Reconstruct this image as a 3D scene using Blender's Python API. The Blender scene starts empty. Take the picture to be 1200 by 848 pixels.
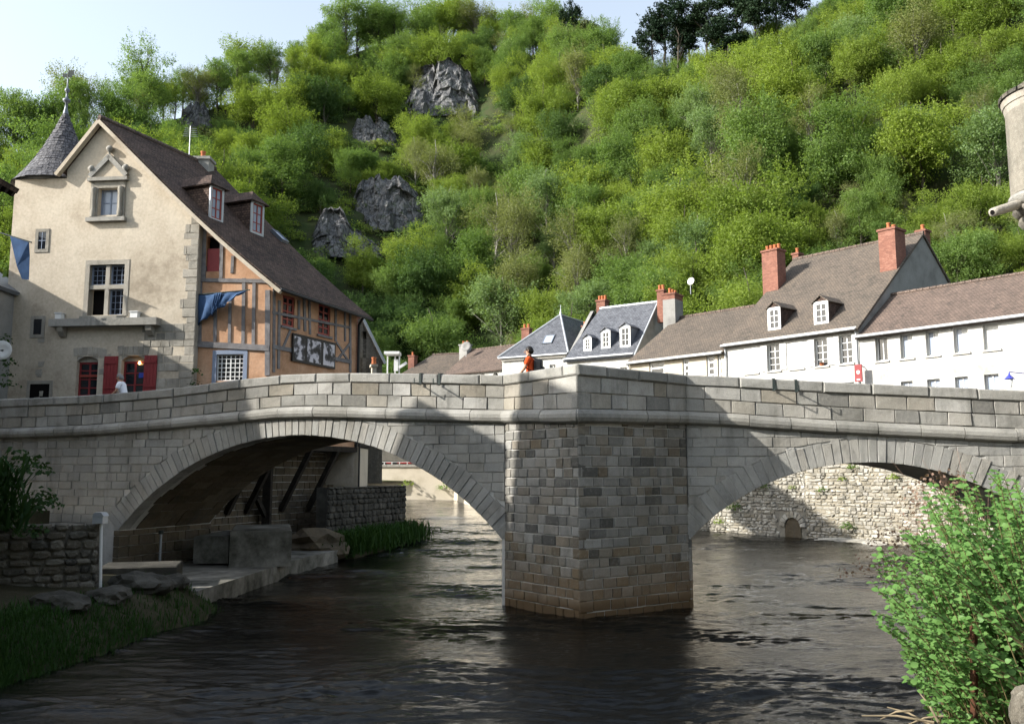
import bpy, bmesh, math, random
import numpy as np
from mathutils import Vector, Matrix, noise

rng = random.Random(11)
SC = bpy.context.scene
COL = SC.collection

# ------------------------------------------------------------------ camera
F, CX, CY, HOR = 1050.0, 600.0, 424.0, 555.0      # focal length and horizon in pixels of the 1200 x 848 photograph
TH = math.atan((HOR - CY) / F)
CAM = Vector((0, 0, 3.5))
cd = bpy.data.cameras.new('camera'); co = bpy.data.objects.new('camera', cd); COL.objects.link(co)
cd.sensor_width = 36; cd.lens = F * 36 / 1200; cd.clip_end = 3000; cd.clip_start = 0.1
co.location = CAM; co.rotation_euler = (math.pi / 2 + TH, 0, 0); SC.camera = co

# ------------------------------------------------------------------ sky, sun, exposure
LIGHT = Vector((7, 1.75, -3.7)).normalized()         # the way the sunlight travels
wd = bpy.data.worlds.new('World'); SC.world = wd; wd.use_nodes = True
nt = wd.node_tree; bg = nt.nodes['Background']
sky = nt.nodes.new('ShaderNodeTexSky'); sky.sky_type = 'NISHITA'; sky.sun_disc = False
sky.sun_elevation = math.asin(-LIGHT.z)
sky.sun_rotation = math.atan2(-LIGHT.x, -LIGHT.y) % (2 * math.pi)
sky.air_density = 1.5; sky.dust_density = 2.0; sky.ozone_density = 3.0
hs_ = nt.nodes.new('ShaderNodeHueSaturation'); hs_.inputs['Saturation'].default_value = 0.55      # a hazy spring sky
nt.links.new(sky.outputs[0], hs_.inputs['Color']); nt.links.new(hs_.outputs[0], bg.inputs[0]); bg.inputs[1].default_value = 0.15
sd = bpy.data.lights.new('sun', 'SUN'); so = bpy.data.objects.new('sun', sd); COL.objects.link(so)
sd.energy = 4.4; sd.angle = math.radians(0.53); sd.color = (1.0, 0.96, 0.89)
so.rotation_euler = LIGHT.to_track_quat('-Z', 'Y').to_euler(); so.location = (-40, -20, 40)
SC.view_settings.view_transform = 'Standard'; SC.view_settings.look = 'None'
SC.view_settings.exposure = 1.1; SC.view_settings.gamma = 1.0
SC.render.engine = 'CYCLES'
SC.cycles.use_denoising = True
SC.cycles.max_bounces = 3; SC.cycles.diffuse_bounces = 2; SC.cycles.glossy_bounces = 2
SC.cycles.use_adaptive_sampling = True; SC.cycles.adaptive_threshold = 0.02
SC.cycles.transparent_max_bounces = 4; SC.cycles.transmission_bounces = 3
SC.cycles.sample_clamp_indirect = 6

HAZE = 0.0                                        # thin spring air over the valley

# ------------------------------------------------------------------ pixels to directions
def ray(px, py):
    u = (px - CX) / F; v = (CY - py) / F
    return Vector((u, math.cos(TH) - v * math.sin(TH), math.sin(TH) + v * math.cos(TH)))
def atY(px, py, Y):
    d = ray(px, py); return CAM + d * (Y / d.y)
def atZ(px, py, Z):
    d = ray(px, py); return CAM + d * ((Z - CAM.z) / d.z)
def to_px(p):
    q = Vector(p) - CAM
    dep = q.y * math.cos(TH) + q.z * math.sin(TH); up = -q.y * math.sin(TH) + q.z * math.cos(TH)
    return CX + F * q.x / dep, CY - F * up / dep

class Wall:
    """A vertical plane: origin on the ground plane, U to the right seen from outside, N outward."""
    def __init__(s, a, b):
        a = Vector((a[0], a[1], 0)); b = Vector((b[0], b[1], 0))
        s.O = a; s.L = (b - a).length; s.U = (b - a).normalized(); s.N = Vector((s.U.y, -s.U.x, 0))
    def P(s, u, z, d=0.0):
        return s.O + s.U * u + s.N * d + Vector((0, 0, z))
    def px(s, x, y, d=0.0):
        r = ray(x, y); o = s.O + s.N * d
        t = (o - Vector((CAM.x, CAM.y, 0))).dot(s.N) / Vector((r.x, r.y, 0)).dot(s.N)
        p = CAM + r * t
        return (Vector((p.x, p.y, 0)) - s.O).dot(s.U), p.z
    def box(s, x0, y0, x1, y1, d=0.0):
        """a pixel box on the wall -> u0, u1, z0, z1 (straight upright box)"""
        ua = s.px(x0, (y0 + y1) / 2, d)[0]; ub = s.px(x1, (y0 + y1) / 2, d)[0]
        zt = s.px((x0 + x1) / 2, y0, d)[1]; zb = s.px((x0 + x1) / 2, y1, d)[1]
        return min(ua, ub), max(ua, ub), zb, zt
    def off(s, d):
        w = Wall.__new__(Wall); w.O = s.O + s.N * d; w.L = s.L; w.U = s.U; w.N = s.N
        return w

# ------------------------------------------------------------------ objects
def tag(o, label, cat, group=None):
    o['label'] = label; o['category'] = cat
    if group: o['group'] = group
    return o
def empty(name, label, cat, loc=(0, 0, 0), group=None):
    o = bpy.data.objects.new(name, None); COL.objects.link(o); o.location = loc; o.empty_display_size = 0.3
    return tag(o, label, cat, group)
def link(name, me, m, parent=None, kind=None):
    o = bpy.data.objects.new(name, me); COL.objects.link(o)
    if m is not None and not me.materials: me.materials.append(m)
    if parent is not None:
        o.parent = parent
        o.matrix_parent_inverse = Matrix.Translation(-(world_loc(parent)))
    if kind: o['kind'] = kind
    return o
def world_loc(o):
    v = Vector((0, 0, 0))
    while o is not None:
        v += o.location; v += o.matrix_parent_inverse.translation if o.parent else Vector((0, 0, 0)); o = o.parent
    return v

class MB:
    """Collects vertices and faces, then becomes ONE mesh object (coordinates are world coordinates)."""
    def __init__(s): s.v = []; s.f = []; s.sm = False
    def poly(s, pts):
        i = len(s.v); s.v += [tuple(p) for p in pts]; s.f.append(tuple(range(i, i + len(pts))))
    def hexa(s, b, t):
        """bottom ring b, top ring t (same count), closed"""
        n = len(b); i = len(s.v); s.v += [tuple(p) for p in b] + [tuple(p) for p in t]
        s.f.append(tuple(range(i + n - 1, i - 1, -1))); s.f.append(tuple(range(i + n, i + 2 * n)))
        for k in range(n):
            k2 = (k + 1) % n; s.f.append((i + k, i + k2, i + n + k2, i + n + k))
        return s
    def box(s, W, u0, u1, z0, z1, d0, d1):
        return s.hexa([W.P(u0, z0, d1), W.P(u1, z0, d1), W.P(u1, z0, d0), W.P(u0, z0, d0)],
                      [W.P(u0, z1, d1), W.P(u1, z1, d1), W.P(u1, z1, d0), W.P(u0, z1, d0)])
    def prism(s, W, uz, d0, d1):
        """polygon on a wall (counter-clockwise seen from outside) between depths d0 (back) and d1 (front)"""
        return s.hexa([W.P(u, z, d0) for u, z in uz], [W.P(u, z, d1) for u, z in uz])
    def beam(s, a, b, w, h, up=Vector((0, 0, 1))):
        a = Vector(a); b = Vector(b); t = (b - a).normalized(); sd = t.cross(up)
        if sd.length < 1e-4: sd = t.cross(Vector((1, 0, 0)))
        sd.normalize(); u2 = sd.cross(t).normalized(); sd *= w / 2; u2 *= h / 2
        return s.hexa([a - sd - u2, a + sd - u2, a + sd + u2, a - sd + u2][::-1], [b - sd - u2, b + sd - u2, b + sd + u2, b - sd + u2][::-1])
    def tube(s, pts, rad, n=6):
        pts = [Vector(p) for p in pts]; i0 = len(s.v)
        for k, p in enumerate(pts):
            t = (pts[min(k + 1, len(pts) - 1)] - pts[max(k - 1, 0)]).normalized()
            a = t.cross(Vector((0.3, 0.9, 0.2)))
            if a.length < 1e-3: a = t.cross(Vector((1, 0, 0)))
            a.normalize(); b = t.cross(a); r = rad[k] if hasattr(rad, '__len__') else rad
            for j in range(n):
                an = 2 * math.pi * j / n; s.v.append(tuple(p + (a * math.cos(an) + b * math.sin(an)) * r))
        for k in range(len(pts) - 1):
            for j in range(n):
                j2 = (j + 1) % n
                s.f.append((i0 + k * n + j, i0 + k * n + j2, i0 + (k + 1) * n + j2, i0 + (k + 1) * n + j))
        s.f.append(tuple(i0 + j for j in range(n - 1, -1, -1))); s.f.append(tuple(i0 + (len(pts) - 1) * n + j for j in range(n)))
        return s
    def lathe(s, c, prof, n=16, a0=0.0, a1=2 * math.pi):
        """profile (r, z) turned about a vertical axis through c"""
        c = Vector(c); full = abs(a1 - a0 - 2 * math.pi) < 1e-6; m = n if full else n + 1; i0 = len(s.v)
        for r, z in prof:
            for j in range(m):
                an = a0 + (a1 - a0) * j / n; s.v.append((c.x + r * math.cos(an), c.y + r * math.sin(an), c.z + z))
        for k in range(len(prof) - 1):
            for j in range(n):
                j2 = (j + 1) % m
                s.f.append((i0 + k * m + j, i0 + k * m + j2, i0 + (k + 1) * m + j2, i0 + (k + 1) * m + j))
        return s
    def slab(s, pts, th):
        """a roof slab: pts its upper face (counter-clockwise from above), th its thickness"""
        pts = [Vector(p) for p in pts]; n = (pts[1] - pts[0]).cross(pts[2] - pts[0]).normalized()
        if n.z < 0: pts = pts[::-1]; n = -n
        return s.hexa([p - n * th for p in pts], pts)
    def mesh(s, name='mesh'):
        me = bpy.data.meshes.new(name); me.from_pydata(s.v, [], s.f); me.update()
        uv = me.uv_layers.new(name='UV')
        co_ = np.empty(len(me.vertices) * 3); me.vertices.foreach_get('co', co_); co_ = co_.reshape(-1, 3)
        buf = np.zeros((len(me.loops), 2))
        for p in me.polygons:
            n = p.normal
            t = Vector((-n.y, n.x, 0))
            if t.length < 0.05: t = Vector((1, 0, 0))
            t.normalize(); b = n.cross(t)
            for li in p.loop_indices:
                q = co_[me.loops[li].vertex_index]
                buf[li] = (q[0] * t.x + q[1] * t.y + q[2] * t.z, q[0] * b.x + q[1] * b.y + q[2] * b.z)
        uv.data.foreach_set('uv', buf.ravel())
        if s.sm: me.polygons.foreach_set('use_smooth', [True] * len(me.polygons))
        return me
    def build(s, name, m, parent=None, kind=None):
        return link(name, s.mesh(name), m, parent, kind)

def smooth(mb): mb.sm = True; return mb

# ------------------------------------------------------------------ materials
def lin(c):
    return tuple(((x / 255) / 12.92 if x / 255 <= 0.04045 else ((x / 255 + 0.055) / 1.055) ** 2.4) for x in c)
MATS = {}
class NT:
    def __init__(s, name):
        s.m = bpy.data.materials.new(name); s.m.use_nodes = True; s.t = s.m.node_tree; s.b = s.t.nodes['Principled BSDF']; MATS[name] = s.m
    def n(s, typ, **kw):
        nd = s.t.nodes.new('ShaderNode' + typ)
        for k, v in kw.items():
            if k.startswith('i_'):
                key = k[2:]; key = int(key) if key.isdigit() else key
                nd.inputs[key].default_value = v
            else: setattr(nd, k, v)
        return nd
    def l(s, a, b): s.t.links.new(a, b)
    def math(s, op, a, b=None):
        nd = s.n('Math', operation=op)
        for i, x in enumerate((a, b)):
            if x is None: continue
            if hasattr(x, 'links'): s.l(x, nd.inputs[i])
            else: nd.inputs[i].default_value = x
        return nd.outputs[0]
    def mix(s, f, a, b, typ='MIX'):
        nd = s.n('Mix', data_type='RGBA', blend_type=typ)
        for i, x in ((0, f), (6, a), (7, b)):
            if hasattr(x, 'links'): s.l(x, nd.inputs[i])
            else: nd.inputs[i].default_value = x if i == 0 else (*x[:3], 1)
        return nd.outputs[2]
    def ramp(s, f, cols, pos=None):
        nd = s.n('ValToRGB'); e = nd.color_ramp.elements; k = len(cols)
        while len(e) < k: e.new(0.5)
        for i, c in enumerate(cols):
            e[i].position = pos[i] if pos else i / max(k - 1, 1); e[i].color = (*c[:3], 1)
        s.l(f, nd.inputs[0]); return nd.outputs[0]
    def coord(s, out='Object', scale=(1, 1, 1)):
        tc = s.n('TexCoord'); mp = s.n('Mapping'); mp.inputs['Scale'].default_value = scale
        s.l(tc.outputs[out], mp.inputs[0]); return mp.outputs[0]
    def noise(s, vec, scale, detail=4, rough=0.6):
        nd = s.n('TexNoise'); nd.inputs['Scale'].default_value = scale; nd.inputs['Detail'].default_value = detail; nd.inputs['Roughness'].default_value = rough
        s.l(vec, nd.inputs['Vector']); return nd.outputs[0]
    def rnd(s):
        oi = s.n('ObjectInfo'); ge = s.n('NewGeometry')
        a = s.math('MULTIPLY', oi.outputs['Random'], 7.31); b = s.math('MULTIPLY', ge.outputs['Random Per Island'], 5.77)
        return s.math('FRACT', s.math('ADD', a, b))
    def bump(s, h, strength=0.4, dist=0.02):
        bp = s.n('Bump'); bp.inputs['Strength'].default_value = strength; bp.inputs['Distance'].default_value = dist
        s.l(h, bp.inputs['Height']); s.l(bp.outputs[0], s.b.inputs['Normal'])
    def done(s, color, rough=0.9, spec=0.2, metal=0.0):
        if hasattr(color, 'links'): s.l(color, s.b.inputs['Base Color'])
        else: s.b.inputs['Base Color'].default_value = (*color[:3], 1)
        if hasattr(rough, 'links'): s.l(rough, s.b.inputs['Roughness'])
        else: s.b.inputs['Roughness'].default_value = rough
        s.b.inputs['Specular IOR Level'].default_value = spec; s.b.inputs['Metallic'].default_value = metal
        return s.m

def m_surface(name, cols, scale=2.0, rnd=0.0, bump=0.4, dist=0.02, rough=0.9, fine=30.0, spec=0.15, spread=0.5):
    t = NT(name); v = t.coord()
    a = t.noise(v, scale, 6, 0.65)
    f = t.math('ADD', t.math('MULTIPLY', t.math('SUBTRACT', a, 0.5), 1.0 + spread * 2), 0.5)
    if rnd: f = t.math('ADD', f, t.math('MULTIPLY', t.math('SUBTRACT', t.rnd(), 0.5), rnd))
    c = t.ramp(f, cols)
    b = t.noise(v, fine, 5, 0.7)
    c = t.mix(0.35, c, t.ramp(b, [(0.35, 0.35, 0.35), (1, 1, 1)], [0.3, 0.65]), 'MULTIPLY')
    t.bump(t.math('ADD', b, t.math('MULTIPLY', a, 2.0)), bump, dist)
    return t.done(c, rough, spec)

def m_stone(name, tones, wet=False, lichen=0.25, drain=False):
    """masonry: a tone for each stone, blotches, dark weathering, fine pits"""
    t = NT(name); v = t.coord()
    r = t.rnd(); c = t.ramp(r, tones)
    a = t.noise(v, 1.3, 6, 0.7); b = t.noise(v, 9.0, 6, 0.72); d = t.noise(v, 55.0, 4, 0.7)
    c = t.mix(t.ramp(a, [(0, 0, 0), (0.55, 0.55, 0.55)], [0.50, 0.74]), c, tuple(x * 0.42 for x in tones[0][:3]))
    c = t.mix(t.ramp(b, [(0, 0, 0), (lichen * 2, lichen * 2, lichen * 2)], [0.5, 0.75]), c, (0.42, 0.40, 0.34))
    c = t.mix(0.6, c, t.ramp(d, [(0.42, 0.42, 0.42), (1, 1, 1)], [0.3, 0.6]), 'MULTIPLY')
    st = t.noise(t.coord('Object', (1.0, 1.0, 0.12)), 2.6, 5, 0.65)          # run-off streaks
    c = t.mix(t.ramp(st, [(0, 0, 0), (0.45, 0.45, 0.45)], [0.52, 0.72]), c, (0.075, 0.074, 0.066))
    e = t.noise(v, 0.45, 5, 0.6)
    c = t.mix(t.ramp(e, [(0, 0, 0), (0.32, 0.32, 0.32)], [0.48, 0.68]), c, (0.10, 0.095, 0.075))
    if wet:
        sx = t.n('SeparateXYZ'); t.l(v, sx.inputs[0])
        h = t.math('ADD', sx.outputs[2], t.math('MULTIPLY', a, 0.35))
        w = t.ramp(h, [(1, 1, 1), (0, 0, 0)], [0.44, 0.60])
        c = t.mix(w, c, (0.022, 0.021, 0.015))
        h2 = t.math('ADD', t.math('MULTIPLY', sx.outputs[2], 0.5), t.math('MULTIPLY', b, 0.6))
        w2 = t.ramp(h2, [(0.6, 0.6, 0.6), (0, 0, 0)], [0.55, 1.0])
        c = t.mix(w2, c, (0.20, 0.13, 0.07))
    t.bump(t.math('ADD', t.math('MULTIPLY', b, 1.6), d), 0.55, 0.03)
    return t.done(c, 0.93, 0.12)

def m_tiles(name, cols, bw, bh, gap, scale_noise=0.6, bump=0.5, rough=0.85, mortar=0.35):
    t = NT(name); v = t.coord('UV'); o = t.coord()
    br = t.n('TexBrick', offset=0.5); t.l(v, br.inputs['Vector'])
    br.inputs['Scale'].default_value = 1.0; br.inputs['Brick Width'].default_value = bw; br.inputs['Row Height'].default_value = bh
    br.inputs['Mortar Size'].default_value = gap; br.inputs['Mortar Smooth'].default_value = 0.3; br.inputs['Bias'].default_value = 0.0
    br.inputs['Color1'].default_value = (0, 0, 0, 1); br.inputs['Color2'].default_value = (1, 1, 1, 1); br.inputs['Mortar'].default_value = (0.5, 0.5, 0.5, 1)
    a = t.noise(o, scale_noise, 6, 0.7); b = t.noise(o, 14.0, 4, 0.7)
    f = t.math('ADD', t.math('MULTIPLY', br.outputs['Color'], 0.42), t.math('MULTIPLY', a, 1.0))
    f = t.math('ADD', t.math('SUBTRACT', f, 0.32), t.math('MULTIPLY', t.math('SUBTRACT', b, 0.5), 0.9))
    f = t.math('ADD', f, t.math('MULTIPLY', t.math('SUBTRACT', t.noise(o, 2.6, 5, 0.7), 0.5), 0.8))
    c = t.ramp(f, cols)
    c = t.mix(br.outputs['Fac'], c, t.mix(1.0, c, (mortar, mortar, mortar), 'MULTIPLY'))
    # each row of tiles lifts towards its lower edge
    sx = t.n('SeparateXYZ'); t.l(v, sx.inputs[0])
    saw = t.math('SUBTRACT', 1.0, t.math('FRACT', t.math('DIVIDE', sx.outputs[1], bh)))
    h = t.math('ADD', t.math('MULTIPLY', saw, 0.8), t.math('ADD', t.math('MULTIPLY', br.outputs['Color'], 0.5), t.math('MULTIPLY', br.outputs['Fac'], -1.0)))
    t.bump(t.math('ADD', h, t.math('MULTIPLY', b, 0.5)), bump, 0.03)
    return t.done(c, rough, 0.2)

def m_leaf(name, dark, light, trans=0.35, var=0.5):
    t = NT(name); r = t.rnd(); ge = t.n('NewGeometry'); oi = t.n('ObjectInfo')
    f = t.math('ADD', t.math('MULTIPLY', ge.outputs['Random Per Island'], var), t.math('MULTIPLY', oi.outputs['Random'], 1 - var))
    c = t.ramp(f, [dark, light])
    df = t.n('BsdfDiffuse'); tr = t.n('BsdfTranslucent'); gl = t.n('BsdfGlossy'); gl.inputs['Roughness'].default_value = 0.45
    t.l(c, df.inputs[0]); t.l(t.mix(1.0, c, (1.0, 1.05, 0.55), 'MULTIPLY'), tr.inputs[0]); gl.inputs[0].default_value = (0.5, 0.55, 0.5, 1)
    mx = t.n('MixShader'); mx.inputs[0].default_value = trans; t.l(df.outputs[0], mx.inputs[1]); t.l(tr.outputs[0], mx.inputs[2])
    m2 = t.n('MixShader'); m2.inputs[0].default_value = 0.015; t.l(mx.outputs[0], m2.inputs[1]); t.l(gl.outputs[0], m2.inputs[2])
    t.l(m2.outputs[0], t.t.nodes['Material Output'].inputs[0]); return t.m

def m_plain(name, c, rough=0.6, spec=0.3, metal=0.0, var=0.25, scale=6.0):
    t = NT(name); v = t.coord(); a = t.noise(v, scale, 5, 0.7)
    cc = t.mix(var, c, t.ramp(a, [tuple(x * 0.45 for x in c[:3]), tuple(min(1, x * 1.25) for x in c[:3])], [0.3, 0.7]))
    t.bump(a, 0.12, 0.01)
    return t.done(cc, rough, spec, metal)

STONE = m_stone('bridge_stone', [(0.19, 0.185, 0.17), (0.34, 0.33, 0.30), (0.42, 0.405, 0.37), (0.36, 0.325, 0.265), (0.45, 0.435, 0.40), (0.29, 0.255, 0.20), (0.47, 0.455, 0.42), (0.38, 0.37, 0.34)])
PIER = m_stone('pier_stone', [(0.09, 0.088, 0.08), (0.23, 0.222, 0.20), (0.30, 0.29, 0.265), (0.34, 0.33, 0.305), (0.25, 0.22, 0.175), (0.33, 0.32, 0.295), (0.18, 0.145, 0.10), (0.28, 0.27, 0.245), (0.36, 0.35, 0.32), (0.15, 0.147, 0.138)], wet=True)
COPING = m_stone('coping_stone', [(0.27, 0.265, 0.245), (0.36, 0.35, 0.32), (0.43, 0.415, 0.38), (0.33, 0.315, 0.28), (0.39, 0.38, 0.35)], lichen=0.3)
SPANDREL = m_stone('spandrel_stone', [(0.32, 0.315, 0.295), (0.37, 0.362, 0.335), (0.41, 0.40, 0.37), (0.36, 0.34, 0.30), (0.42, 0.41, 0.38)])
PIER_LOW = m_stone('lower_pier_stone', [(0.09, 0.085, 0.075), (0.20, 0.175, 0.13), (0.33, 0.31, 0.275), (0.25, 0.19, 0.12), (0.17, 0.14, 0.10), (0.36, 0.34, 0.30), (0.22, 0.165, 0.10), (0.28, 0.26, 0.22)], wet=True)
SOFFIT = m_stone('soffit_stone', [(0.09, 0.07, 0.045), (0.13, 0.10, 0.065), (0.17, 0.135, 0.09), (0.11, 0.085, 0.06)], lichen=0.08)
MORTAR = m_surface('lime_mortar', [(0.36, 0.35, 0.325), (0.52, 0.505, 0.47), (0.60, 0.585, 0.55)], 3.0, bump=0.3)
QUOIN = m_stone('quoin_stone', [(0.32, 0.295, 0.25), (0.40, 0.37, 0.315), (0.46, 0.42, 0.355), (0.36, 0.33, 0.28)])
RUBBLE = m_stone('rubble_stone', [(0.05, 0.048, 0.042), (0.12, 0.11, 0.09), (0.19, 0.175, 0.145), (0.09, 0.075, 0.055), (0.24, 0.22, 0.18)])
EMBANK = m_stone('embankment_stone', [(0.24, 0.22, 0.18), (0.42, 0.395, 0.34), (0.52, 0.49, 0.43), (0.30, 0.265, 0.20), (0.60, 0.57, 0.50)])
CONCRETE = m_surface('old_concrete', [(0.05, 0.05, 0.04), (0.13, 0.125, 0.105), (0.21, 0.20, 0.175), (0.30, 0.285, 0.25)], 1.1, bump=0.6, fine=8, spread=1.0)
CREAM = m_surface('cream_render', [(0.34, 0.285, 0.215), (0.49, 0.42, 0.325), (0.545, 0.475, 0.375), (0.585, 0.515, 0.41)], 0.55, bump=0.3, fine=9, spread=.9)
ORANGE = m_surface('salmon_render', [(0.33, 0.18, 0.10), (0.47, 0.27, 0.16), (0.53, 0.32, 0.20), (0.57, 0.365, 0.24)], 1.0, bump=0.3, fine=9, spread=.8)
BEIGE = m_surface('beige_render', [(0.42, 0.37, 0.28), (0.56, 0.50, 0.40), (0.60, 0.54, 0.44)], 0.8, bump=0.15)
WHITE = m_surface('white_render', [(0.35, 0.34, 0.31), (0.48, 0.475, 0.45), (0.53, 0.525, 0.50), (0.56, 0.555, 0.535)], 0.5, bump=0.15, fine=7, spread=.8)
GREYR = m_surface('grey_render', [(0.17, 0.165, 0.155), (0.27, 0.265, 0.25), (0.33, 0.325, 0.31)], 0.8, bump=0.2)
TIMBER = m_surface('grey_timber', [(0.11, 0.105, 0.105), (0.20, 0.19, 0.19), (0.27, 0.255, 0.25)], 3.0, bump=0.5)
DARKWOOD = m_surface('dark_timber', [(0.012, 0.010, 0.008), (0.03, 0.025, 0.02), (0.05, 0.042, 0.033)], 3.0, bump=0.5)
TILE_D = m_tiles('dark_roof_tiles', [(0.028, 0.020, 0.017), (0.075, 0.050, 0.039), (0.125, 0.083, 0.064), (0.20, 0.135, 0.10)], 0.17, 0.11, 0.012)
TILE_R = m_tiles('brown_roof_tiles', [(0.07, 0.058, 0.05), (0.135, 0.102, 0.084), (0.175, 0.128, 0.104), (0.23, 0.175, 0.145)], 0.19, 0.13, 0.014)
TILE_G = m_tiles('grey_brown_roof_tiles', [(0.07, 0.062, 0.052), (0.12, 0.10, 0.082), (0.16, 0.128, 0.10), (0.19, 0.125, 0.095)], 0.19, 0.13, 0.014)
SLATE = m_tiles('slate', [(0.05, 0.055, 0.065), (0.095, 0.10, 0.115), (0.14, 0.148, 0.165), (0.18, 0.185, 0.2)], 0.22, 0.14, 0.012, rough=0.5)
SLATE_T = m_tiles('turret_slate', [(0.05, 0.05, 0.06), (0.10, 0.098, 0.105), (0.16, 0.155, 0.16), (0.24, 0.23, 0.225)], 0.2, 0.17, 0.02, rough=0.55)
BRICK = m_tiles('chimney_brick', [(0.13, 0.065, 0.05), (0.23, 0.105, 0.075), (0.33, 0.185, 0.14)], 0.22, 0.075, 0.012, mortar=0.9)
POT = m_plain('terracotta', (0.42, 0.15, 0.07), 0.8, 0.1)
REDP = m_plain('red_paint', (0.22, 0.028, 0.03), 0.55, 0.3)
REDF = m_plain('red_window_paint', (0.28, 0.05, 0.035), 0.55, 0.3)
WHITEP = m_plain('white_paint', (0.68, 0.68, 0.66), 0.5, 0.3, var=0.15)
BLUEP = m_plain('blue_grey_paint', (0.20, 0.24, 0.32), 0.5, 0.3)
CREAMP = m_plain('cream_paint', (0.42, 0.40, 0.36), 0.6, 0.3, var=0.12)
ZINC = m_plain('zinc', (0.42, 0.44, 0.46), 0.45, 0.4, 0.3)
LEAD = m_plain('lead', (0.16, 0.18, 0.21), 0.45, 0.4, 0.3)
IRON = m_plain('dark_iron', (0.035, 0.045, 0.042), 0.6, 0.3, 0.2)
BLACK = m_plain('black_paint', (0.012, 0.012, 0.013), 0.5, 0.3)
GLASS = NT('window_glass').done((0.012, 0.015, 0.02), 0.04, 0.6)
GLASS_L = NT('curtained_glass').done((0.30, 0.34, 0.42), 0.12, 0.6)
DARK = NT('dark_interior').done((0.006, 0.005, 0.005), 0.9, 0.1)
CLOTH_B = m_plain('blue_cloth', (0.045, 0.085, 0.17), 0.85, 0.1, var=0.6, scale=3.0)
CLOTH_W = m_plain('pale_cloth', (0.45, 0.50, 0.56), 0.85, 0.1, var=0.5, scale=3.0)
ASPHALT = m_surface('asphalt', [(0.04, 0.04, 0.04), (0.06, 0.06, 0.058), (0.08, 0.078, 0.075)], 0.8)
SOIL = m_surface('hill_soil', [(0.022, 0.034, 0.012), (0.035, 0.055, 0.016), (0.05, 0.055, 0.024), (0.05, 0.08, 0.02)], 0.25, bump=0.6, dist=0.2, fine=3.0)
BANKM = m_surface('bank_soil', [(0.025, 0.03, 0.012), (0.05, 0.045, 0.025), (0.09, 0.08, 0.05)], 0.8, bump=0.7, dist=0.06)
BARK = m_surface('bark', [(0.035, 0.03, 0.024), (0.08, 0.07, 0.055), (0.13, 0.115, 0.095)], 2.0, bump=0.5)
BARK_P = m_surface('pale_bark', [(0.12, 0.11, 0.095), (0.24, 0.225, 0.20), (0.33, 0.315, 0.28)], 2.0, bump=0.4)
LEAVES = {
    'spring': m_leaf('spring_leaf', (0.15, 0.22, 0.042), (0.285, 0.36, 0.075), 0.54),
    'mid': m_leaf('mid_green_leaf', (0.115, 0.195, 0.055), (0.215, 0.305, 0.092), 0.54),
    'dark': m_leaf('dark_green_leaf', (0.055, 0.11, 0.035), (0.12, 0.19, 0.062), 0.45),
    'pale': m_leaf('pale_green_leaf', (0.15, 0.235, 0.095), (0.26, 0.35, 0.15), 0.5),
    'bud': m_leaf('budding_leaf', (0.15, 0.18, 0.07), (0.26, 0.28, 0.115), 0.48),
    'pine': m_leaf('pine_needle', (0.014, 0.030, 0.018), (0.036, 0.06, 0.03), 0.1),
}
BUSHLEAF = m_leaf('bush_leaf', (0.10, 0.22, 0.055), (0.19, 0.33, 0.10), 0.45)
GRASSM = m_leaf('grass_blade', (0.014, 0.04, 0.010), (0.04, 0.085, 0.02), 0.3)
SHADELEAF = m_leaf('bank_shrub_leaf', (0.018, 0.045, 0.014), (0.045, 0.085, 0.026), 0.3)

# ================================================================== the bridge
PA, P2, NOSE, P3, P4 = (-27.0, 33.3), (-0.2, 24.5), (1.62, 22.1), (4.72, 24.3), (20.5, 21.9)
WL, WN1, WN2, WR = Wall(PA, P2), Wall(P2, NOSE), Wall(NOSE, P3), Wall(P3, P4)
BW = 4.6                                              # width of the bridge
def table(W, pts):
    q = sorted(W.px(x, y) for x, y in pts); us = [a for a, b in q]; zs = [b for a, b in q]
    lo, hi = us[0], us[-1]; uu = np.linspace(lo, hi, 60); zz = np.interp(uu, us, zs)
    for _ in range(6): zz[1:-1] = (zz[:-2] + 2 * zz[1:-1] + zz[2:]) / 4
    return lambda u: float(np.interp(u, uu, zz))
zsL = table(WL, [(-60, 517), (0, 514), (100, 511.5), (150, 507), (200, 503), (300, 493.5), (345, 488.5), (450, 492), (563, 495), (597, 495.5)])
ztL = table(WL, [(-60, 470), (0, 467.5), (100, 463.5), (200, 455.5), (290, 443), (340, 438), (400, 436.5), (450, 437), (597, 439.5)])
zsR = table(WR, [(812, 497), (890, 502), (990, 509), (1200, 518.5), (1300, 524)])
ztR = table(WR, [(812, 439), (890, 443.5), (990, 448.5), (1200, 457.5), (1300, 462)])
zs2, zt2 = zsL(WL.L), ztL(WL.L); zs3, zt3 = zsR(0), ztR(0)
zsn, ztn = WN1.px(676, 496)[1], zt2 + 0.02
def lerp(a, b, L): return lambda u: a + (b - a) * max(0, min(1, u / L))
zs1f, zt1f = lerp(zs2, zsn, WN1.L), lerp(zt2, ztn, WN1.L)
zs2f, zt2f = lerp(zsn, zs3, WN2.L), lerp(ztn, zt3, WN2.L)

class Arch:
    def __init__(s, ua, ub, zsp, zc):
        s.ua, s.ub, s.zsp = ua, ub, zsp; h = zc - zsp; c = (ub - ua) / 2
        s.R = (c * c + h * h) / (2 * h); s.uc = (ua + ub) / 2; s.zc = zc - s.R
    def z(s, u, off=0.0):
        d = (s.R + off) ** 2 - (u - s.uc) ** 2
        return s.zc + math.sqrt(d) if d > 0 else -9
    def inside(s, u): return s.ua < u < s.ub
aL = Arch(WL.px(138, 630)[0], WL.px(588, 628)[0], 1.75, WL.px(395, 509)[1])
aR = Arch(0.05, 9.3, 1.80, WR.px(1010, 541.5)[1])
RING = 0.62

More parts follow.
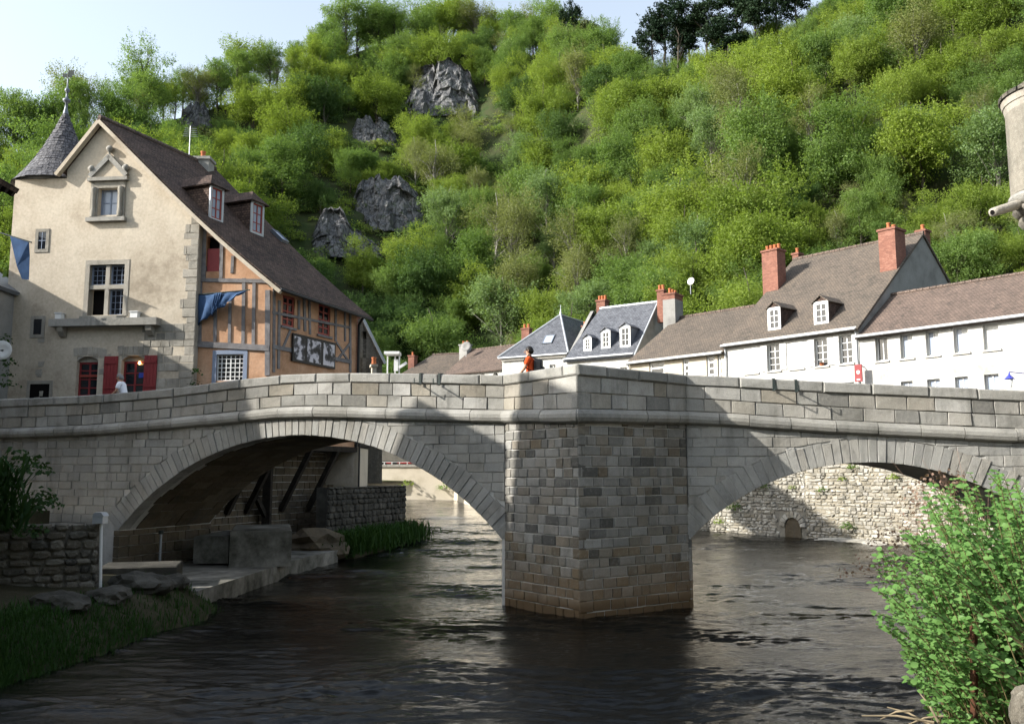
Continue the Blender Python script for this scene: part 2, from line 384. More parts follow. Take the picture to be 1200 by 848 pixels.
bridge = empty('stone_bridge', 'old grey stone arch bridge with pointed cutwater pier over the dark river', 'bridge', (2.0, 26.0, 0))

def inset(poly, ch):
    cu = sum(p[0] for p in poly) / len(poly); cz = sum(p[1] for p in poly) / len(poly)
    w = max(p[0] for p in poly) - min(p[0] for p in poly); h = max(p[1] for p in poly) - min(p[1] for p in poly)
    fu = max(0.3, 1 - 2 * ch / max(w, 1e-3)); fz = max(0.3, 1 - 2 * ch / max(h, 1e-3))
    return [(cu + (u - cu) * fu, cz + (z - cz) * fz) for u, z in poly]
def stone_into(mb, W, poly, df, db, ch=0.012, jit=0.010):
    n = len(poly); i = len(mb.v)
    poly = [(u + rng.uniform(-1, 1) * jit * 0.7, z + rng.uniform(-1, 1) * jit * 0.7) for u, z in poly]
    ins = inset(poly, ch)
    mb.v += [tuple(W.P(u, z, db)) for u, z in poly]
    mb.v += [tuple(W.P(u, z, df - ch)) for u, z in poly]
    mb.v += [tuple(W.P(u, z, df + rng.uniform(-jit, jit))) for u, z in ins]
    for r in range(2):
        for k in range(n):
            k2 = (k + 1) % n; mb.f.append((i + r * n + k, i + r * n + k2, i + (r + 1) * n + k2, i + (r + 1) * n + k))
    mb.f.append(tuple(i + 2 * n + k for k in range(n)))
REST = {}
COUNT = {}
def stone(name, W, poly, df, db, m, parent, ch=0.012, jit=0.010, limit=300):
    """one stone as a part of its own; past the limit of one kind it joins the rest"""
    key = (name, parent.name); COUNT[key] = COUNT.get(key, 0) + 1
    if COUNT[key] <= limit:
        mb = MB(); stone_into(mb, W, poly, df, db, ch, jit); return mb.build(name, m, parent)
    mb = REST.setdefault(key, (MB(), m, parent))[0]; stone_into(mb, W, poly, df, db, ch, jit)
def flush_rest():
    for (name, pn), (mb, m, parent) in REST.items(): mb.build(name + '_rest', m, parent, 'stuff')
    REST.clear()

def course(name, W, u0, u1, zlo, zhi, df, db, m, lmin, lmax, gap=0.011, parent=bridge, ch=0.012, jit=0.012):
    u = u0
    while u < u1 - 0.02:
        ln = rng.uniform(lmin, lmax); e = min(u + ln, u1)
        if u1 - e < lmin * 0.5: e = u1
        g = gap
        stone(name, W, [(u + g, zlo(u) + g), (e - g, zlo(e) + g), (e - g, zhi(e) - g), (u + g, zhi(u) - g)], df + rng.uniform(-0.012, 0.012), db, m, parent, ch, jit)
        u = e

def spandrel(name, W, u0, u1, zbot, ztop, arch, df, db, m, rows, lmin, lmax, limit=300):
    z = zbot
    while z < max(ztop(u0), ztop(u1), ztop((u0 + u1) / 2)):
        h = rng.uniform(*rows); u = u0 - rng.uniform(0, lmin)
        while u < u1:
            ln = rng.uniform(lmin, lmax); a, b = max(u, u0), min(u + ln, u1); u += ln
            if b - a < 0.05: continue
            g = 0.014 if m is PIER else 0.005
            S = [a + g + (b - a - 2 * g) * k / 6 for k in range(7)]
            lo = [max(z + g, (arch.z(s, RING) + g) if arch and arch.ua - 0.9 < s < arch.ub + 0.9 and arch.z(s, RING) > arch.zsp else z + g) for s in S]
            hi = [min(z + h - g, ztop(s) - g) for s in S]
            ok = [k for k in range(7) if hi[k] - lo[k] > 0.05]
            if len(ok) < 3: continue
            k0, k1 = ok[0], ok[-1]
            plain = all(abs(lo[k] - lo[k0]) < 1e-4 for k in range(k0, k1 + 1)) and abs((hi[k1] - hi[k0])) < 0.03
            ks = [k0, k1] if plain else [k for k in range(k0, k1 + 1) if (k - k0) % 2 == 0 or k == k1]
            poly = [(S[k], lo[k]) for k in ks] + [(S[k1], hi[k1]), (S[k0], hi[k0])]
            stone(name, W, poly, df + rng.uniform(-0.008, 0.012), db, (PIER_LOW if m is PIER and z < 1.5 + .5 * rng.random() else m), bridge, 0.012, 0.007, limit)
        z += h

# --- the core: joints of lime mortar set back behind the stones
def core(W, u0, u1, arch, zs, ext=0.0):
    mb = MB(); N = 70; us = sorted(set([u0 + (u1 - u0) * k / N for k in range(N + 1)] + [arch.ua, arch.ub]))
    A, B = -0.032, -BW
    def bot(u): return arch.z(u) + 0.02 if arch.ua <= u <= arch.ub else -1.5
    for a, b in zip(us[:-1], us[1:]):
        m = (a + b) / 2; ins = arch.ua <= m <= arch.ub
        ba, bb = (arch.z(a) + 0.02, arch.z(b) + 0.02) if ins else (-1.5, -1.5)
        ta, tb = zs(a) + 0.15, zs(b) + 0.15
        mb.poly([W.P(a, ba, A), W.P(b, bb, A), W.P(b, tb, A), W.P(a, ta, A)])
        mb.poly([W.P(b, bb, B), W.P(a, ba, B), W.P(a, ta, B), W.P(b, tb, B)])
        mb.poly([W.P(a, ba, B), W.P(b, bb, B), W.P(b, bb, A), W.P(a, ba, A)])
        mb.poly([W.P(a, ta, A), W.P(b, tb, A), W.P(b, tb, B), W.P(a, ta, B)])
    for u in (arch.ua, arch.ub):
        z = arch.z(u) + 0.02; mb.poly([W.P(u, -1.5, A), W.P(u, -1.5, B), W.P(u, z, B), W.P(u, z, A)])
    return mb.build('core', MORTAR, bridge)
core(WL, 0, WL.L, aL, zsL); core(WR, 0, WR.L, aR, zsR)
pc = MB(); ins_ = 0.032
ring_ = [WN1.P(0.02, 0, -ins_), WN1.P(WN1.L - ins_, 0, -ins_), WN2.P(WN2.L - 0.02, 0, -ins_), WR.P(0.05, 0, -BW), WL.P(WL.L - 0.3, 0, -BW)]
pc.hexa([p + Vector((0, 0, -1.5)) for p in ring_], [p + Vector((0, 0, min(zs2, zs3, zsn) + 0.2)) for p in ring_]); pc.build('pier_core', MORTAR, bridge)

# --- arch rings, soffits, faces
def voussoirs(W, A):
    th = math.atan2(A.zsp - A.zc, A.ub - A.uc); t0, t1 = th, math.pi - th; n = int((t1 - t0) * A.R / 0.215)
    for k in range(n):
        a = t0 + (t1 - t0) * k / n; b = t0 + (t1 - t0) * (k + 1) / n; g = 0.008 / A.R
        e = RING + rng.uniform(-0.05, 0.09); P = lambda t, r: (A.uc + r * math.cos(t), A.zc + r * math.sin(t))
        stone('voussoir', W, [P(b - g, A.R), P(b - g, A.R + e), P(a + g, A.R + e), P(a + g, A.R)][::-1], 0.004 + rng.uniform(-0.012, 0.012), -0.5, SPANDREL, bridge, 0.009)
voussoirs(WL, aL); voussoirs(WR, aR)
def soffit(W, A, t0, t1, dmax, sl, sd):
    n = int((t1 - t0) * A.R / sl)
    for k in range(n):
        a = t0 + (t1 - t0) * k / n; b = t0 + (t1 - t0) * (k + 1) / n; g = 0.01 / A.R
        d = -0.52 - rng.uniform(0, 0.3)
        while d > -dmax:
            e = max(d - rng.uniform(*sd), -dmax); r = A.R - rng.uniform(0.0, 0.02)
            if d - e > 0.1:
                mb = MB(); Q = lambda t, rr, dd: W.P(A.uc + rr * math.cos(t), A.zc + rr * math.sin(t), dd)
                mb.hexa([Q(a + g, A.R + 0.1, d - 0.01), Q(b - g, A.R + 0.1, d - 0.01), Q(b - g, A.R + 0.1, e + 0.01), Q(a + g, A.R + 0.1, e + 0.01)],
                        [Q(a + g, r, d - 0.01), Q(b - g, r, d - 0.01), Q(b - g, r, e + 0.01), Q(a + g, r, e + 0.01)])
                COUNT['soffit'] = COUNT.get('soffit', 0) + 1
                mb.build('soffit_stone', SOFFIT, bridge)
            d = e
thL = math.atan2(aL.zsp - aL.zc, aL.ub - aL.uc)
soffit(WL, aL, math.pi / 2 - 0.12, math.pi - thL, BW, 0.36, (0.5, 0.9))
# abutment under the left springing
z = -0.3
while z < 1.7:
    h = rng.uniform(0.26, 0.34); d = -0.02
    WA = Wall(WL.P(aL.ua + 0.03, 0, 0).xy, WL.P(aL.ua + 0.03, 0, -BW).xy)
    u = 0.0
    while u < BW:
        e = min(u + rng.uniform(0.35, 0.75), BW)
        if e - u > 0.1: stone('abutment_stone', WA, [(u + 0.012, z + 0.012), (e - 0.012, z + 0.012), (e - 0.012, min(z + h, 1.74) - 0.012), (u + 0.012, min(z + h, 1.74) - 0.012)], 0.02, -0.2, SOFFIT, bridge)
        u = e
    z += h
uL0 = WL.px(-40, 500)[0]
spandrel('spandrel_stone', WL, uL0, WL.L - 0.0, 0.9, zsL, aL, 0.0, -0.3, SPANDREL, (0.23, 0.29), 0.34, 0.78)
spandrel('right_spandrel_stone'.replace('right_', ''), WR, 0.0, WR.px(1260, 560)[0], 1.8, zsR, aR, 0.0, -0.3, SPANDREL, (0.24, 0.30), 0.36, 0.85)
spandrel('pier_stone', WN1, 0.0, WN1.L, -0.3, zs1f, None, 0.0, -0.25, PIER, (0.22, 0.27), 0.26, 0.58)
spandrel('pier_stone', WN2, 0.0, WN2.L, -0.3, zs2f, None, 0.0, -0.25, PIER, (0.22, 0.27), 0.26, 0.60)
# downstream side of the pier under the right arch
WP = Wall(WR.P(0.05, 0, 0).xy, WR.P(0.05, 0, -BW).xy)
spandrel('pier_stone', WP, 0.0, BW, -0.3, lambda u: 1.8, None, 0.03, -0.2, PIER, (0.24, 0.3), 0.4, 0.8)

# --- string course, parapet, coping
PROF = [(-0.2, 0.0), (0.07, 0.0), (0.15, 0.05), (0.19, 0.14), (0.185, 0.23), (0.13, 0.31), (0.04, 0.35), (-0.2, 0.355)]
def string(W, u0, u1, zs, m0=0.0, m1=0.0):
    u = u0; first = True
    while u < u1 - 0.01:
        e = min(u + rng.uniform(0.75, 1.35), u1)
        if u1 - e < 0.4: e = u1
        mb = MB(); i = 0; jd, jz = rng.uniform(-0.012, 0.012), rng.uniform(-0.012, 0.012)
        b = [W.P(u + (m0 * d if first else 0.008), zs(u) + z + jz * (not first), d + jd * (not first)) for d, z in PROF]; t = [W.P(e + (m1 * d if e == u1 else -0.008), zs(e) + z + jz * (e != u1), d + jd * (e != u1)) for d, z in PROF]; first = False
        mb.hexa(b[::-1], t[::-1]); mb.build('string_course_stone', COPING, bridge); u = e
SC_H, C1, C2 = 0.355, 0.30, 0.31
def parapet(W, u0, u1, zs, zt, m=STONE, m0=0.0, m1=0.0):
    z1 = lambda u: zs(u) + SC_H; z3 = lambda u: zt(u) - 0.29
    z2 = lambda u: z1(u) + (z3(u) - z1(u)) * 0.49
    string(W, u0, u1, zs, m0, m1)
    course('parapet_stone', W, u0, u1, z1, z2, 0.03, -0.40, m, 0.38, 0.85)
    course('parapet_stone', W, u0, u1, z2, z3, 0.03, -0.40, m, 0.42, 0.95)
    course('coping_stone', W, u0, u1, z3, zt, 0.075, -0.46, COPING, 0.85, 1.5, 0.007, ch=0.035)
def turn(A, B_):
    c = A.U.cross(B_.U).z; return math.tan(math.asin(max(-1, min(1, c))) / 2) if A.U.dot(B_.U) > 0 else math.tan((math.pi - abs(math.asin(c))) / 2) * (1 if c > 0 else -1)
k1, k2, k3 = turn(WL, WN1), turn(WN1, WN2), turn(WN2, WR)
parapet(WL, uL0, WL.L, zsL, ztL, m1=k1)
parapet(WN1, 0, WN1.L + 0.04, zs1f, zt1f, m0=-k1, m1=k2); parapet(WN2, -0.04, WN2.L, zs2f, zt2f, m0=-k2, m1=k3)
parapet(WR, 0, WR.px(1265, 500)[0], zsR, ztR, m0=-k3)
for W, u0, u1, zs, zt in ((WL, uL0, WL.L, zsL, ztL), (WN1, 0, WN1.L, zs1f, zt1f), (WN2, 0, WN2.L, zs2f, zt2f), (WR, 0, WR.L, zsR, ztR)):
    mb = MB(); n = max(2, int((u1 - u0) / 1.0))
    for k in range(n):
        a, b = u0 + (u1 - u0) * k / n, u0 + (u1 - u0) * (k + 1) / n
        mb.hexa([W.P(a, zs(a) + 0.05, -0.03), W.P(b, zs(b) + 0.05, -0.03), W.P(b, zs(b) + 0.05, -0.37), W.P(a, zs(a) + 0.05, -0.37)],
                [W.P(a, zt(a) - 0.02, -0.03), W.P(b, zt(b) - 0.02, -0.03), W.P(b, zt(b) - 0.02, -0.37), W.P(a, zt(a) - 0.02, -0.37)])
    mb.build('parapet_core', MORTAR, bridge)
# far parapet and the roadway
def strip(name, secs, m):
    mb = MB()
    for W, u0, u1, z0, z1, d0, d1 in secs:
        n = max(1, int((u1 - u0) / 1.5))
        for k in range(n):
            a, b = u0 + (u1 - u0) * k / n, u0 + (u1 - u0) * (k + 1) / n
            mb.hexa([W.P(a, z0(a), d1), W.P(b, z0(b), d1), W.P(b, z0(b), d0), W.P(a, z0(a), d0)], [W.P(a, z1(a), d1), W.P(b, z1(b), d1), W.P(b, z1(b), d0), W.P(a, z1(a), d0)])
    return mb.build(name, m, bridge)
strip('far_parapet', [(WL, 0, WL.L + 1.2, lambda u: zsL(u), lambda u: ztL(u) - 0.1, -BW, -BW + 0.42)], SPANDREL)
strip('far_parapet', [(WR, -0.5, WR.L, lambda u: zsR(u), lambda u: ztR(u) - 0.1, -BW, -BW + 0.42)], SPANDREL)
DK = 0.88
strip('roadway', [(WL, 0, WL.L + 0.3, lambda u: zsL(u) + 0.1, lambda u: ztL(u) - DK, -BW + 0.42, -0.42)], ASPHALT)
strip('roadway', [(WR, -0.6, WR.L, lambda u: zsR(u) + 0.1, lambda u: ztR(u) - DK, -BW + 0.42, -0.42)], ASPHALT)
pf = MB(); rr = [WN1.P(0.1, 0, -0.45), WN1.P(WN1.L - 0.5, 0, -0.45), WN2.P(WN2.L - 0.1, 0, -0.45), WR.P(0.2, 0, -BW + .6), WL.P(WL.L - 0.2, 0, -BW + .6)]
pf.hexa([p + Vector((0, 0, zs3)) for p in rr], [p + Vector((0, 0, zt2 - DK - 0.004)) for p in rr]); pf.build('refuge_floor', ASPHALT, bridge)
flush_rest()
# iron flower-box brackets hooked over the coping
def bracket(W, x, y, zt):
    u, _ = W.px(x, y); z = zt(u); mb = MB(); w = 0.035
    mb.box(W, u - w, u + w, z - 0.33, z + 0.015, 0.078, 0.092); mb.box(W, u - w, u + w, z + 0.002, z + 0.016, -0.45, 0.085)
    mb.box(W, u - 0.013, u + 0.013, z - 0.33, z - 0.305, 0.09, 0.50); mb.box(W, u - 0.013, u + 0.013, z - 0.33, z - 0.17, 0.485, 0.50)
    mb.build('iron_bracket', IRON, bridge)
for x, y in ((494, 438), (516, 438)): bracket(WL, x, y, ztL)
for x, y in ((906, 444), (932, 445)): bracket(WR, x, y, ztR)

# ================================================================== the river
def perlin(x, y, seed):
    rs = np.random.RandomState(seed); perm = rs.permutation(256); ang = rs.uniform(0, 2 * math.pi, 256)
    xi = np.floor(x).astype(int); yi = np.floor(y).astype(int); xf = x - xi; yf = y - yi
    def g(ix, iy, dx, dy):
        h = ang[perm[(perm[ix & 255] + iy) & 255]]; return np.cos(h) * dx + np.sin(h) * dy
    u = xf ** 3 * (xf * (xf * 6 - 15) + 10); v = yf ** 3 * (yf * (yf * 6 - 15) + 10)
    a = g(xi, yi, xf, yf) * (1 - u) + g(xi + 1, yi, xf - 1, yf) * u; b = g(xi, yi + 1, xf, yf - 1) * (1 - u) + g(xi + 1, yi + 1, xf - 1, yf - 1) * u
    return a * (1 - v) + b * v
def river_level(Y): return 0.85 * np.clip((Y - 34) / 58.0, 0, 1)
def water_grid(x0, x1, y0, y1, nx, ny, ypow=1.0):
    xs = np.linspace(x0, x1, nx); ys = y0 + (y1 - y0) * np.linspace(0, 1, ny) ** ypow
    X, Y = np.meshgrid(xs, ys)
    wx = X + 0.8 * perlin(X * .35, Y * .35, 1); wy = Y + 0.8 * perlin(X * .35 + 40, Y * .35, 2)
    amp = 0.25 + 1.7 * np.clip(perlin(X * .14, Y * .30, 5) + perlin(X * .35, Y * .8, 6) * .6 + .22, 0, 1)
    Z = np.zeros_like(X)
    for k, (fx, fy, h) in enumerate(((.30, .75, .07), (.62, 1.7, .060), (1.2, 3.1, .034), (2.3, 5.6, .026), (4.6, 10.0, .010))):
        n = perlin(wx * fx + 11 * k, wy * fy + 7 * k, 20 + k); Z += h * (n if k < 1 else (.35 - np.abs(n)) * 1.1)
    Z = river_level(Y) + Z * amp * 1.45
    v = np.stack([X, Y, Z], -1).reshape(-1, 3)
    i = np.arange(nx * ny).reshape(ny, nx)
    f = np.stack([i[:-1, :-1], i[:-1, 1:], i[1:, 1:], i[1:, :-1]], -1).reshape(-1, 4)
    return v, f
def np_mesh(name, v, f, sm=True):
    me = bpy.data.meshes.new(name); k = f.shape[1]
    me.vertices.add(len(v)); me.vertices.foreach_set('co', np.asarray(v, dtype=np.float32).ravel())
    me.loops.add(f.size); me.loops.foreach_set('vertex_index', f.astype(np.int32).ravel())
    me.polygons.add(len(f)); me.polygons.foreach_set('loop_start', np.arange(0, f.size, k, dtype=np.int32))
    me.polygons.foreach_set('use_smooth', np.full(len(f), sm)); me.update(calc_edges=True); return me
t = NT('river_water'); v = t.coord('Object', (1.0, 1.9, 1.0))
h1 = t.noise(v, 4.2, 5, 0.62); h2 = t.noise(v, 13.0, 4, 0.65)
t.bump(t.math('ADD', h1, t.math('MULTIPLY', h2, 0.5)), 0.45, 0.04)
t.done((0.005, 0.005, 0.004), 0.025, 0.26); t.b.inputs['IOR'].default_value = 1.33; WATER = t.m
v1, f1 = water_grid(-26, 30, 10, 62, 560, 900, 1.5)
v2, f2 = water_grid(-70, 70, 62, 150, 160, 200); v3, f3 = water_grid(-30, 30, -30, 10, 60, 60); v3[-60:, 2] = 0; v1[:560, 2] = 0
v1[-560:, 2] = river_level(62.0); v2[:160, 2] = river_level(62.0)
river = link('river', np_mesh('river', np.concatenate([v1, v2, v3]), np.concatenate([f1, f2 + len(v1), f3 + len(v1) + len(v2)])), WATER); river['kind'] = 'structure'

# ================================================================== hill and ground
A_ = [-1.6, -0.9, -0.6, -0.4, -0.25, -0.16, -0.05, 0.03, 0.10, 0.25, 0.39, 0.57, 0.8, 1.3, 2.0]
YB = [70, 86, 93, 97, 101, 106, 108, 102, 92, 79, 70, 62, 48, 36, 26]
RIDGE = [(-900, 250), (-300, 200), (0, 186), (93, 170), (185, 136), (228, 126), (308, 108), (360, 80), (450, 48), (530, 52), (600, 66), (660, 70), (700, 78), (760, 100), (830, 98), (900, 82), (960, 55), (1050, 0), (1200, -80), (1500, -140), (2200, -170)]
def elev(py):
    d = ray(600, py); return d.z / d.y
RA = [(x - 600) / F for x, y in RIDGE]; RE = [elev(y) for x, y in RIDGE]
SL = 0.95
def hill(X, Y):
    X = np.asarray(X, float); Y = np.maximum(np.asarray(Y, float), 5.0); a = X / Y
    yb = np.interp(a, A_, YB); e = np.interp(a, RA, RE)
    yr = (SL * yb - 0.5) / (SL - e); zr = 3.5 + e * yr
    t = (Y - yb) / (yr - yb); tc = np.clip(t, 0, 1)
    g = tc + 0.045 * np.sin(tc * 9.0 + X * 0.05) * np.sin(tc * math.pi)
    z = 4.2 + (zr - 4.2) * g
    n = 1.6 * np.sin(X * 0.11 + 1.3) * np.cos(Y * 0.09) + 1.0 * np.sin(X * 0.23 + Y * 0.19) + 0.6 * np.sin(X * 0.47 - Y * 0.38)
    z = z + n * np.clip(t * 4, 0, 1) * np.clip((1.15 - t) * 3, 0.3, 1)
    z = np.where(t > 1, z + (Y - yr) * 0.10, z)
    z = np.where(t < 0, 4.2 + t * 12, z)
    return z
def hill_hit(px, py):
    d = ray(px, py); d = d / d.y
    Ys = np.arange(40, 330, 0.5); ok = (CAM.z + d.z * Ys < hill(d.x * Ys, Ys)) & (Ys > np.interp(d.x, A_, YB)); k = np.argmax(ok)
    return CAM + d * float(Ys[k]) if ok[k] else None
av = np.concatenate([np.linspace(-1.5, -0.65, 30), np.linspace(-0.64, 0.66, 210), np.linspace(0.68, 1.9, 40)])
tv = np.linspace(-0.12, 1.6, 150)
Ag, Tg = np.meshgrid(av, tv); ybg = np.interp(Ag, A_, YB); eg = np.interp(Ag, RA, RE); yrg = (SL * ybg - 0.5) / (SL - eg)
Yg = ybg + Tg * (yrg - ybg); Xg = Ag * Yg; Zg = hill(Xg, Yg)
ig = np.arange(Ag.size).reshape(Ag.shape)
hl = link('hillside', np_mesh('hillside', np.stack([Xg, Yg, Zg], -1).reshape(-1, 3), np.stack([ig[:-1, :-1], ig[:-1, 1:], ig[1:, 1:], ig[1:, :-1]], -1).reshape(-1, 4)), SOIL)
hl['kind'] = 'structure'

# unseen valley side behind the camera, added to cut sky light on the bridge
vx, vy = np.meshgrid(np.linspace(-90, 200, 60), np.linspace(0, 1, 24)); vY = -22 - vy * 95 - .0006 * (vx - 40) ** 2
vZ = 4 + 52 * vy ** 1.1 * (.25 + .75 * np.clip((vx + 70) / 90, 0, 1)) + 2.5 * np.sin(vx * .13) * vy + 1.5 * np.sin(vY * .2 + vx * .07) * vy; iv = np.arange(vx.size).reshape(vx.shape)
o = link('unseen_valley_side', np_mesh('unseen_valley_side', np.stack([vx, vY, vZ], -1).reshape(-1, 3), np.stack([iv[:-1, :-1], iv[1:, :-1], iv[1:, 1:], iv[:-1, 1:]], -1).reshape(-1, 4)), SOIL); o['kind'] = 'structure'
def flat(name, pts, z, m, th=0.3, kind='structure'):
    mb = MB(); mb.hexa([(x, y, z - th) for x, y in pts], [(x, y, z) for x, y in pts]); o = mb.build(name, m); o['kind'] = kind; return o
EMB = [(23.5, 36.3), (21.3, 39.3), (15.2, 47.0), (9.3, 54.5), (2.2, 64.0), (-2.6, 75.0), (-6.0, 92.0), (-32, 95.5), (-70, 96)]
# river bed reaching the horizon under everything
gm = MB(); gm.poly([(-900, -200, -1.6), (900, -200, -1.6), (900, 1500, -1.6), (-900, 1500, -1.6)]); g_ = gm.build('ground', BANKM); g_['kind'] = 'structure'
# right bank street (convex strips between embankment and hill)
sm_ = MB()
for (a, b) in zip(EMB[:-1], EMB[1:]):
    def back(p):
        if p[1] < 80: return (p[0] + 30, p[1] + 22)
        return (p[0] + (18 if p[0] > -10 else 0), 128)
    sm_.poly([(a[0], a[1], 4.25), (*back(a), 4.25), (*back(b), 4.25), (b[0], b[1], 4.25)])
sm_.poly([(23.5, 36.3, 4.25), (21, 21.5, 4.25), (60, 20, 4.25), (53.5, 58.3, 4.25)])
so_ = sm_.build('street', ASPHALT); so_['kind'] = 'structure'

# ------------------------------------------------------------------ embankment wall with its drain arch
emb = empty('embankment_wall', 'pale rubble embankment wall with drain arch below the white houses', 'wall', (12, 50, 0))
walls = [Wall(EMB[k + 1], EMB[k]) for k in range(len(EMB) - 1)]
drain = None
for k, W in enumerate(walls):
    if k == 1: break
for W in walls:
    far = W.O.y > 70
    mb = MB(); mb.box(W, -0.02, W.L + 0.02, -1.0, 4.45, -0.5, -0.06); mb.build('wall_core' if not far else 'rendered_wall', BEIGE if far else EMBANK, emb)
    mb = MB(); mb.box(W, 0, W.L, 4.2, 4.47, -0.55, 0.08); mb.build('wall_cap', COPING, emb)
WD = walls[2]                                          # holds the drain
du, dz = WD.px(929, 622)[0], 0.75
mb = MB()
for W in walls[:5]:
    z = -0.4
    while z < 4.2:
        h = rng.uniform(0.13, 0.24); u = -rng.uniform(0, 0.2)
        while u < W.L:
            ln = rng.uniform(0.16, 0.42); a, b = max(u, 0), min(u + ln, W.L); u += ln
            if b - a < 0.08 or W.P(a, 0).y > 72: continue
            if W is WD and a < du + .78 and b > du - .78 and z < 1.5: continue
            j = lambda s=0.045: rng.uniform(-s, s)
            stone_into(mb, W, [(a + 0.02 + j(), z + 0.02 + j()), (b - 0.02 + j(), z + 0.02 + j()), (b - 0.02 + j(), z + h - 0.02 + j()), (a + 0.02 + j(), z + h - 0.02 + j())], rng.uniform(-0.04, 0.03), -0.1, 0.035, 0.016)
        z += h
mb.build('rubble_stone', EMBANK, emb, 'stuff')
for k in range(9):
    a, b = math.pi * k / 9, math.pi * (k + 1) / 9; P = lambda t, r: (du + r * math.cos(t), 0.75 + r * math.sin(t))
    stone('drain_voussoir', WD, [P(a + .02, 0.48), P(a + .02, 0.8), P(b - .02, 0.8), P(b - .02, 0.48)], 0.06, -0.2, EMBANK, emb)
mb = MB(); mb.prism(WD, [(du - 0.5, -0.5), (du + 0.5, -0.5)] + [(du + 0.5 * math.cos(t), 0.75 + 0.5 * math.sin(t)) for t in np.linspace(0.01, math.pi - 0.01, 10)], -0.05, -0.03); mb.build('drain_shade_panel', SOFFIT, emb)  # flat dark panel; its colour stands in for the niche's shade
# flat ledge rocks at the waterline
def rock_mesh(seed, sx, sy, sz, sub=3, amp=0.35, freq=1.2):
    bm = bmesh.new(); bmesh.ops.create_icosphere(bm, subdivisions=sub, radius=1.0); off = Vector((seed * 3.7, seed * 1.9, seed * 5.3))
    for v in bm.verts:
        p = v.co.copy(); n = noise.fractal(p * freq + off, 0.9, 2.2, 5)
        c = noise.cell(Vector((p.x * 2.2 + off.x, p.y * 2.2, p.z * 2.2))) * 0.12
        v.co = p * (1 + amp * n + c); v.co.x *= sx; v.co.y *= sy; v.co.z *= sz
    me = bpy.data.meshes.new('rock'); bm.to_mesh(me); bm.free(); return me
def rock(name, label, p, s, m, seed, rz=0, group=None, cat='rock', **kw):
    me = rock_mesh(seed, *s, **kw); me.materials.append(m); o = bpy.data.objects.new(name, me); COL.objects.link(o); o.location = p; o.rotation_euler.z = rz
    return tag(o, label, cat, group)
p = atZ(860, 622, 0.25); rock('ledge_rock', 'long flat pale rock at the waterline right of the pier', (p.x, p.y, 0.2), (1.15, 0.6, 0.22), EMBANK, 3, 0.1)
p = atZ(985, 634, 0.2); rock('ledge_rock', 'low pale ledge at the foot of the rubble embankment wall', (p.x, p.y + 0.2, 0.12), (2.4, 0.5, 0.2), EMBANK, 5, -0.9)
p = atZ(900, 628, 0.2); rock('ledge_rock', 'small pale rock beside the drain arch in the embankment', (p.x, p.y + 0.6, 0.05), (0.6, 0.4, 0.2), EMBANK, 9, -0.8)

# ------------------------------------------------------------------ building helpers
def clip(poly, a, b):
    """keep the part of poly on the left of a->b"""
    out = []; n = len(poly)
    def side(p): return (b[0] - a[0]) * (p[1] - a[1]) - (b[1] - a[1]) * (p[0] - a[0])
    for k in range(n):
        p, q = poly[k], poly[(k + 1) % n]; sp, sq = side(p), side(q)
        if sp >= -1e-9: out.append(p)
        if (sp > 1e-9 and sq < -1e-9) or (sp < -1e-9 and sq > 1e-9):
            t = sp / (sp - sq); out.append((p[0] + (q[0] - p[0]) * t, p[1] + (q[1] - p[1]) * t))
    return out
def wall_part(W, outline, holes, m, parent, depth=0.35, name='wall', d=0.0):
    us = sorted(set([p[0] for p in outline] + [h[0] for h in holes] + [h[1] for h in holes]))
    zs = sorted(set([p[1] for p in outline] + [h[2] for h in holes] + [h[3] for h in holes])); mb = MB()
    for a, b in zip(us[:-1], us[1:]):
        for c, e in zip(zs[:-1], zs[1:]):
            mu, mz = (a + b) / 2, (c + e) / 2
            if any(h[0] < mu < h[1] and h[2] < mz < h[3] for h in holes): continue
            q = [(a, c), (b, c), (b, e), (a, e)]
            for k in range(len(outline)): 
                q = clip(q, outline[k], outline[(k + 1) % len(outline)])
                if len(q) < 3: break
            if len(q) >= 3: mb.poly([W.P(u, z, d) for u, z in q])
    for h in holes:
        c = [(h[0], h[2]), (h[1], h[2]), (h[1], h[3]), (h[0], h[3])]
        for k in range(4):
            p, q = c[k], c[(k + 1) % 4]
            mb.poly([W.P(*p, d), W.P(*q, d), W.P(*q, d - depth), W.P(*p, d - depth)])
        mb.poly([W.P(*p, d - depth) for p in c])
    for k in range(len(outline)):
        p, q = outline[k], outline[(k + 1) % len(outline)]
        mb.poly([W.P(*q, d), W.P(*p, d), W.P(*p, d - depth), W.P(*q, d - depth)])
    return mb.build(name, m, parent)
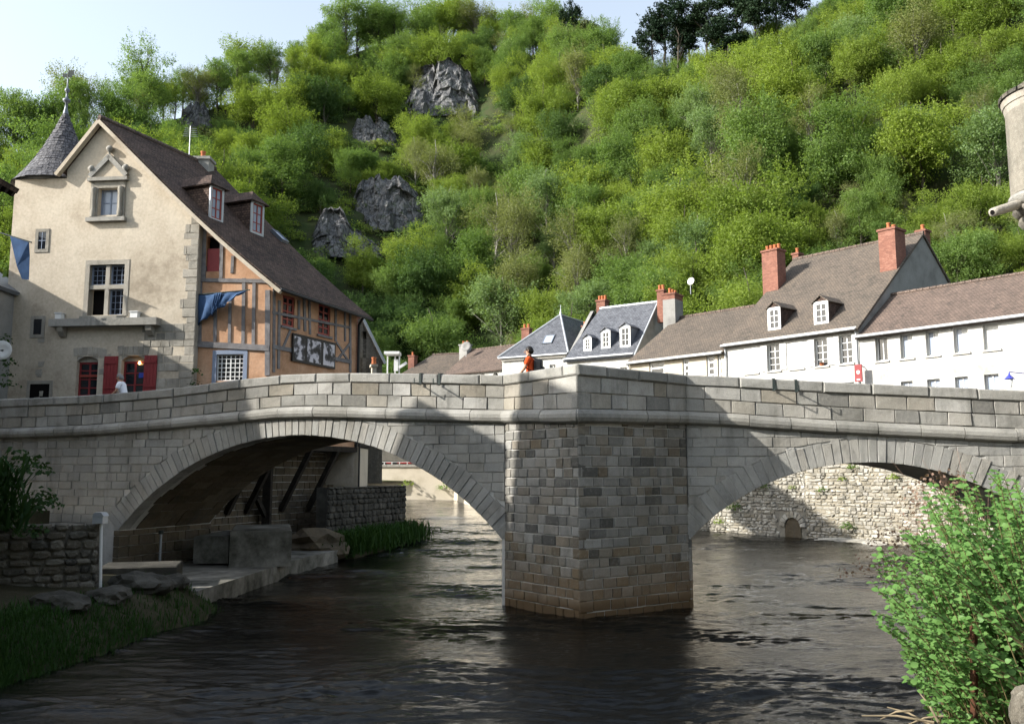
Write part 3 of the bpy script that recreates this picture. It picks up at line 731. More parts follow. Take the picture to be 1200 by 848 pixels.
def window(W, h, parent, frame, glass=GLASS, rec=0.14, fw=0.07, nx=2, ny=3, sill=None, bar=0.035, d=0.0, name='window', surround=None):
    u0, u1, z0, z1 = h; mb = MB(); D = d - rec
    for a in ((u0, u0 + fw, z0, z1), (u1 - fw, u1, z0, z1), (u0 + fw, u1 - fw, z0, z0 + fw), (u0 + fw, u1 - fw, z1 - fw, z1)): mb.box(W, *a, D - 0.06, D)
    for k in range(1, nx):
        c = u0 + (u1 - u0) * k / nx; w = bar * (1.6 if k * 2 == nx else 1); mb.box(W, c - w / 2, c + w / 2, z0 + fw, z1 - fw, D - 0.055, D - 0.008)
    for k in range(1, ny):
        c = z0 + (z1 - z0) * k / ny; mb.box(W, u0 + fw, u1 - fw, c - bar / 2, c + bar / 2, D - 0.05, D - 0.012)
    w = mb.build(name, frame, parent)
    g = MB(); g.box(W, u0 + 0.02, u1 - 0.02, z0 + 0.02, z1 - 0.02, D - 0.05, D - 0.035); g.build('pane', glass, w)
    if sill:
        s = MB(); s.box(W, u0 - 0.1, u1 + 0.1, z0 - 0.1, z0 - 0.004, d - rec, d + 0.09); s.build('sill', sill, w)
    if surround:
        s = MB(); e = 0.16
        for a in ((u0 - e, u0 - .004, z0 - .0, z1 + e), (u1 + .004, u1 + e, z0 - .0, z1 + e), (u0 - .003, u1 + .003, z1 + .004, z1 + e - .002)): s.box(W, *a, d - 0.1, d + 0.03)
        s.build('surround', surround, w)
    return w
def shutters(W, h, parent, m, d=0.0, closed=False):
    u0, u1, z0, z1 = h; w = (u1 - u0) / 2
    spans = ((u0, u0 + w - .01), (u0 + w + .01, u1)) if closed else ((u0 - w - .02, u0 - .02), (u1 + .02, u1 + w + .02))
    dd = d - 0.10 if closed else d + 0.02
    for a, b in spans:
        mb = MB(); mb.box(W, a, b, z0 + .02, z1 - .01, dd, dd + 0.04)
        for zz in (z0 + (z1 - z0) * 0.18, z0 + (z1 - z0) * 0.8): mb.box(W, a + .02, b - .02, zz - .05, zz + .05, dd + .04, dd + 0.06)
        mb.build('shutter', m, parent)
def chimney(W, u0, u1, z0, z1, d0, d1, parent, m, pots=3, cap=None, collar=ZINC):
    mb = MB(); mb.box(W, u0, u1, z0, z1, d0, d1)
    c = mb.build('chimney', m, parent)
    k = MB(); k.box(W, u0 - .07, u1 + .07, z1 + .002, z1 + .14, d0 - .07, d1 + .07); k.build('chimney_cap', cap or m, c)
    for i in range(pots):
        uu = u0 + (u1 - u0) * (i + 0.5) / pots; dd = (d0 + d1) / 2
        if d1 - d0 > u1 - u0: uu = (u0 + u1) / 2; dd = d0 + (d1 - d0) * (i + 0.5) / pots
        q = W.P(uu, z1 + .14, dd); smooth(MB()).lathe(q, [(0.13, 0), (0.11, 0.3), (0.14, 0.34), (0.13, 0.38), (0.08, 0.38), (0.08, 0.2)], 10).build('chimney_pot', POT, c)
    return c
def roof_slab(pts, th, m, parent, name='roof'):
    mb = MB(); mb.slab(pts, th); return mb.build(name, m, parent)
def gutter(W, u0, u1, z, parent, d=0.33, m=ZINC):
    mb = MB(); mb.tube([W.P(u0, z, d), W.P(u1, z, d)], 0.075, 8); return mb.build('gutter', m, parent)
def downpipe(W, u, z0, z1, parent, d=0.12, m=ZINC):
    mb = MB(); mb.tube([W.P(u, z1, 0.33), W.P(u, z1 - 0.3, d), W.P(u, z0, d)], 0.05, 8); return mb.build('downpipe', m, parent)
def ridge_caps(a, b, m, parent, n):
    a = Vector(a); b = Vector(b); mb = MB()
    for k in range(n):
        p = a.lerp(b, (k + .02) / n); q = a.lerp(b, (k + .98) / n); mb.tube([p, q], [0.10, 0.125], 7)
    o = mb.build('ridge_tile', m, parent); o['kind'] = 'stuff'; return o
def skylight(c, e1, e2, n, w, h, parent):
    """an opening roof window: e1 across, e2 up the slope, n out of the roof"""
    c = Vector(c); mb = MB(); A = lambda a, b, k: c + e1 * a + e2 * b + n * k
    for a in ((-w/2, -w/2 + .07, -h/2, h/2), (w/2 - .07, w/2, -h/2, h/2), (-w/2 + .07, w/2 - .07, -h/2, -h/2 + .07), (-w/2 + .07, w/2 - .07, h/2 - .07, h/2)):
        mb.hexa([A(a[0], a[2], -.05), A(a[1], a[2], -.05), A(a[1], a[3], -.05), A(a[0], a[3], -.05)], [A(a[0], a[2], .1), A(a[1], a[2], .1), A(a[1], a[3], .1), A(a[0], a[3], .1)])
    f = mb.build('skylight', LEAD, parent)
    g = MB(); g.hexa([A(-w/2+.05, -h/2+.05, .03), A(w/2-.05, -h/2+.05, .03), A(w/2-.05, h/2-.05, .03), A(-w/2+.05, h/2-.05, .03)], [A(-w/2+.05, -h/2+.05, .07), A(w/2-.05, -h/2+.05, .07), A(w/2-.05, h/2-.05, .07), A(-w/2+.05, h/2-.05, .07)]); g.build('pane', GLASS_L, f)
def dormer(W, u0, u1, z0, z1, dfront, dback, parent, face, cheek, roofm, frame=WHITEP, rise=0.45, glass=GLASS, hip=0.0, over=0.12):
    """a dormer: front wall plane at depth dfront, running back to dback"""
    mb = MB(); mb.box(W, u0 + .005, u1 - .005, z0 - 1.2, z1, dback, dfront - 0.05); d = mb.build('dormer', cheek, parent)
    fr = MB(); e = 0.12
    for a in ((u0, u0 + e, z0 - .1, z1), (u1 - e, u1, z0 - .1, z1), (u0 + e, u1 - e, z1 - e, z1 - .001), (u0 + e, u1 - e, z0 - .1, z0 + .02)): fr.box(W, *a, dfront - 0.04, dfront + 0.02)
    fr.build('dormer_front', face, d)
    um, zr = (u0 + u1) / 2, z1 + rise
    g = MB(); g.prism(W, [(u0, z1 + .002), (u1, z1 + .002), (um, zr - 0.03)] if hip == 0 else [(u0, z1 + .002), (u1, z1 + .002), (u1 - 0.1, z1 + .1), (u0 + .1, z1 + .1)], dback, dfront); g.build('dormer_gable', cheek, d)
    for s, ue in ((0, u0 - over), (1, u1 + over)):
        ze = z1 - 0.05; pts = [W.P(ue, ze, dfront + over), W.P(ue, ze, dback - 0.3), W.P(um, zr, dback - 1.0), W.P(um, zr, dfront + over - hip)]
        roof_slab(pts, 0.06, roofm, d, 'dormer_roof')
    if hip: 
        roof_slab([W.P(u0 - over, z1 - .05, dfront + over), W.P(u1 + over, z1 - .05, dfront + over), W.P(um, zr, dfront + over - hip)], 0.06, roofm, d, 'dormer_roof')
    window(W, (u0 + e, u1 - e, z0 + .02, z1 - e), d, frame, glass, rec=0.03, fw=0.06, nx=2, ny=3, d=dfront + 0.02)
    return d

# ================================================================== the turreted house
FAC_R = atY(228, 400, 36.6); ang = math.radians(6)
Ud = Vector((math.cos(ang), -math.sin(ang), 0))
WF = Wall((FAC_R.x - Ud.x * 9.0, FAC_R.y - Ud.y * 9.0), (FAC_R.x, FAC_R.y))
WF.L = 9.0
house = empty('turreted_house', 'cream rendered house with conical slate turret and half-timbered right wing', 'house', (FAC_R.x, FAC_R.y, 4.9))
GZ = 4.6
uA, zA = WF.px(120, 141)
u228 = 9.0; z228 = WF.px(228, 251)[1]
tu, tz = WF.px(66, 196); tu -= 0.80; tz -= .35
TR = 1.62                                              # turret radius
u79, z79 = WF.px(79, 197); z79 -= 0.1; ksl = (zA - 0.15 - z79) / (uA - u79)
fac_out = [(u79, GZ), (u228, GZ), (u228, z228 - 0.12), (uA, zA - 0.15), (u79, z79)]
wall_part(WF, [(tu - 1.05, GZ), (u79, GZ), (u79, tz - .16), (tu - 1.05, tz - .16)], [], CREAM, house, .4)
B = lambda *a: WF.box(*a)
hp = B(115.5, 221, 138, 252); hm = B(104, 310, 145, 369); hs1 = B(46, 272, 55, 292); hs2 = B(40, 374, 49.5, 392)
hg1 = B(89, 417.5, 114, 464); hg2 = B(141.5, 416.5, 168.5, 464); hh = B(35, 447, 58, 470)
hs1 = (max(hs1[0], tu + .15), hs1[1] + .12, hs1[2], hs1[3])
holes = [hp, hm, hg1, hg2]
wall_part(WF, fac_out, holes, CREAM, house, 0.45)
# turret: stands flush with the facade
tc = WF.P(tu, 0, -TR - 0.01)
smooth(MB()).lathe(tc, [(TR, GZ), (TR, tz - 0.12)], 40).build('turret_wall', CREAM, house)
smooth(MB()).lathe(tc, [(TR, tz - 0.14), (TR + 0.06, tz - 0.13), (TR + 0.12, tz + .0), (TR - .2, tz + .02)], 40).build('turret_cornice', SPANDREL, house)
zap = WF.px(73, 124)[1] + 0.6
prof = []
H_ = zap - tz
for k in range(0, 27):
    s = k / 26; r = (TR + 0.26) * ((1 - s) ** 1.22) * (1 - 0.10 * math.sin(s * math.pi)) + 0.05; prof.append((r, tz - 0.05 + H_ * s))
stp = []
for (r0, z0), (r1, z1) in zip(prof[:-1], prof[1:]): stp += [(r0 + 0.022, z0), (r1 + 0.0, z1)]
tr_ = MB(); tr_.lathe(tc, stp, 40); tr_o = tr_.build('turret_roof', SLATE_T, house)
# slate courses as separate small slates, joined
sl = MB()
for k in range(0, 24):
    (r0, z0), (r1, z1) = prof[k], prof[k + 1]; n = max(8, int(2 * math.pi * r0 / 0.24))
    for j in range(n):
        a0 = 2 * math.pi * (j + 0.5 * (k % 2)) / n; a1 = a0 + 2 * math.pi / n * 0.93; e = 0.035 + rng.uniform(-0.008, 0.012)
        if math.sin((a0 + a1) / 2) > 0.5: continue
        q = lambda a, r, z: (tc.x + r * math.cos(a), tc.y + r * math.sin(a), z)
        dz = rng.uniform(-0.015, 0.015)
        sl.poly([q(a0, r0 + e + .02, z0 - .03 + dz), q(a1, r0 + e + .02, z0 - .03 + dz), q(a1, r1 + 0.012, z1 + .02), q(a0, r1 + 0.012, z1 + .02)])
        sl.poly([q(a0, r0, z0 - .03 + dz), q(a1, r0, z0 - .03 + dz), q(a1, r0 + e + .02, z0 - .03 + dz), q(a0, r0 + e + .02, z0 - .03 + dz)])
sl.build('turret_slate', SLATE_T, tr_o, 'stuff')
smooth(MB()).lathe(tc, [(0.44, zap - 1.45), (0.30, zap - 1.0), (0.16, zap - .45), (0.07, zap), (0.05, zap + .25), (0.15, zap + .32), (0.17, zap + .42), (0.05, zap + .5), (0.045, zap + .75), (0.11, zap + .82), (0.11, zap + .9), (0.035, zap + .98), (0.03, zap + 1.4)], 14).build('lead_finial', LEAD, house)
mb = MB(); q = tc + Vector((0, 0, zap + 1.4)); mb.tube([q, q + Vector((0, 0, 0.35))], 0.02, 6); mb.box(Wall((q.x - .25, q.y), (q.x + .25, q.y)), 0.0, 0.42, q.z + .08, q.z + .26, -.01, .01)
mb.box(Wall((q.x - .25, q.y), (q.x + .25, q.y)), 0.25, 0.5, q.z + .2, q.z + .42, -.009, .009); mb.build('weather_vane', IRON, house)
# slit window and small windows on the turret side (dark openings with stone rims)
def stone_window(W, h, parent, d=0.0, glass=GLASS, bars=True, name='stone_window'):
    u0, u1, z0, z1 = h; mb = MB(); e = 0.14
    for a in ((u0 - e, u0, z0 - e, z1 + e), (u1, u1 + e, z0 - e, z1 + e), (u0 + .002, u1 - .002, z1, z1 + e - .003), (u0 + .002, u1 - .002, z0 - e + .003, z0)): mb.box(W, *a, d - 0.1, d + 0.03)
    w = mb.build(name, QUOIN, parent); g = MB(); g.box(W, u0, u1, z0, z1, d - 0.08, d + 0.008); g.build('pane', glass, w)
    if bars:
        b = MB(); b.box(W, (u0 + u1) / 2 - .012, (u0 + u1) / 2 + .012, z0, z1, d + .009, d + .022)
        b.box(W, u0, u1, (z0 + z1) / 2 - .012, (z0 + z1) / 2 + .012, d + .01, d + .02); b.build('glazing_bar', BLUEP, w)
    return w
an = math.radians(222); TW = lambda deg: Wall((tc.x + TR * math.cos(math.radians(deg)) + math.sin(math.radians(deg)) * 0.5, tc.y + TR * math.sin(math.radians(deg)) - math.cos(math.radians(deg)) * 0.5),
                                             (tc.x + TR * math.cos(math.radians(deg)) - math.sin(math.radians(deg)) * 0.5, tc.y + TR * math.sin(math.radians(deg)) + math.cos(math.radians(deg)) * 0.5))
W_ = TW(226); zz = WF.px(25, 235)[1]; stone_window(W_, (0.32, 0.68, zz - 0.36, zz + 0.36), house, 0.05, DARK, False)
q = B(45, 272, 54, 292); stone_window(WF, q, house, 0.0, GLASS, True)
zz = (hs2[2] + hs2[3]) / 2; stone_window(WF, B(39.5, 374, 49, 392), house, 0.0, GLASS, False)
stone_window(WF, (hh[0], hh[1], GZ, hh[3] - .1), house, 0.0, DARK, False, 'cellar_opening')
# pedimented dormer-like window
pw = window(WF, hp, house, BLUEP, GLASS_L, rec=0.2, fw=0.07, nx=2, ny=2)
sb = MB(); e = 0.34
for a in ((hp[0] - e, hp[0] - .01, hp[2] - .12, hp[3] + .3), (hp[1] + .01, hp[1] + e, hp[2] - .12, hp[3] + .3), (hp[0] - .008, hp[1] + .008, hp[3] + .01, hp[3] + .3)): sb.box(WF, *a, -0.05, 0.07)
sb.build('window_surround', QUOIN, pw)
sb = MB(); sb.box(WF, hp[0] - e - .1, hp[1] + e + .1, hp[2] - .3, hp[2] - .125, -0.05, 0.2); sb.build('sill', SPANDREL, pw)
sb = MB(); sb.box(WF, hp[0] - e - .12, hp[1] + e + .12, hp[3] + .305, hp[3] + .46, -0.05, 0.2); sb.build('cornice', SPANDREL, pw)
for uu in (hp[0] - 0.17, hp[1] + 0.17):
    smooth(MB()).lathe(WF.P(uu, hp[2] - .1, 0.1), [(0.10, 0), (0.13, .2), (0.09, .3), (0.09, 1.0), (0.14, 1.15), (0.10, 1.3)], 10).build('colonnette', QUOIN, pw)
um = (hp[0] + hp[1]) / 2; zc_ = hp[3] + .46; zp_ = WF.px(127, 184)[1]
pd = MB(); ww = (hp[1] - hp[0]) / 2 + e
pd.prism(WF, [(um - ww, zc_ + .01), (um + ww, zc_ + .01), (um, zp_ - .12)], -0.05, 0.06); pdo = pd.build('pediment', CREAM, pw)
pd = MB(); pd.beam(WF.P(um - ww - .05, zc_ + .06, .1), WF.P(um + .02, zp_, .1), 0.2, 0.14, WF.N); pd.beam(WF.P(um + ww + .05, zc_ + .06, .1), WF.P(um - .02, zp_, .1), 0.2, 0.14, WF.N); pd.build('pediment_moulding', SPANDREL, pw)
for uu, z0 in ((um - ww, zc_ + .1), (um + ww, zc_ + .1), (um, zp_ + .02)):
    smooth(MB()).lathe(WF.P(uu, z0, 0.1), [(0.05, 0), (0.04, .14), (0.07, .16), (0.15, .27), (0.15, .34), (0.08, .43), (0.0, .46)], 12).build('ball_finial', SPANDREL, pw)
# mullioned window
mw = empty
u0, u1, z0, z1 = hm; mu = (u0 + u1) / 2; mzz = z0 + (z1 - z0) * 0.56; mb = MB()
e = 0.2
for a in ((u0 - e, u0, z0 - .05, z1 + e), (u1, u1 + e, z0 - .05, z1 + e), (u0 + .003, u1 - .003, z1, z1 + e - .004)): mb.box(WF, *a, -0.3, 0.02)
mb.box(WF, mu - .09, mu + .09, z0, z1, -0.28, -0.05); mb.box(WF, u0, u1, mzz - .09, mzz + .09, -0.275, -0.045)
mo = mb.build('mullioned_window', QUOIN, house)
s = MB(); s.box(WF, u0 - .25, u1 + .12, z0 - .22, z0 - .06, -0.3, 0.18); s.build('sill', SPANDREL, mo)
for (a, b, c, e_, gl) in ((u0, mu - .09, mzz + .09, z1, 1), (mu + .09, u1, mzz + .09, z1, 1), (u0, mu - .09, z0, mzz - .09, 0), (mu + .09, u1, z0, mzz - .09, 1)):
    fr = MB(); f = 0.06
    if gl:
        for q in ((a, a + f, c, e_), (b - f, b, c, e_), (a + f, b - f, c, c + f), (a + f, b - f, e_ - f, e_)): fr.box(WF, *q, -0.24, -0.18)
        for k in range(1, 3): fr.box(WF, a + (b - a) * k / 3 - .008, a + (b - a) * k / 3 + .008, c + f, e_ - f, -0.225, -0.2)
        for k in range(1, 4): fr.box(WF, a + f, b - f, c + (e_ - c) * k / 4 - .008, c + (e_ - c) * k / 4 + .008, -0.222, -0.203)
        fo = fr.build('casement', BLUEP, mo); g = MB(); g.box(WF, a + .02, b - .02, c + .02, e_ - .02, -0.235, -0.228); g.build('pane', GLASS, fo)
    else:
        g = MB(); g.box(WF, a, b, c, e_, -0.40, -0.39); g.build('dark_opening', DARK, mo)
# the long stone shelf on corbels and two white lamp boxes
bs = B(64, 374.5, 189, 383); mb = MB(); mb.box(WF, bs[0], bs[1], bs[2], bs[3], -0.05, 0.42); sh = mb.build('stone_shelf', SPANDREL, house)
for uu in (bs[0] + .45, bs[1] - .4):
    mb = MB(); mb.prism(Wall((WF.P(uu, 0).x, WF.P(uu, 0).y), (WF.P(uu, 0, 1).x, WF.P(uu, 0, 1).y)), [(0, bs[2] - .42), (0.12, bs[2] - .4), (0.3, bs[2] - .2), (0.36, bs[2] - .003), (0, bs[2] - .003)], -0.13, 0.13); mb.build('corbel', QUOIN, sh)
for x0, x1 in ((69.5, 76.5), (156.5, 165)):
    a = WF.px(x0, 372)[0]; b = WF.px(x1, 372)[0]; mb = MB(); mb.box(WF, a, b, bs[3] + .003, bs[3] + .25, 0.05, 0.3); mb.box(WF, a - .03, b + .03, bs[3] + .252, bs[3] + .29, 0.02, 0.33)
    tag(mb.build('lamp_box', WHITEP), 'white floodlight box on the %s end of the stone shelf' % ('left' if x0 < 100 else 'right'), 'lamp', 'floodlights on the stone shelf')
# ground floor openings, arched, in red joinery
def arched(h, name, lower_panel):
    u0, u1, z0, z1 = h; mb = MB(); mb.box(WF, u0, u1, z1 - .22, z1, -0.3, -.19); mb.prism(WF, [(u0, z1 - .2), (u0 + .12, z1 - .09), (u0 + .3, z1 - .02), (u0 + .02, z1 - .0)][::-1], -.3, -.02)
    mb.prism(WF, [(u1, z1 - .2), (u1 - .12, z1 - .09), (u1 - .3, z1 - .02), (u1 - .02, z1 - .0)], -.3, -.02)
    ar = mb.build(name + '_arch', QUOIN, house)
    w = window(WF, (u0, u1, z0, z1 - .22), house, REDP, GLASS, rec=0.22, fw=0.08, nx=2, ny=4 if lower_panel else 3, bar=0.05, name=name)
    if lower_panel:
        m2 = MB(); zz = z0 + (z1 - z0) * 0.52; m2.box(WF, u0 + .02, u1 - .02, zz - .05, zz + .05, -.27, -.17); m2.build('transom', REDF, w)
    for k in range(6):
        a = u0 - 0.15 + (u1 - u0 + .3) * k / 6; b = u0 - 0.15 + (u1 - u0 + .3) * (k + 1) / 6
        f = lambda x: z1 - 0.0 + 0.05 - 0.5 * ((x - (u0 + u1) / 2) ** 2) * 0.25
        stone('lintel_stone', WF, [(a + .01, f(a)), (b - .01, f(b)), (b - .01 + (b - (u0+u1)/2) * .08, f(b) + .34), (a + .01 + (a - (u0+u1)/2) * .08, f(a) + .34)], 0.02, -.1, QUOIN, house)
    return w
arched(hg1, 'red_window', True); arched(hg2, 'red_window', False)
bs1 = B(167, 434, 168, 435); p = WF.P(hg2[1] - .3, WF.px(160, 425)[1], -0.16)
bl = bpy.data.lights.new('bulb', 'POINT'); 
smooth(MB()).lathe(p, [(0.0, -.06), (.05, -.03), (.06, 0), (.04, .05), (.02, .08), (0, .09)], 10).build('lamp_bulb', None, house)
em = NT('lit_bulb'); em.b.inputs['Emission Color'].default_value = (1, .55, .2, 1); em.b.inputs['Emission Strength'].default_value = 6.0; em.done((1, .7, .4))
for o in bpy.data.objects:
    if o.name == 'lamp_bulb': o.data.materials.append(em.m)
mb = MB(); q = B(160, 436, 168, 442); mb.box(WF, *q, -.2, -.18); mb.build('blue_notice', m_plain('blue_sign', (0.03, 0.07, 0.4), .5), house)
for x0, y0, x1, y1 in ((122, 417.5, 138, 464), (169, 416.5, 184, 462)):
    q = B(x0, y0, x1, y1); mb = MB(); n = 4
    for k in range(n): mb.box(WF, q[0] + (q[1] - q[0]) * k / n + .006, q[0] + (q[1] - q[0]) * (k + 1) / n - .002, q[2], q[3], 0.03, 0.07)
    for f in (.22, .84): mb.box(WF, q[0] + .02, q[1] - .02, q[2] + (q[3] - q[2]) * f - .06, q[2] + (q[3] - q[2]) * f + .06, .07, .095)
    mb.build('red_shutter', REDP, house)
# exposed quoins and masonry at the right edge
z = GZ
while z < z228 - 0.3:
    h = rng.uniform(0.26, 0.40); low = z < bs[2] - 0.1
    ln = rng.uniform(0.9, 1.7) if (low or rng.random() < .35) else rng.uniform(0.35, 0.75)
    if low: ln = max(ln, u228 - WF.px(184, 420)[0] + rng.uniform(-.1, .9) * (z > bs[2] - 1.0))
    u = u228
    while u > u228 - ln:
        a = max(u - rng.uniform(0.35, 0.75), u228 - ln)
        if u - a > 0.12 and (rng.random() < 0.86 or u == u228): stone('quoin_stone', WF, [(a + .008, z + .008), (u - .008, z + .008), (u - .008, z + h - .008), (a + .008, z + h - .008)], 0.016 + rng.uniform(-.008, .012), -0.2, QUOIN, house)
        u = a
    z += h
for k in range(26):
    zz = rng.uniform(GZ, bs[2] - .5); uu = rng.choice([hg1[0] - .35, hg1[1] + .12, hg2[0] - .25, tu + .6]) + rng.uniform(-.15, .15)
    if any(hh_[0] - .3 < uu + .2 < hh_[1] + .15 and zz < hh_[3] + .1 for hh_ in (hg1, hg2)): continue
    stone('quoin_stone', WF, [(uu, zz), (uu + rng.uniform(.2, .32), zz), (uu + .3, zz + .24), (uu, zz + .22)], 0.012, -.1, QUOIN, house)

# --- half-timbered wing: gable part, recessed a little, and the river side
WT = Wall((WF.P(u228, 0, -.32).x, WF.P(u228, 0, -.32).y), (WF.P(u228 + 4, 0, -.32).x, WF.P(u228 + 4, 0, -.32).y))
uC = WT.px(317.5, 400)[0]; zE = WT.px(318, 334)[1]
CORN = WT.P(uC, 0)
sd_a = math.radians(23); S_ = Vector((math.sin(sd_a), math.cos(sd_a), 0))
WS = Wall((CORN.x, CORN.y), (CORN.x + S_.x * 10, CORN.y + S_.y * 10))
LS = WS.px(418, 400)[0]
OUT = WS.N                                           # outward from the river side
# stone return at the corner
mb = MB(); mb.box(WF, u228 - .5, u228 + .012, GZ, z228 - .15, -0.6, -.03); mb.build('corner_return', QUOIN, house)
zr0 = WT.px(228, 253)[1]
ho_s = WT.box(242, 277, 258, 318); ho_l = WT.box(253.5, 415, 285, 446)
wall_part(WT, [(-.3, GZ), (uC, GZ), (uC, zE - .2), (-.3, zr0 - .12)], [ho_s, ho_l], ORANGE, house, 0.3)
mb = MB(); mb.box(WT, ho_s[0] + .02, ho_s[1] - .02, ho_s[2] + .02, ho_s[2] + (ho_s[3] - ho_s[2]) * .66, -.12, -.06); mb.build('red_shutter', REDP, house)
mb = MB(); mb.box(WT, ho_s[0], ho_s[1], ho_s[2], ho_s[3], -.29, -.28); mb.build('dark_opening', DARK, house)
wl = window(WT, ho_l, house, WHITEP, GLASS, rec=.08, fw=.05, nx=6, ny=6, bar=.03)
fr = MB(); e = .17
for a in ((ho_l[0] - e, ho_l[0], GZ, ho_l[3] + e), (ho_l[1], ho_l[1] + e, GZ, ho_l[3] + e), (ho_l[0], ho_l[1], ho_l[3], ho_l[3] + e)): fr.box(WT, *a, -.1, .03)
fr.build('window_frame', BLUEP, wl)
def timbers(W, lines, w=0.16, d=0.03, parent=house, m=TIMBER):
    for (x0, y0, x1, y1) in lines:
        a = W.px(x0, y0); b = W.px(x1, y1); mb = MB(); mb.beam(W.P(*a, d - .06), W.P(*b, d - .06), w * rng.uniform(.85, 1.15), 0.13, W.N); mb.build('timber', m, parent)
        d += 0.0009
timbers(WT, [(236, 270, 234, 404), (240, 268, 239, 326), (260, 285, 259, 326), (273, 300, 272, 320), (286, 326, 285, 404), (298, 330, 297, 404), (253, 345, 252, 400), (270, 345, 269, 402)], .14)
timbers(WT, [(231, 328, 314, 329.5)], .15, .045); timbers(WT, [(230, 403, 316, 408)], .24, .07); timbers(WT, [(314, 340, 313.5, 440)], .2, .05)
# cloth on a pole
# river side wall, jettied over the bank
hw1 = WS.box(331, 347, 345, 383); hw2 = WS.box(373, 357, 387, 393)
zS = WS.px(330, 337)[1]
zJ = 4.75
wall_part(WS, [(0, zJ), (LS, zJ), (LS, zS - .1), (0, zS - .05)], [hw1, hw2], ORANGE, house, 0.3)
for h in (hw1, hw2): window(WS, h, house, REDF, GLASS, rec=.04, fw=.1, nx=2, ny=4, bar=.06, sill=TIMBER)
timbers(WS, [(321, 340, 320.5, 436), (350, 352, 350, 386), (362, 352, 363, 392), (393, 363, 393, 400), (404, 366, 404, 400), (410, 362, 410, 436), (327, 352, 326, 432), (356, 350, 357, 388)], .15)
timbers(WS, [(319, 366, 411, 384)], .13, .04); timbers(WS, [(319, 406, 411, 424)], .2, .055); timbers(WS, [(394, 401, 409, 425), (409, 403, 394, 423), (341, 384, 330, 410)], .13, .035)
for y in range(5):
    pass
# poster board with three photographs
pb = MB(); q0 = WS.px(341, 390); q1 = WS.px(391, 402); zb0 = WS.px(341, 423)[1]; zb1 = WS.px(391, 433)[1]
pb.prism(WS, [(q0[0], zb0), (q1[0], zb1), (q1[0], q1[1]), (q0[0], q0[1])], .06, .12); board = pb.build('poster_board', BLACK)
tag(board, 'black board with three black and white photographs on the half-timbered wall', 'poster')
t = NT('photo_print'); v = t.coord('Object', (1, 1, 1)); a = t.noise(v, 2.6, 3, .5); PH = t.done(t.ramp(a, [(.02, .02, .02), (.08, .08, .09), (.5, .48, .52), (.62, .6, .62)], [.35, .47, .53, .7]), .5)
for f0, f1 in ((.03, .27), (.32, .64), (.70, .97)):
    L = q1[0] - q0[0]; zz = lambda f, a, b: a + (b - a) * f
    pb = MB(); pb.prism(WS, [(q0[0] + L * f0, zz(f0, zb0, zb1) + .1), (q0[0] + L * f1, zz(f1, zb0, zb1) + .1), (q0[0] + L * f1, zz(f1, q0[1], q1[1]) - .12), (q0[0] + L * f0, zz(f0, q0[1], q1[1]) - .12)], .1205, .124); pb.build('photograph', PH, board)
dp = MB(); dp.tube([WS.P(LS - .15, zS - .3, .5), WS.P(LS + .02, zS - .7, .1), WS.P(LS + .02, zJ, .1)], .07, 8); dp.build('downpipe', BLACK, house)
# back walls
mb = MB(); Bk = WF.P(tu, 0, -6.5); mb.hexa([WS.P(LS, 3.0), WS.P(LS, 3.0, -.3), (Bk.x, Bk.y + 2, 3.0), (Bk.x, Bk.y + 2.3, 3.0)], [WS.P(LS, zS), WS.P(LS, zS, -.3), (Bk.x, Bk.y + 2, zS), (Bk.x, Bk.y + 2.3, zS)]); mb.build('back_wall', CREAM, house)

# --- roof
apex = WF.P(uA, zA + .06, .25)
uE, zE2 = WF.px(331, 337)
eaveF = WF.P(uE, zE2 - .02, .22); 
RL = LS + 0.55
apexB = apex + S_ * (RL + .2); 
eaveB = eaveF + S_ * (RL + .1); eaveB.z -= 0.15
def rp(t, back):
    a, b = (apexB, eaveB) if back else (apex, eaveF)
    p = a.lerp(b, t); p = p.copy(); p.z -= 0.30 * math.sin(t * math.pi) * (0.45 + t * .6); return p
NS = 9
rm = MB()
for k in range(NS):
    t0, t1 = k / NS, (k + 1) / NS; rm.slab([rp(t1, 0), rp(t1, 1), rp(t0, 1), rp(t0, 0)], 0.14)
mroof = rm.build('roof', TILE_D, house)
uLw, zLw = WF.px(74, 202)
lf = WF.P(uLw - 0.15, zLw, .25); lfb = lf + S_ * (RL + .2)
roof_slab([apex, apexB, lfb, lf], .14, TILE_D, house)
ridge_caps(apex, apexB, TILE_R, mroof, 22)
vg = MB()
for k in range(NS): vg.beam(rp(k / NS, 0) + Vector((0, .05, -.20)), rp((k + 1) / NS, 0) + Vector((0, .05, -.20)), .24, .15)
vg.beam(apex + Vector((0, .05, -.20)), lf + Vector((0, .05, -.20)), .24, .15); vg.build('verge_mortar', CREAM, mroof)
mb = MB(); mb.tube([eaveF + Vector((0, 0, -.1)), eaveB + Vector((0, 0, -.1))], .07, 7); mb.build('gutter', BLACK, house)
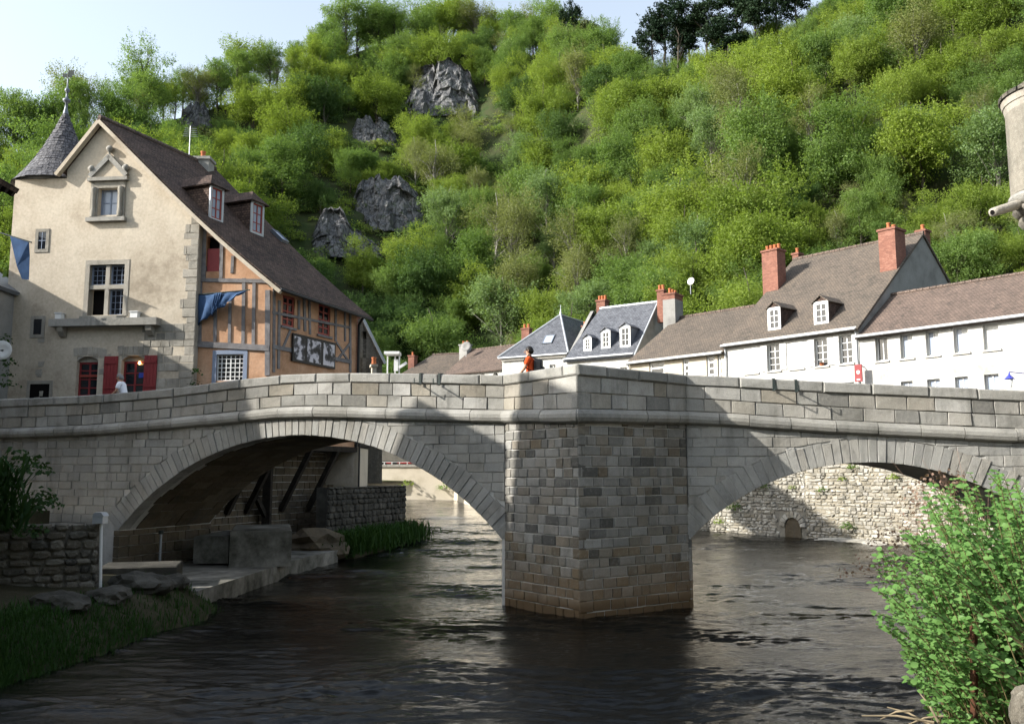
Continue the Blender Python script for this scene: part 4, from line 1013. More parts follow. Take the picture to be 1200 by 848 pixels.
# two dormers with red windows on the river slope
WD2 = Wall((apex.x, apex.y), (apexB.x, apexB.y))       # u along the ridge, N outward to the river
def slope_at(z, u):
    for k in range(200):
        t_ = k / 200; p = rp(t_, 0)
        if p.z < z: return (p - Vector((apex.x, apex.y, p.z))).dot(WD2.N), (p - Vector((apex.x, apex.y, p.z))).dot(WD2.U)
    return 6, 0
for (x0, y0, x1, y1) in ((245, 214, 263, 254), (293.5, 233, 310, 270)):
    d = 3.0
    for _ in range(8):
        uu, zz = WD2.px(x0, y1, d); d = slope_at(zz, uu)[0]
    ub, zt_ = WD2.px(x1, y0, d)[0], WD2.px(x0, y0, d)[1]
    dormer(WD2, uu, max(ub, uu + .8), zz, zt_, d, d - 2.0, house, ZINC, TILE_D, TILE_D, REDF, rise=.55, glass=GLASS_L, hip=.5, over=.18)
nrm = (rp(.75, 1) - rp(.75, 0)).cross(rp(.72, 0) - rp(.78, 0)).normalized(); nrm = nrm if nrm.z > 0 else -nrm
e2 = (rp(.44, 0) - rp(.50, 0)).normalized()
skylight(rp(.47, 0) + S_ * (RL * .93) + nrm * .02, S_, e2, nrm, .5, .8, mroof)
cp = apexB - S_ * 0.9; WC = Wall((cp.x - .3, cp.y), (cp.x + .3, cp.y))
chimney(WC, -.1, .75, apex.z - 1.2, apex.z + .05, -.4, .4, house, SPANDREL, 1)
p = apexB - S_ * 1.4 + Vector((-.3, 0, 0)); an_ = MB(); an_.tube([p + Vector((0, 0, -.2)), p + Vector((0, 0, 1.7))], .025, 6)
for k in range(5): an_.tube([p + Vector((-.35 + k * .02, 0, 1.2 + k * .1)), p + Vector((.35 - k * .02, .1, 1.2 + k * .1))], .012, 5)
an_.build('aerial', ZINC, house)
# --- jetty on struts, seen under the bridge
jb = empty
WB = WS.off(-1.5)                                      # stone wall set back under the jetty
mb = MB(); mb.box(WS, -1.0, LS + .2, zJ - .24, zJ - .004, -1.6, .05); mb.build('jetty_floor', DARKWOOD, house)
wall_part(WB, [(-6, 0.2), (LS + 1, 0.2), (LS + 1, zJ - .25), (-6, zJ - .25)], [], MORTAR, house, .3, 'river_wall')
z = .3
while z < zJ - .3:
    h = rng.uniform(.24, .34); u = -5.5
    while u < LS + .9:
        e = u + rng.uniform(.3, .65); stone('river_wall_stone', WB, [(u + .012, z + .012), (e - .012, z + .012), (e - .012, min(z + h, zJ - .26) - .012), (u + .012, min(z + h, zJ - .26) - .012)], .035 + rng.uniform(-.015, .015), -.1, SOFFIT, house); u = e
    z += h
for k, (uu) in enumerate((-0.6, 0.6, 2.9, 4.9)):
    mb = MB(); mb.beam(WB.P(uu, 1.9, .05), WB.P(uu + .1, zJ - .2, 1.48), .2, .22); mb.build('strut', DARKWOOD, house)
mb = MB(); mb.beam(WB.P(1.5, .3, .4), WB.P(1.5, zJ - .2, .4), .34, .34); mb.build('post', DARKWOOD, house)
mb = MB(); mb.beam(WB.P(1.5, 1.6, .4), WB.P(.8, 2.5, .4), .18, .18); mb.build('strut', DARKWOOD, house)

# cloth hung on a pole in front of the half-timbered gable
cl = empty('hanging_cloth', 'torn blue and white cloth hung on a pole on the half-timbered gable', 'cloth', WT.P(.2, WT.px(235, 345)[1], .2))
a = WT.px(231, 346); b = WT.px(301, 344)
mb = MB(); mb.tube([WT.P(a[0] - .1, a[1], .12), WT.P(b[0], b[1], .75)], .025, 6); mb.build('pole', IRON, cl)
def cloth(name, m, parent, f0, f1, drop0, drop1, seed):
    rs = np.random.RandomState(seed); n, k = 16, 9; v = []; f = []
    for i in range(n + 1):
        s = f0 + (f1 - f0) * i / n; tp = WT.P(a[0] + (b[0] - a[0]) * s, a[1] + (b[1] - a[1]) * s - .02, .12 + .63 * s); dr = drop0 + (drop1 - drop0) * i / n + .06 * math.sin(i * 2.1)
        for j in range(k + 1):
            q = tp + Vector((-.25 * (j / k) * (s), 0, -dr * j / k)) + WT.N * (.07 * math.sin(i * 1.3 + j * .5) * (j / k + .2)); v.append(tuple(q))
    for i in range(n):
        for j in range(k): A = i * (k + 1) + j; f.append((A, A + 1, A + k + 2, A + k + 1))
    mb = MB(); mb.v = v; mb.f = f; mb.sm = True; o = mb.build(name, m, parent); sm = o.modifiers.new('thick', 'SOLIDIFY'); sm.thickness = .012; return o
cloth('blue_cloth', CLOTH_B, cl, .02, .95, 1.3, .1, 2); 
cv = cloth('torn_strip', CLOTH_B, cl, .36, .50, .95, .62, 5); cv.location += WT.N * .06

# small stone house behind the half-timbered wing
sh = empty('stone_cottage', 'small grey stone gable with brick corner behind the half-timbered wing', 'house', atY(430, 437, 47.5))
p0 = atY(404, 430, 47); p1 = atY(450, 430, 47.6); WQ = Wall((p0.x, p0.y), (p1.x, p1.y))
q = [WQ.px(406, 330), WQ.px(424, 372), WQ.px(448, 420), WQ.px(450, 437)]
wall_part(WQ, [(0, 3), (q[3][0], 3), (q[2][0], q[2][1]), (q[1][0], q[1][1]), (0, q[1][1] + 1.1)], [WQ.box(425.5, 388, 429.5, 397)], RUBBLE, sh, .4)
mb = MB(); mb.prism(WQ, [(0, 3), (.55, 3), (.65, q[1][1] - .1), (.9, q[1][1]), (0, q[1][1] + .9)], -.1, .012); mb.build('brick_corner', BRICK, sh)
A0 = WQ.P(q[2][0] + .15, q[2][1] - .25, .1); A1 = WQ.P(q[1][0], q[1][1] + .06, .1); bk = Vector((-1.9, 4.8, 0))
roof_slab([A0, A0 + bk, A1 + bk, A1], .1, TILE_G, sh); mb = MB(); mb.beam(A0 + Vector((0, 0, -.02)), A1 + Vector((0, 0, -.02)), .08, .14); mb.build('verge_board', ZINC, sh)
A2 = WQ.P(-.3, q[1][1] + 1.25, .1); roof_slab([A1, A1 + bk, A2 + bk, A2], .1, TILE_G, sh)
mb = MB(); mb.box(WQ, -.2, q[3][0], 3, q[3][1] - 1, -5, -4.7); mb.build('back_wall', RUBBLE, sh)
c_ = WQ.box(433, 430, 438, 440); chimney(WQ, c_[0], c_[1], c_[2] - 3, c_[3] - .1, .6, 1.0, sh, BEIGE, 1)

# beige shed end and black pole at the jetty's far end (seen through the left arch)
p0 = WS.P(LS + .6, 0, -.4); p1 = atY(419, 560, p0.y + .3)
shd = empty('beige_shed', 'narrow beige building end at the far edge of the jetty', 'building', (p0.x, p0.y, 2.5))
WH = Wall((atY(391, 560, p0.y + .3).x, p0.y + .3), (p1.x, p1.y + .0)); zt = WH.px(410, 523)[1]; zb_ = WH.px(410, 582)[1]
wall_part(WH, [(0, zb_ - 1.5), (WH.L, zb_ - 1.5), (WH.L, zt), (0, zt)], [WH.box(404, 530, 406, 541), WH.box(408, 530, 410, 541)], BEIGE, shd, .2)
mb = MB(); mb.box(WH, 0, WH.L, zb_ - 1.5, zt - .05, -3, -.25); mb.build('rear_wall', BEIGE, shd)
mb = MB(); q = WH.box(388, 528, 395, 566); mb.box(WH, *q, .01, .06); mb.build('white_panel', WHITEP, shd)
mb = MB(); mb.box(WH, -.1, WH.L + .1, zt + .003, zt + .1, -3, .3); mb.build('roof', DARKWOOD, shd)
q = WH.px(421, 590); mb = MB(); mb.tube([WH.P(q[0], q[1] - .3, .3), WH.P(q[0], WH.px(421, 508)[1], .3)], .05, 8); tag(mb.build('metal_pole', BLACK), 'thin black pole standing at the corner of the beige building', 'pole')

# ================================================================== houses across the river
R0, R1, R2, R3 = (26.6, 42.4), (19.9, 50.8), (13.9, 58.0), (8.4, 63.9)
STZ = 4.3
def avgz(W, pts, d=0.0): return sum(W.px(x, y, d)[1] for x, y in pts) / len(pts)
# --- long white house
wh = empty('white_house', 'long white rendered house with plain row of five upper windows on the right', 'house', (R0[0], R0[1], STZ))
W1 = Wall(R1, R0); ze = avgz(W1, [(1012, 391), (1100, 379), (1180, 367)])
ups = [(1026, 397, 1040, 424), (1055, 392, 1069.5, 419.5), (1085, 387.5, 1100, 416.5), (1117.5, 382, 1134.5, 412.5), (1152, 376.5, 1170.5, 409)]
lows = [(1056, 447, 1070, 470), (1087, 444, 1102, 470), (1119.5, 441, 1135, 470), (1154, 438, 1171, 470)]
UP = [W1.box(*b) for b in ups]; zu = (sum(h[2] for h in UP) / 5, sum(h[3] for h in UP) / 5); UP = [(h[0], h[1], zu[0], zu[1]) for h in UP]
LO = [W1.box(*b) for b in lows]; zl = sum(h[3] for h in LO) / 4; LO = [(h[0], h[1], zl - 1.75, zl) for h in LO]
wall_part(W1, [(0, STZ), (W1.L, STZ), (W1.L, ze), (0, ze)], UP + LO, WHITE, wh, .35)
for k, h in enumerate(UP):
    window(W1, h, wh, WHITEP, GLASS if k == 0 else GLASS_L, rec=.22, fw=.07, nx=2, ny=1, sill=CREAMP)
    if k > 0:
        mb = MB(); mb.box(W1, h[0] + .05, h[1] - .05, h[2] + .04, h[3] - .04, -.245, -.235) if k == 4 else mb.box(W1, h[0] + .4, h[1] - .06, h[2] + .05, h[3] - .06, -.245, -.235); mb.build('blind', WHITEP, wh)
for h in LO: window(W1, h, wh, WHITEP, GLASS_L, rec=.2, fw=.07, nx=2, ny=1)
D1 = 8.0
zrid = avgz(W1, [(1047, 347), (1120, 334), (1200, 318)], -D1 / 2)
def gable_roof(W, u0, u1, ze, zr, depth, m, parent, over=.35, th=.14, back=True, ends=.12, ur0=None, ur1=None, sag=0.0):
    k = (zr - ze) / (depth / 2); zo = ze - over * k
    a0 = u0 - ends if ur0 is None else ur0; a1 = u1 + ends if ur1 is None else ur1
    o = roof_slab([W.P(u0 - ends, zo, over), W.P(u1 + ends, zo, over), W.P(a1, zr, -depth / 2), W.P(a0, zr, -depth / 2)], th, m, parent)
    if back: roof_slab([W.P(a0, zr, -depth / 2), W.P(a1, zr, -depth / 2), W.P(u1 + ends, zo, -depth - over), W.P(u0 - ends, zo, -depth - over)], th, m, parent)
    ridge_caps(W.P(a0, zr + .02, -depth / 2), W.P(a1, zr + .02, -depth / 2), TILE_R if m is not SLATE else ZINC, o, int((a1 - a0) / .4))
    return o
def shell(W, u0, u1, ze, zr, depth, m, parent, gm=None):
    for uu, s in ((u0, 1), (u1, -1)):
        WE = Wall(W.P(uu, 0, 0 if s < 0 else -depth).xy, W.P(uu, 0, -depth if s < 0 else 0).xy)
        wall_part(WE, [(0.01, STZ), (depth - .01, STZ), (depth - .01, ze - .08), (depth / 2, zr - .12), (0.01, ze - .08)], [], gm or m, parent, .3, 'gable_wall')
    mb = MB(); mb.box(W, u0, u1, STZ, ze, -depth, -depth + .3); mb.build('back_wall', m, parent)
gable_roof(W1, 0, W1.L - .1, ze, zrid, D1, TILE_R, wh, ends=.1); shell(W1, 0, W1.L, ze, zrid, D1, WHITE, wh)
gutter(W1, 0, W1.L, ze - .22, wh, .42); downpipe(W1, W1.L - .15, STZ, ze - .2, wh); mb = MB(); mb.box(W1, 0.02, W1.L - .02, ze - .3, ze - .1, 0.003, .25); mb.build('eaves_board', CREAMP, wh)
# --- tall house with two brick chimneys and two dormers
th_ = empty('chimney_house', 'white house with two tall brick chimneys and two dormers in its brown roof', 'house', (R1[0], R1[1], STZ))
W2 = Wall(R2, R1); ze2 = avgz(W2, [(858, 398), (930, 391), (1005, 383)])
D2 = 17.0; zr2 = avgz(W2, [(945, 301), (1020, 286), (1085, 272)], -D2 / 2)
wins = [(873, 405, 888, 436), (899.5, 403, 914, 434), (926, 400, 941, 432), (955, 398, 970, 429), (984, 394, 999, 427)]
H2 = [W2.box(*b) for b in wins]; z2 = (sum(h[2] for h in H2) / 5, sum(h[3] for h in H2) / 5); H2 = [(h[0], h[1], *z2) for h in H2]
lo2 = [(h[0], h[1], z2[0] - 3.2, z2[0] - 1.1) for h in H2]
wall_part(W2, [(0, STZ), (W2.L, STZ), (W2.L, ze2), (0, ze2)], H2 + lo2, WHITE, th_, .35)
for k, h in enumerate(H2):
    if k in (0, 2): shutters(W2, h, th_, WHITEP, 0.06, True); mb = MB(); mb.box(W2, h[0] - .1, h[1] + .1, h[2] - .1, h[2] - .004, -.1, .09); mb.build('sill', CREAMP, th_)
    else: window(W2, h, th_, WHITEP, GLASS, rec=.16, fw=.07, nx=2, ny=4, sill=CREAMP)
    if k in (1, 3, 4): shutters(W2, h, th_, WHITEP)
for h in lo2: window(W2, h, th_, WHITEP, GLASS_L, rec=.16, nx=2, ny=3)
h = H2[3]; smooth(MB()).lathe(W2.P((h[0] + h[1]) / 2, h[2], .0), [(.1, 0), (.14, .2), (.15, .2), (0, .2)], 8).build('flower_pot', POT, th_)
uR0 = W2.px(921, 303, -D2 / 2)[0]; uR1 = W2.px(1089, 272, -D2 / 2)[0]
gable_roof(W2, 0, W2.L, ze2, zr2, D2, TILE_G, th_, ends=.1); shell(W2, 0, W2.L, ze2, zr2, D2, WHITE, th_, GREYR)
gutter(W2, 0, W2.L, ze2 - .25, th_, .42); downpipe(W2, .12, STZ, ze2 - .2, th_); downpipe(W2, W2.L - .12, STZ, ze2 - .2, th_)
mb = MB(); mb.box(W2, 0.02, W2.L - .02, ze2 - .34, ze2 - .1, 0.003, .25); mb.build('eaves_board', CREAMP, th_)
def slope_z(ze, zr, depth, d): return ze + (zr - ze) * min(-d, depth + d) / (depth / 2)
def ch_px(W, x0, y0, x1, y1, d, parent, m, pots, wd=.8, ze=0, zr=0, depth=1, **kw):
    u0, u1, z0, z1 = W.box(x0, y0, x1, y1, d); return chimney(W, u0, u1, slope_z(ze, zr, depth, d) - 1.0, z1, d - wd, d, parent, m, pots, **kw)
def dorm_px(W, x0, y0, x1, y1, ze, zr, depth, parent, cheek, roofm, rise=.4, run=2.0, frame=WHITEP, face=WHITEP):
    d = -.6
    for _ in range(10):
        z0 = W.px((x0 + x1) / 2, y1, d)[1]; d = -max(0.05, (z0 - ze) / ((zr - ze) / (depth / 2)))
    u0, u1, z0, z1 = W.box(x0, y0, x1, y1, d)
    return dormer(W, u0 - .05, u1 + .05, z0, z1 + .05, d + .05, d - run, parent, face, cheek, roofm, frame, rise)
def ch2(W, x0, x1, ytop, d, wd, parent, m, pots, ze, zr, depth, zlow=None, **kw):
    u0 = W.px(x0, ytop + 20, d)[0]; u1 = W.px(x1, ytop + 20, d)[0]; z1 = W.px((x0 + x1) / 2, ytop, d)[1]
    return chimney(W, u0, u1, (zlow if zlow else slope_z(ze, zr, depth, d - wd / 2) - 1.2), z1 - .14, d - wd, d, parent, m, pots, **kw)
ch2(W2, 893, 911, 292, -5.0, 1.0, th_, BRICK, 4, ze2, zr2, D2, slope_z(ze2, zr2, D2, -5.0) - .3)
chimney(W2, W2.L - 1.1, W2.L - .02, slope_z(ze2, zr2, D2, -4.9) - .6, W2.px(1047, 268, -4.9)[1], -6.2, -4.9, th_, BRICK, 2)
chimney(W2, W2.L - .75, W2.L - .15, zr2 - 1.2, zr2 + .3, -D2 / 2 - 1.4, -D2 / 2 - .7, th_, BRICK, 1)
ch2(W2, 929, 936, 296, -8.7, .6, th_, BRICK, 1, ze2, zr2, D2)
dorm_px(W2, 901, 361, 914.5, 385.5, ze2, zr2, D2, th_, TILE_D, TILE_G); dorm_px(W2, 955, 354, 970.5, 378.5, ze2, zr2, D2, th_, TILE_D, TILE_G)
# --- low brown-roofed house
lh = empty('low_house', 'low beige house with broad brown tiled roof between slate house and chimney house', 'house', (R2[0], R2[1], STZ))
W3 = Wall(R3, R2); ze3 = avgz(W3, [(752, 421), (800, 415), (850, 408.5)]); D3 = 11.5
zr3 = avgz(W3, [(830, 367), (870, 361)], -D3 / 2)
wins = [(761, 424, 779, 452), (800, 422, 808, 450), (828, 416, 838, 446), (841, 414, 851, 444)]
H3 = [W3.box(*b) for b in wins]; z3 = (sum(h[2] for h in H3) / 4, sum(h[3] for h in H3) / 4); H3 = [(h[0], h[1], *z3) for h in H3]
wall_part(W3, [(0, STZ), (W3.L, STZ), (W3.L, ze3), (0, ze3)], H3, BEIGE, lh, .35)
for h in H3: window(W3, h, lh, WHITEP, GLASS, rec=.1, fw=.16, nx=1, ny=4, bar=.12, sill=CREAMP)
gable_roof(W3, 0, W3.L, ze3, zr3, D3, TILE_G, lh, ends=.05); shell(W3, 0, W3.L, ze3, zr3, D3, BEIGE, lh)
gutter(W3, 0, W3.L, ze3 - .25, lh, .42); downpipe(W3, .1, STZ, ze3 - .2, lh); mb = MB(); mb.box(W3, 0.02, W3.L - .02, ze3 - .3, ze3 - .1, 0.003, .25); mb.build('eaves_board', CREAMP, lh)
# --- slate house with three dormers
S1_, S0_ = (4.3, 70.4), (9.3, 67.0)
slh = empty('slate_house', 'house with steep slate roof and three dormers behind the bridge pier', 'house', (S0_[0], S0_[1], STZ))
W4 = Wall(S1_, S0_); ze4 = avgz(W4, [(669, 417), (710, 414), (747, 411)]); D4 = 8.0; zr4 = avgz(W4, [(718, 360), (768, 354)], -D4 / 2)
wall_part(W4, [(0, STZ), (W4.L, STZ), (W4.L, ze4), (0, ze4)], [W4.box(727, 430, 735, 448), W4.box(690, 432, 698, 450)], WHITE, slh, .35)
for b in ((727, 430, 735, 448), (690, 432, 698, 450)): window(W4, W4.box(*b), slh, WHITEP, GLASS, nx=2, ny=3)
gable_roof(W4, 0, W4.L, ze4, zr4, D4, SLATE, slh, ends=.1, ur0=.9); shell(W4, 0, W4.L, ze4, zr4, D4, GREYR, slh)
gutter(W4, 0, W4.L, ze4 - .25, slh, .42); downpipe(W4, W4.L - .1, STZ, ze4 - .2, slh); mb = MB(); mb.beam(W4.P(W4.L + .12, ze4 - .4, .4), W4.P(W4.L + .12, zr4 + .02, -D4 / 2), .1, .12); mb.build('zinc_verge', ZINC, slh)
for b in ((685, 396, 693, 410), (705.5, 388, 715, 407), (727.5, 383, 738.5, 405.5)): dorm_px(W4, *b, ze4, zr4, D4, slh, LEAD, SLATE, .3, 1.6)
ch2(W4, 699, 709, 351, -4.4, .7, slh, BRICK, 3, ze4, zr4, D4)
ch2(W4, 770, 778, 339, -3.2, .5, slh, BRICK, 2, ze4, zr4, D4); c5 = ch2(W4, 777, 791, 343, -1.6, 1.5, slh, BRICK, 3, ze4, zr4, D4, zr4 - .4)
u0 = W4.px(777, 363, -1.6)[0]; u1 = W4.px(791, 363, -1.6)[0]; mb = MB(); mb.box(W4, u0 - .01, u1 + .01, STZ, zr4 - .4, -3.1, -1.6); mb.build('chimney_base', GREYR, slh)
p = W4.P(u1 + .5, zr4 + .2, -3.5); mb = MB(); mb.tube([p, p + Vector((0, 0, 1.0))], .03, 6); dsh = tag(mb.build('satellite_dish', ZINC), 'white satellite dish on a mast beside the slate house chimneys', 'dish')
def dish(c, nrm, r, parent, m=WHITEP):
    nrm = Vector(nrm).normalized(); a = nrm.cross(Vector((0, 0, 1))).normalized(); b = a.cross(nrm); mb = MB(); rings = [(0, -.12), (.5, -.09), (1, 0), (1, -.02), (.5, -.11)]
    i0 = 0; n = 16
    for rr, dd in rings:
        for j in range(n): an = 2 * math.pi * j / n; mb.v.append(tuple(Vector(c) + (a * math.cos(an) + b * math.sin(an)) * (r * rr + .001) + nrm * dd))
    for k in range(len(rings) - 1):
        for j in range(n): j2 = (j + 1) % n; mb.f.append((k * n + j, k * n + j2, (k + 1) * n + j2, (k + 1) * n + j))
    mb.sm = True; return mb.build('reflector', m, parent)
dish(p + Vector((0, -.15, 1.0)), (-.9, -1, .3), .30, dsh)
# --- hipped slate house
Hh1, Hh0 = (-0.85, 77.0), (4.55, 74.0)
hh_ = empty('hipped_house', 'white house with pointed hipped slate roof behind the orange-shirted person', 'house', (0, 77, STZ))
W5 = Wall(Hh1, Hh0); ze5 = avgz(W5, [(592, 418), (662, 414)]); D5 = 9.0
wall_part(W5, [(0, STZ), (W5.L, STZ), (W5.L, ze5), (0, ze5)], [W5.box(644, 427, 651, 445)], WHITE, hh_, .35); window(W5, W5.box(644, 427, 651, 445), hh_, WHITEP, GLASS, nx=2, ny=3)
mb = MB(); mb.box(W5, W5.L - .3, W5.L - .004, STZ, ze5 - .004, -D5, -.36); mb.build('side_wall', GREYR, hh_); mb = MB(); mb.box(W5, 0, .3, STZ, ze5 - .004, -D5, -.36); mb.build('side_wall', WHITE, hh_)
ua, za = W5.px(657, 369, -3.2); ub, zb2 = W5.px(694, 375, -D5 + 1.5); o_ = .3; zo = ze5 - .05
PTS = [W5.P(-o_, zo, o_), W5.P(W5.L + o_, zo, o_), W5.P(W5.L + o_, zo, -D5), W5.P(-o_, zo, -D5)]; apx = W5.P(ua, za, -3.2); apb = W5.P(ua + .4, za - .1, -D5 + 1)
for pts in ([PTS[0], PTS[1], apx], [PTS[1], PTS[2], apb, apx], [PTS[3], PTS[0], apx, apb], [PTS[2], PTS[3], apb]): roof_slab(pts, .1, SLATE, hh_)
for p_ in (PTS[0], PTS[1]):
    mb = MB(); mb.tube([p_ + Vector((0, 0, .03)), apx + Vector((0, 0, .03))], .09, 6); mb.build('zinc_hip', ZINC, hh_)
mb = MB(); mb.tube([apx + Vector((0, 0, .03)), apb + Vector((0, 0, .03))], .08, 6); mb.build('zinc_hip', ZINC, hh_)
smooth(MB()).lathe(apx, [(.12, 0), (.1, .2), (.04, .4), (.02, .9)], 8).build('roof_finial', ZINC, hh_)
n_ = (PTS[1] - PTS[0]).cross(apx - PTS[0]).normalized(); n_ = n_ if n_.z > 0 else -n_; cc = (PTS[0] + PTS[1]) / 2; up_ = (apx - cc); e2 = (up_ - W5.U * up_.dot(W5.U)).normalized()
tgt = ray(643, 398); tt = (PTS[0] - CAM).dot(n_) / tgt.dot(n_); skylight(CAM + tgt * tt, W5.U, e2, n_, .95, 1.1, hh_)
gutter(W5, -.2, W5.L + .2, ze5 - .1, hh_, .35); mb = MB(); mb.box(W5, .02, W5.L - .02, ze5 - .35, ze5 - .14, .003, .2); mb.build('eaves_board', CREAMP, hh_)
ch2(W5, 611, 620, 384, -5.0, .6, hh_, BRICK, 2, ze5, za, D5, ze5)
mb = MB()
q = W5.P(W5.L + .3, 0, -5); chimney(W5, W5.px(682, 400, -4)[0], W5.px(690, 400, -4)[0], ze5, W5.px(686, 383, -4)[1], -4.6, -4, hh_, BRICK, 2)
# --- low brown roof over a white arcade, and the grey-roofed houses further left
Y0 = 90.0
a0 = atY(523, 436, Y0 + 3); a1 = atY(591, 436, Y0 - 2); W6 = Wall((a0.x, a0.y), (a1.x, a1.y))
ar = empty('arcaded_house', 'low house with white arcade under a brown tiled roof left of the hipped house', 'house', (a0.x, a0.y, STZ))
ze6 = W6.px(560, 433)[1]; zr6 = W6.px(580, 407, -4)[1]; ah = []
zt6 = W6.px(560, 437.5)[1]
for x in (531, 546, 561, 576): q = W6.box(x, 438, x + 9, 470); ah.append((q[0], q[1], q[2], zt6))
wall_part(W6, [(0, STZ), (W6.L, STZ), (W6.L, ze6), (0, ze6)], ah, WHITE, ar, .5)
for h in ah:
    mb = MB(); c = (h[0] + h[1]) / 2; r = (h[1] - h[0]) / 2
    for s in (-1, 1): mb.prism(W6, [(c + s * r, h[3] - .8), (c + s * r, h[3]), (c + s * .1, h[3]), (c + s * r * .7, h[3] - .3)][::s], -.4, -.004)
    mb.build('arch_spandrel', WHITE, ar); window(W6, (h[0], h[1], h[2], h[3] - .05), ar, WHITEP, GLASS, rec=.42, nx=2, ny=3)
gable_roof(W6, 0, W6.L, ze6, zr6, 8, TILE_R, ar, ends=.2); shell(W6, 0, W6.L, ze6, zr6, 8, WHITE, ar)
c6 = ch2(W6, 538, 547, 403, -3.2, .8, ar, GREYR, 2, ze6, zr6, 8)
p = W6.P(W6.px(544, 400, -2)[0], W6.px(541, 404, -2)[1] - .3, -2.3); mb = MB(); mb.tube([p + Vector((0, 0, -1)), p], .03, 6); d6 = tag(mb.build('satellite_dish', ZINC), 'grey satellite dish on the chimney of the arcaded house', 'dish'); dish(p + Vector((0, -.3, .1)), (-.3, -1, .3), .55, d6, GREYR)
a0 = atY(455, 440, Y0 + 6); a1 = atY(536, 440, Y0 + 3.5); W7 = Wall((a0.x, a0.y), (a1.x, a1.y))
gr = empty('grey_roof_house', 'low house with long grey tiled roof behind the left part of the parapet', 'house', (a0.x, a0.y, STZ))
ze7 = W7.px(500, 446)[1]; zr7 = W7.px(520, 415, -4.5)[1]
hw = [W7.box(x, 508, x + 8, 530) for x in (430, 445, 461, 478, 495)]
W7.L += 0
wall_part(W7, [(-6, STZ), (W7.L, STZ), (W7.L, ze7), (-6, ze7)], hw, WHITE, gr, .3)
for h in hw: window(W7, h, gr, WHITEP, GLASS, nx=2, ny=3)
gable_roof(W7, -.2, W7.L, ze7, zr7, 9, TILE_G, gr, ends=.2, ur0=3.2); shell(W7, -6, W7.L, ze7 - 1, zr7 - 2, 9, WHITE, gr)
ch2(W7, 478, 485, 416, -2.4, .9, gr, BRICK, 1, ze7, zr7, 9)
# white canopy on a terrace
p = atY(463, 428, 84); tr = empty('garden_canopy', 'small white garden canopy and screens beside the stone cottage', 'canopy', p)
mb = MB(); s = 84 / F
mb.beam(p + Vector((-12 * s, 0, 14 * s)), p + Vector((6 * s, 0, 14 * s)), 1.5, .25); mb.build('canopy_top', WHITEP, tr)
for x in (-9, 0, 5): 
    mb = MB(); mb.beam(p + Vector((x * s, 0, -20 * s)), p + Vector((x * s, 0, 13 * s)), .12, .12, Vector((0, 1, 0))); mb.build('post', WHITEP, tr)
mb = MB(); mb.beam(p + Vector((-1 * s, -.2, 0)), p + Vector((4 * s, -.2, 0)), .1, 14 * s, Vector((0, 0, 1))); mb.build('screen', WHITEP, tr)
mb = MB(); mb.beam(p + Vector((5 * s, -.2, -3 * s)), p + Vector((14 * s, -.2, 3 * s)), .2, 3 * s); mb.build('screen', WHITEP, tr)
mb = MB(); mb.hexa([p + Vector(v) for v in ((-3, -1, -9), (3, -1, -9), (3, 3, -9), (-3, 3, -9))], [p + Vector(v) for v in ((-3, -1, -1.0), (3, -1, -1.0), (3, 3, -1.0), (-3, 3, -1.0))]); mb.build('terrace_base', RUBBLE, tr)
# railing, red cars on the far quay (seen under the left arch)
WQ7 = Wall(EMB[7], EMB[6]); rl = empty('quay_railing', 'white metal railing on the far quay seen through the left arch', 'railing', (EMB[6][0], EMB[6][1], 4.4))
ur0, ur1 = WQ7.px(405, 540)[0], WQ7.L
n = 14
for k in range(n + 1):
    uu = ur0 + (ur1 - ur0) * k / n; mb = MB(); mb.box(WQ7, uu - .04, uu + .04, 4.47, 5.55, -.3, -.22); mb.build('post', WHITEP, rl)
for zz in (4.7, 5.5):
    mb = MB(); mb.box(WQ7, ur0, ur1, zz, zz + .07, -.21, -.16); mb.build('rail', WHITEP, rl)
mb = MB()
for k in range(int((ur1 - ur0) / .25)): mb.box(WQ7, ur0 + k * .25, ur0 + k * .25 + .03, 4.72, 5.48, -.2, -.17)
mb.build('baluster', WHITEP, rl, 'stuff')
# parked cars behind it
CARRED = m_plain('red_car_paint', (0.30, 0.03, 0.03), .25, .5, var=.05); TYRE = m_plain('tyre', (.015, .015, .015), .8, .2)
def car(p, rz, paint, label):
    c = empty('parked_car', label, 'car', p, 'cars parked on the far quay'); fx = Vector((math.cos(rz), math.sin(rz), 0)); W = Wall((p[0] - fx.x * 2.1, p[1] - fx.y * 2.1), (p[0] + fx.x * 2.1, p[1] + fx.y * 2.1)); z = p[2]
    pr = [(0, .3), (4.2, .3), (4.25, .62), (4.1, .85), (3.2, .95), (.15, .95), (0, .7)]
    mb = MB(); mb.prism(W, [(u, z + q) for u, q in pr], -.85, .85); mb.build('body', paint, c)
    mb = MB(); mb.hexa([W.P(.25, z + .955, .78), W.P(3.2, z + .955, .78), W.P(3.2, z + .955, -.78), W.P(.25, z + .955, -.78)], [W.P(.7, z + 1.42, .6), W.P(2.4, z + 1.42, .6), W.P(2.4, z + 1.42, -.6), W.P(.7, z + 1.42, -.6)]); mb.build('cabin_glass', GLASS, c)
    mb = MB(); mb.hexa([W.P(.66, z + 1.425, .62), W.P(2.44, z + 1.425, .62), W.P(2.44, z + 1.425, -.62), W.P(.66, z + 1.425, -.62)], [W.P(.8, z + 1.48, .5), W.P(2.3, z + 1.48, .5), W.P(2.3, z + 1.48, -.5), W.P(.8, z + 1.48, -.5)]); mb.build('car_roof', paint, c)
    for u in (.8, 3.4):
        for d in (.72, -.88): 
            mb = MB(); mb.tube([W.P(u, z + .31, d), W.P(u, z + .31, d + .18)], .31, 14); mb.build('wheel', TYRE, c)
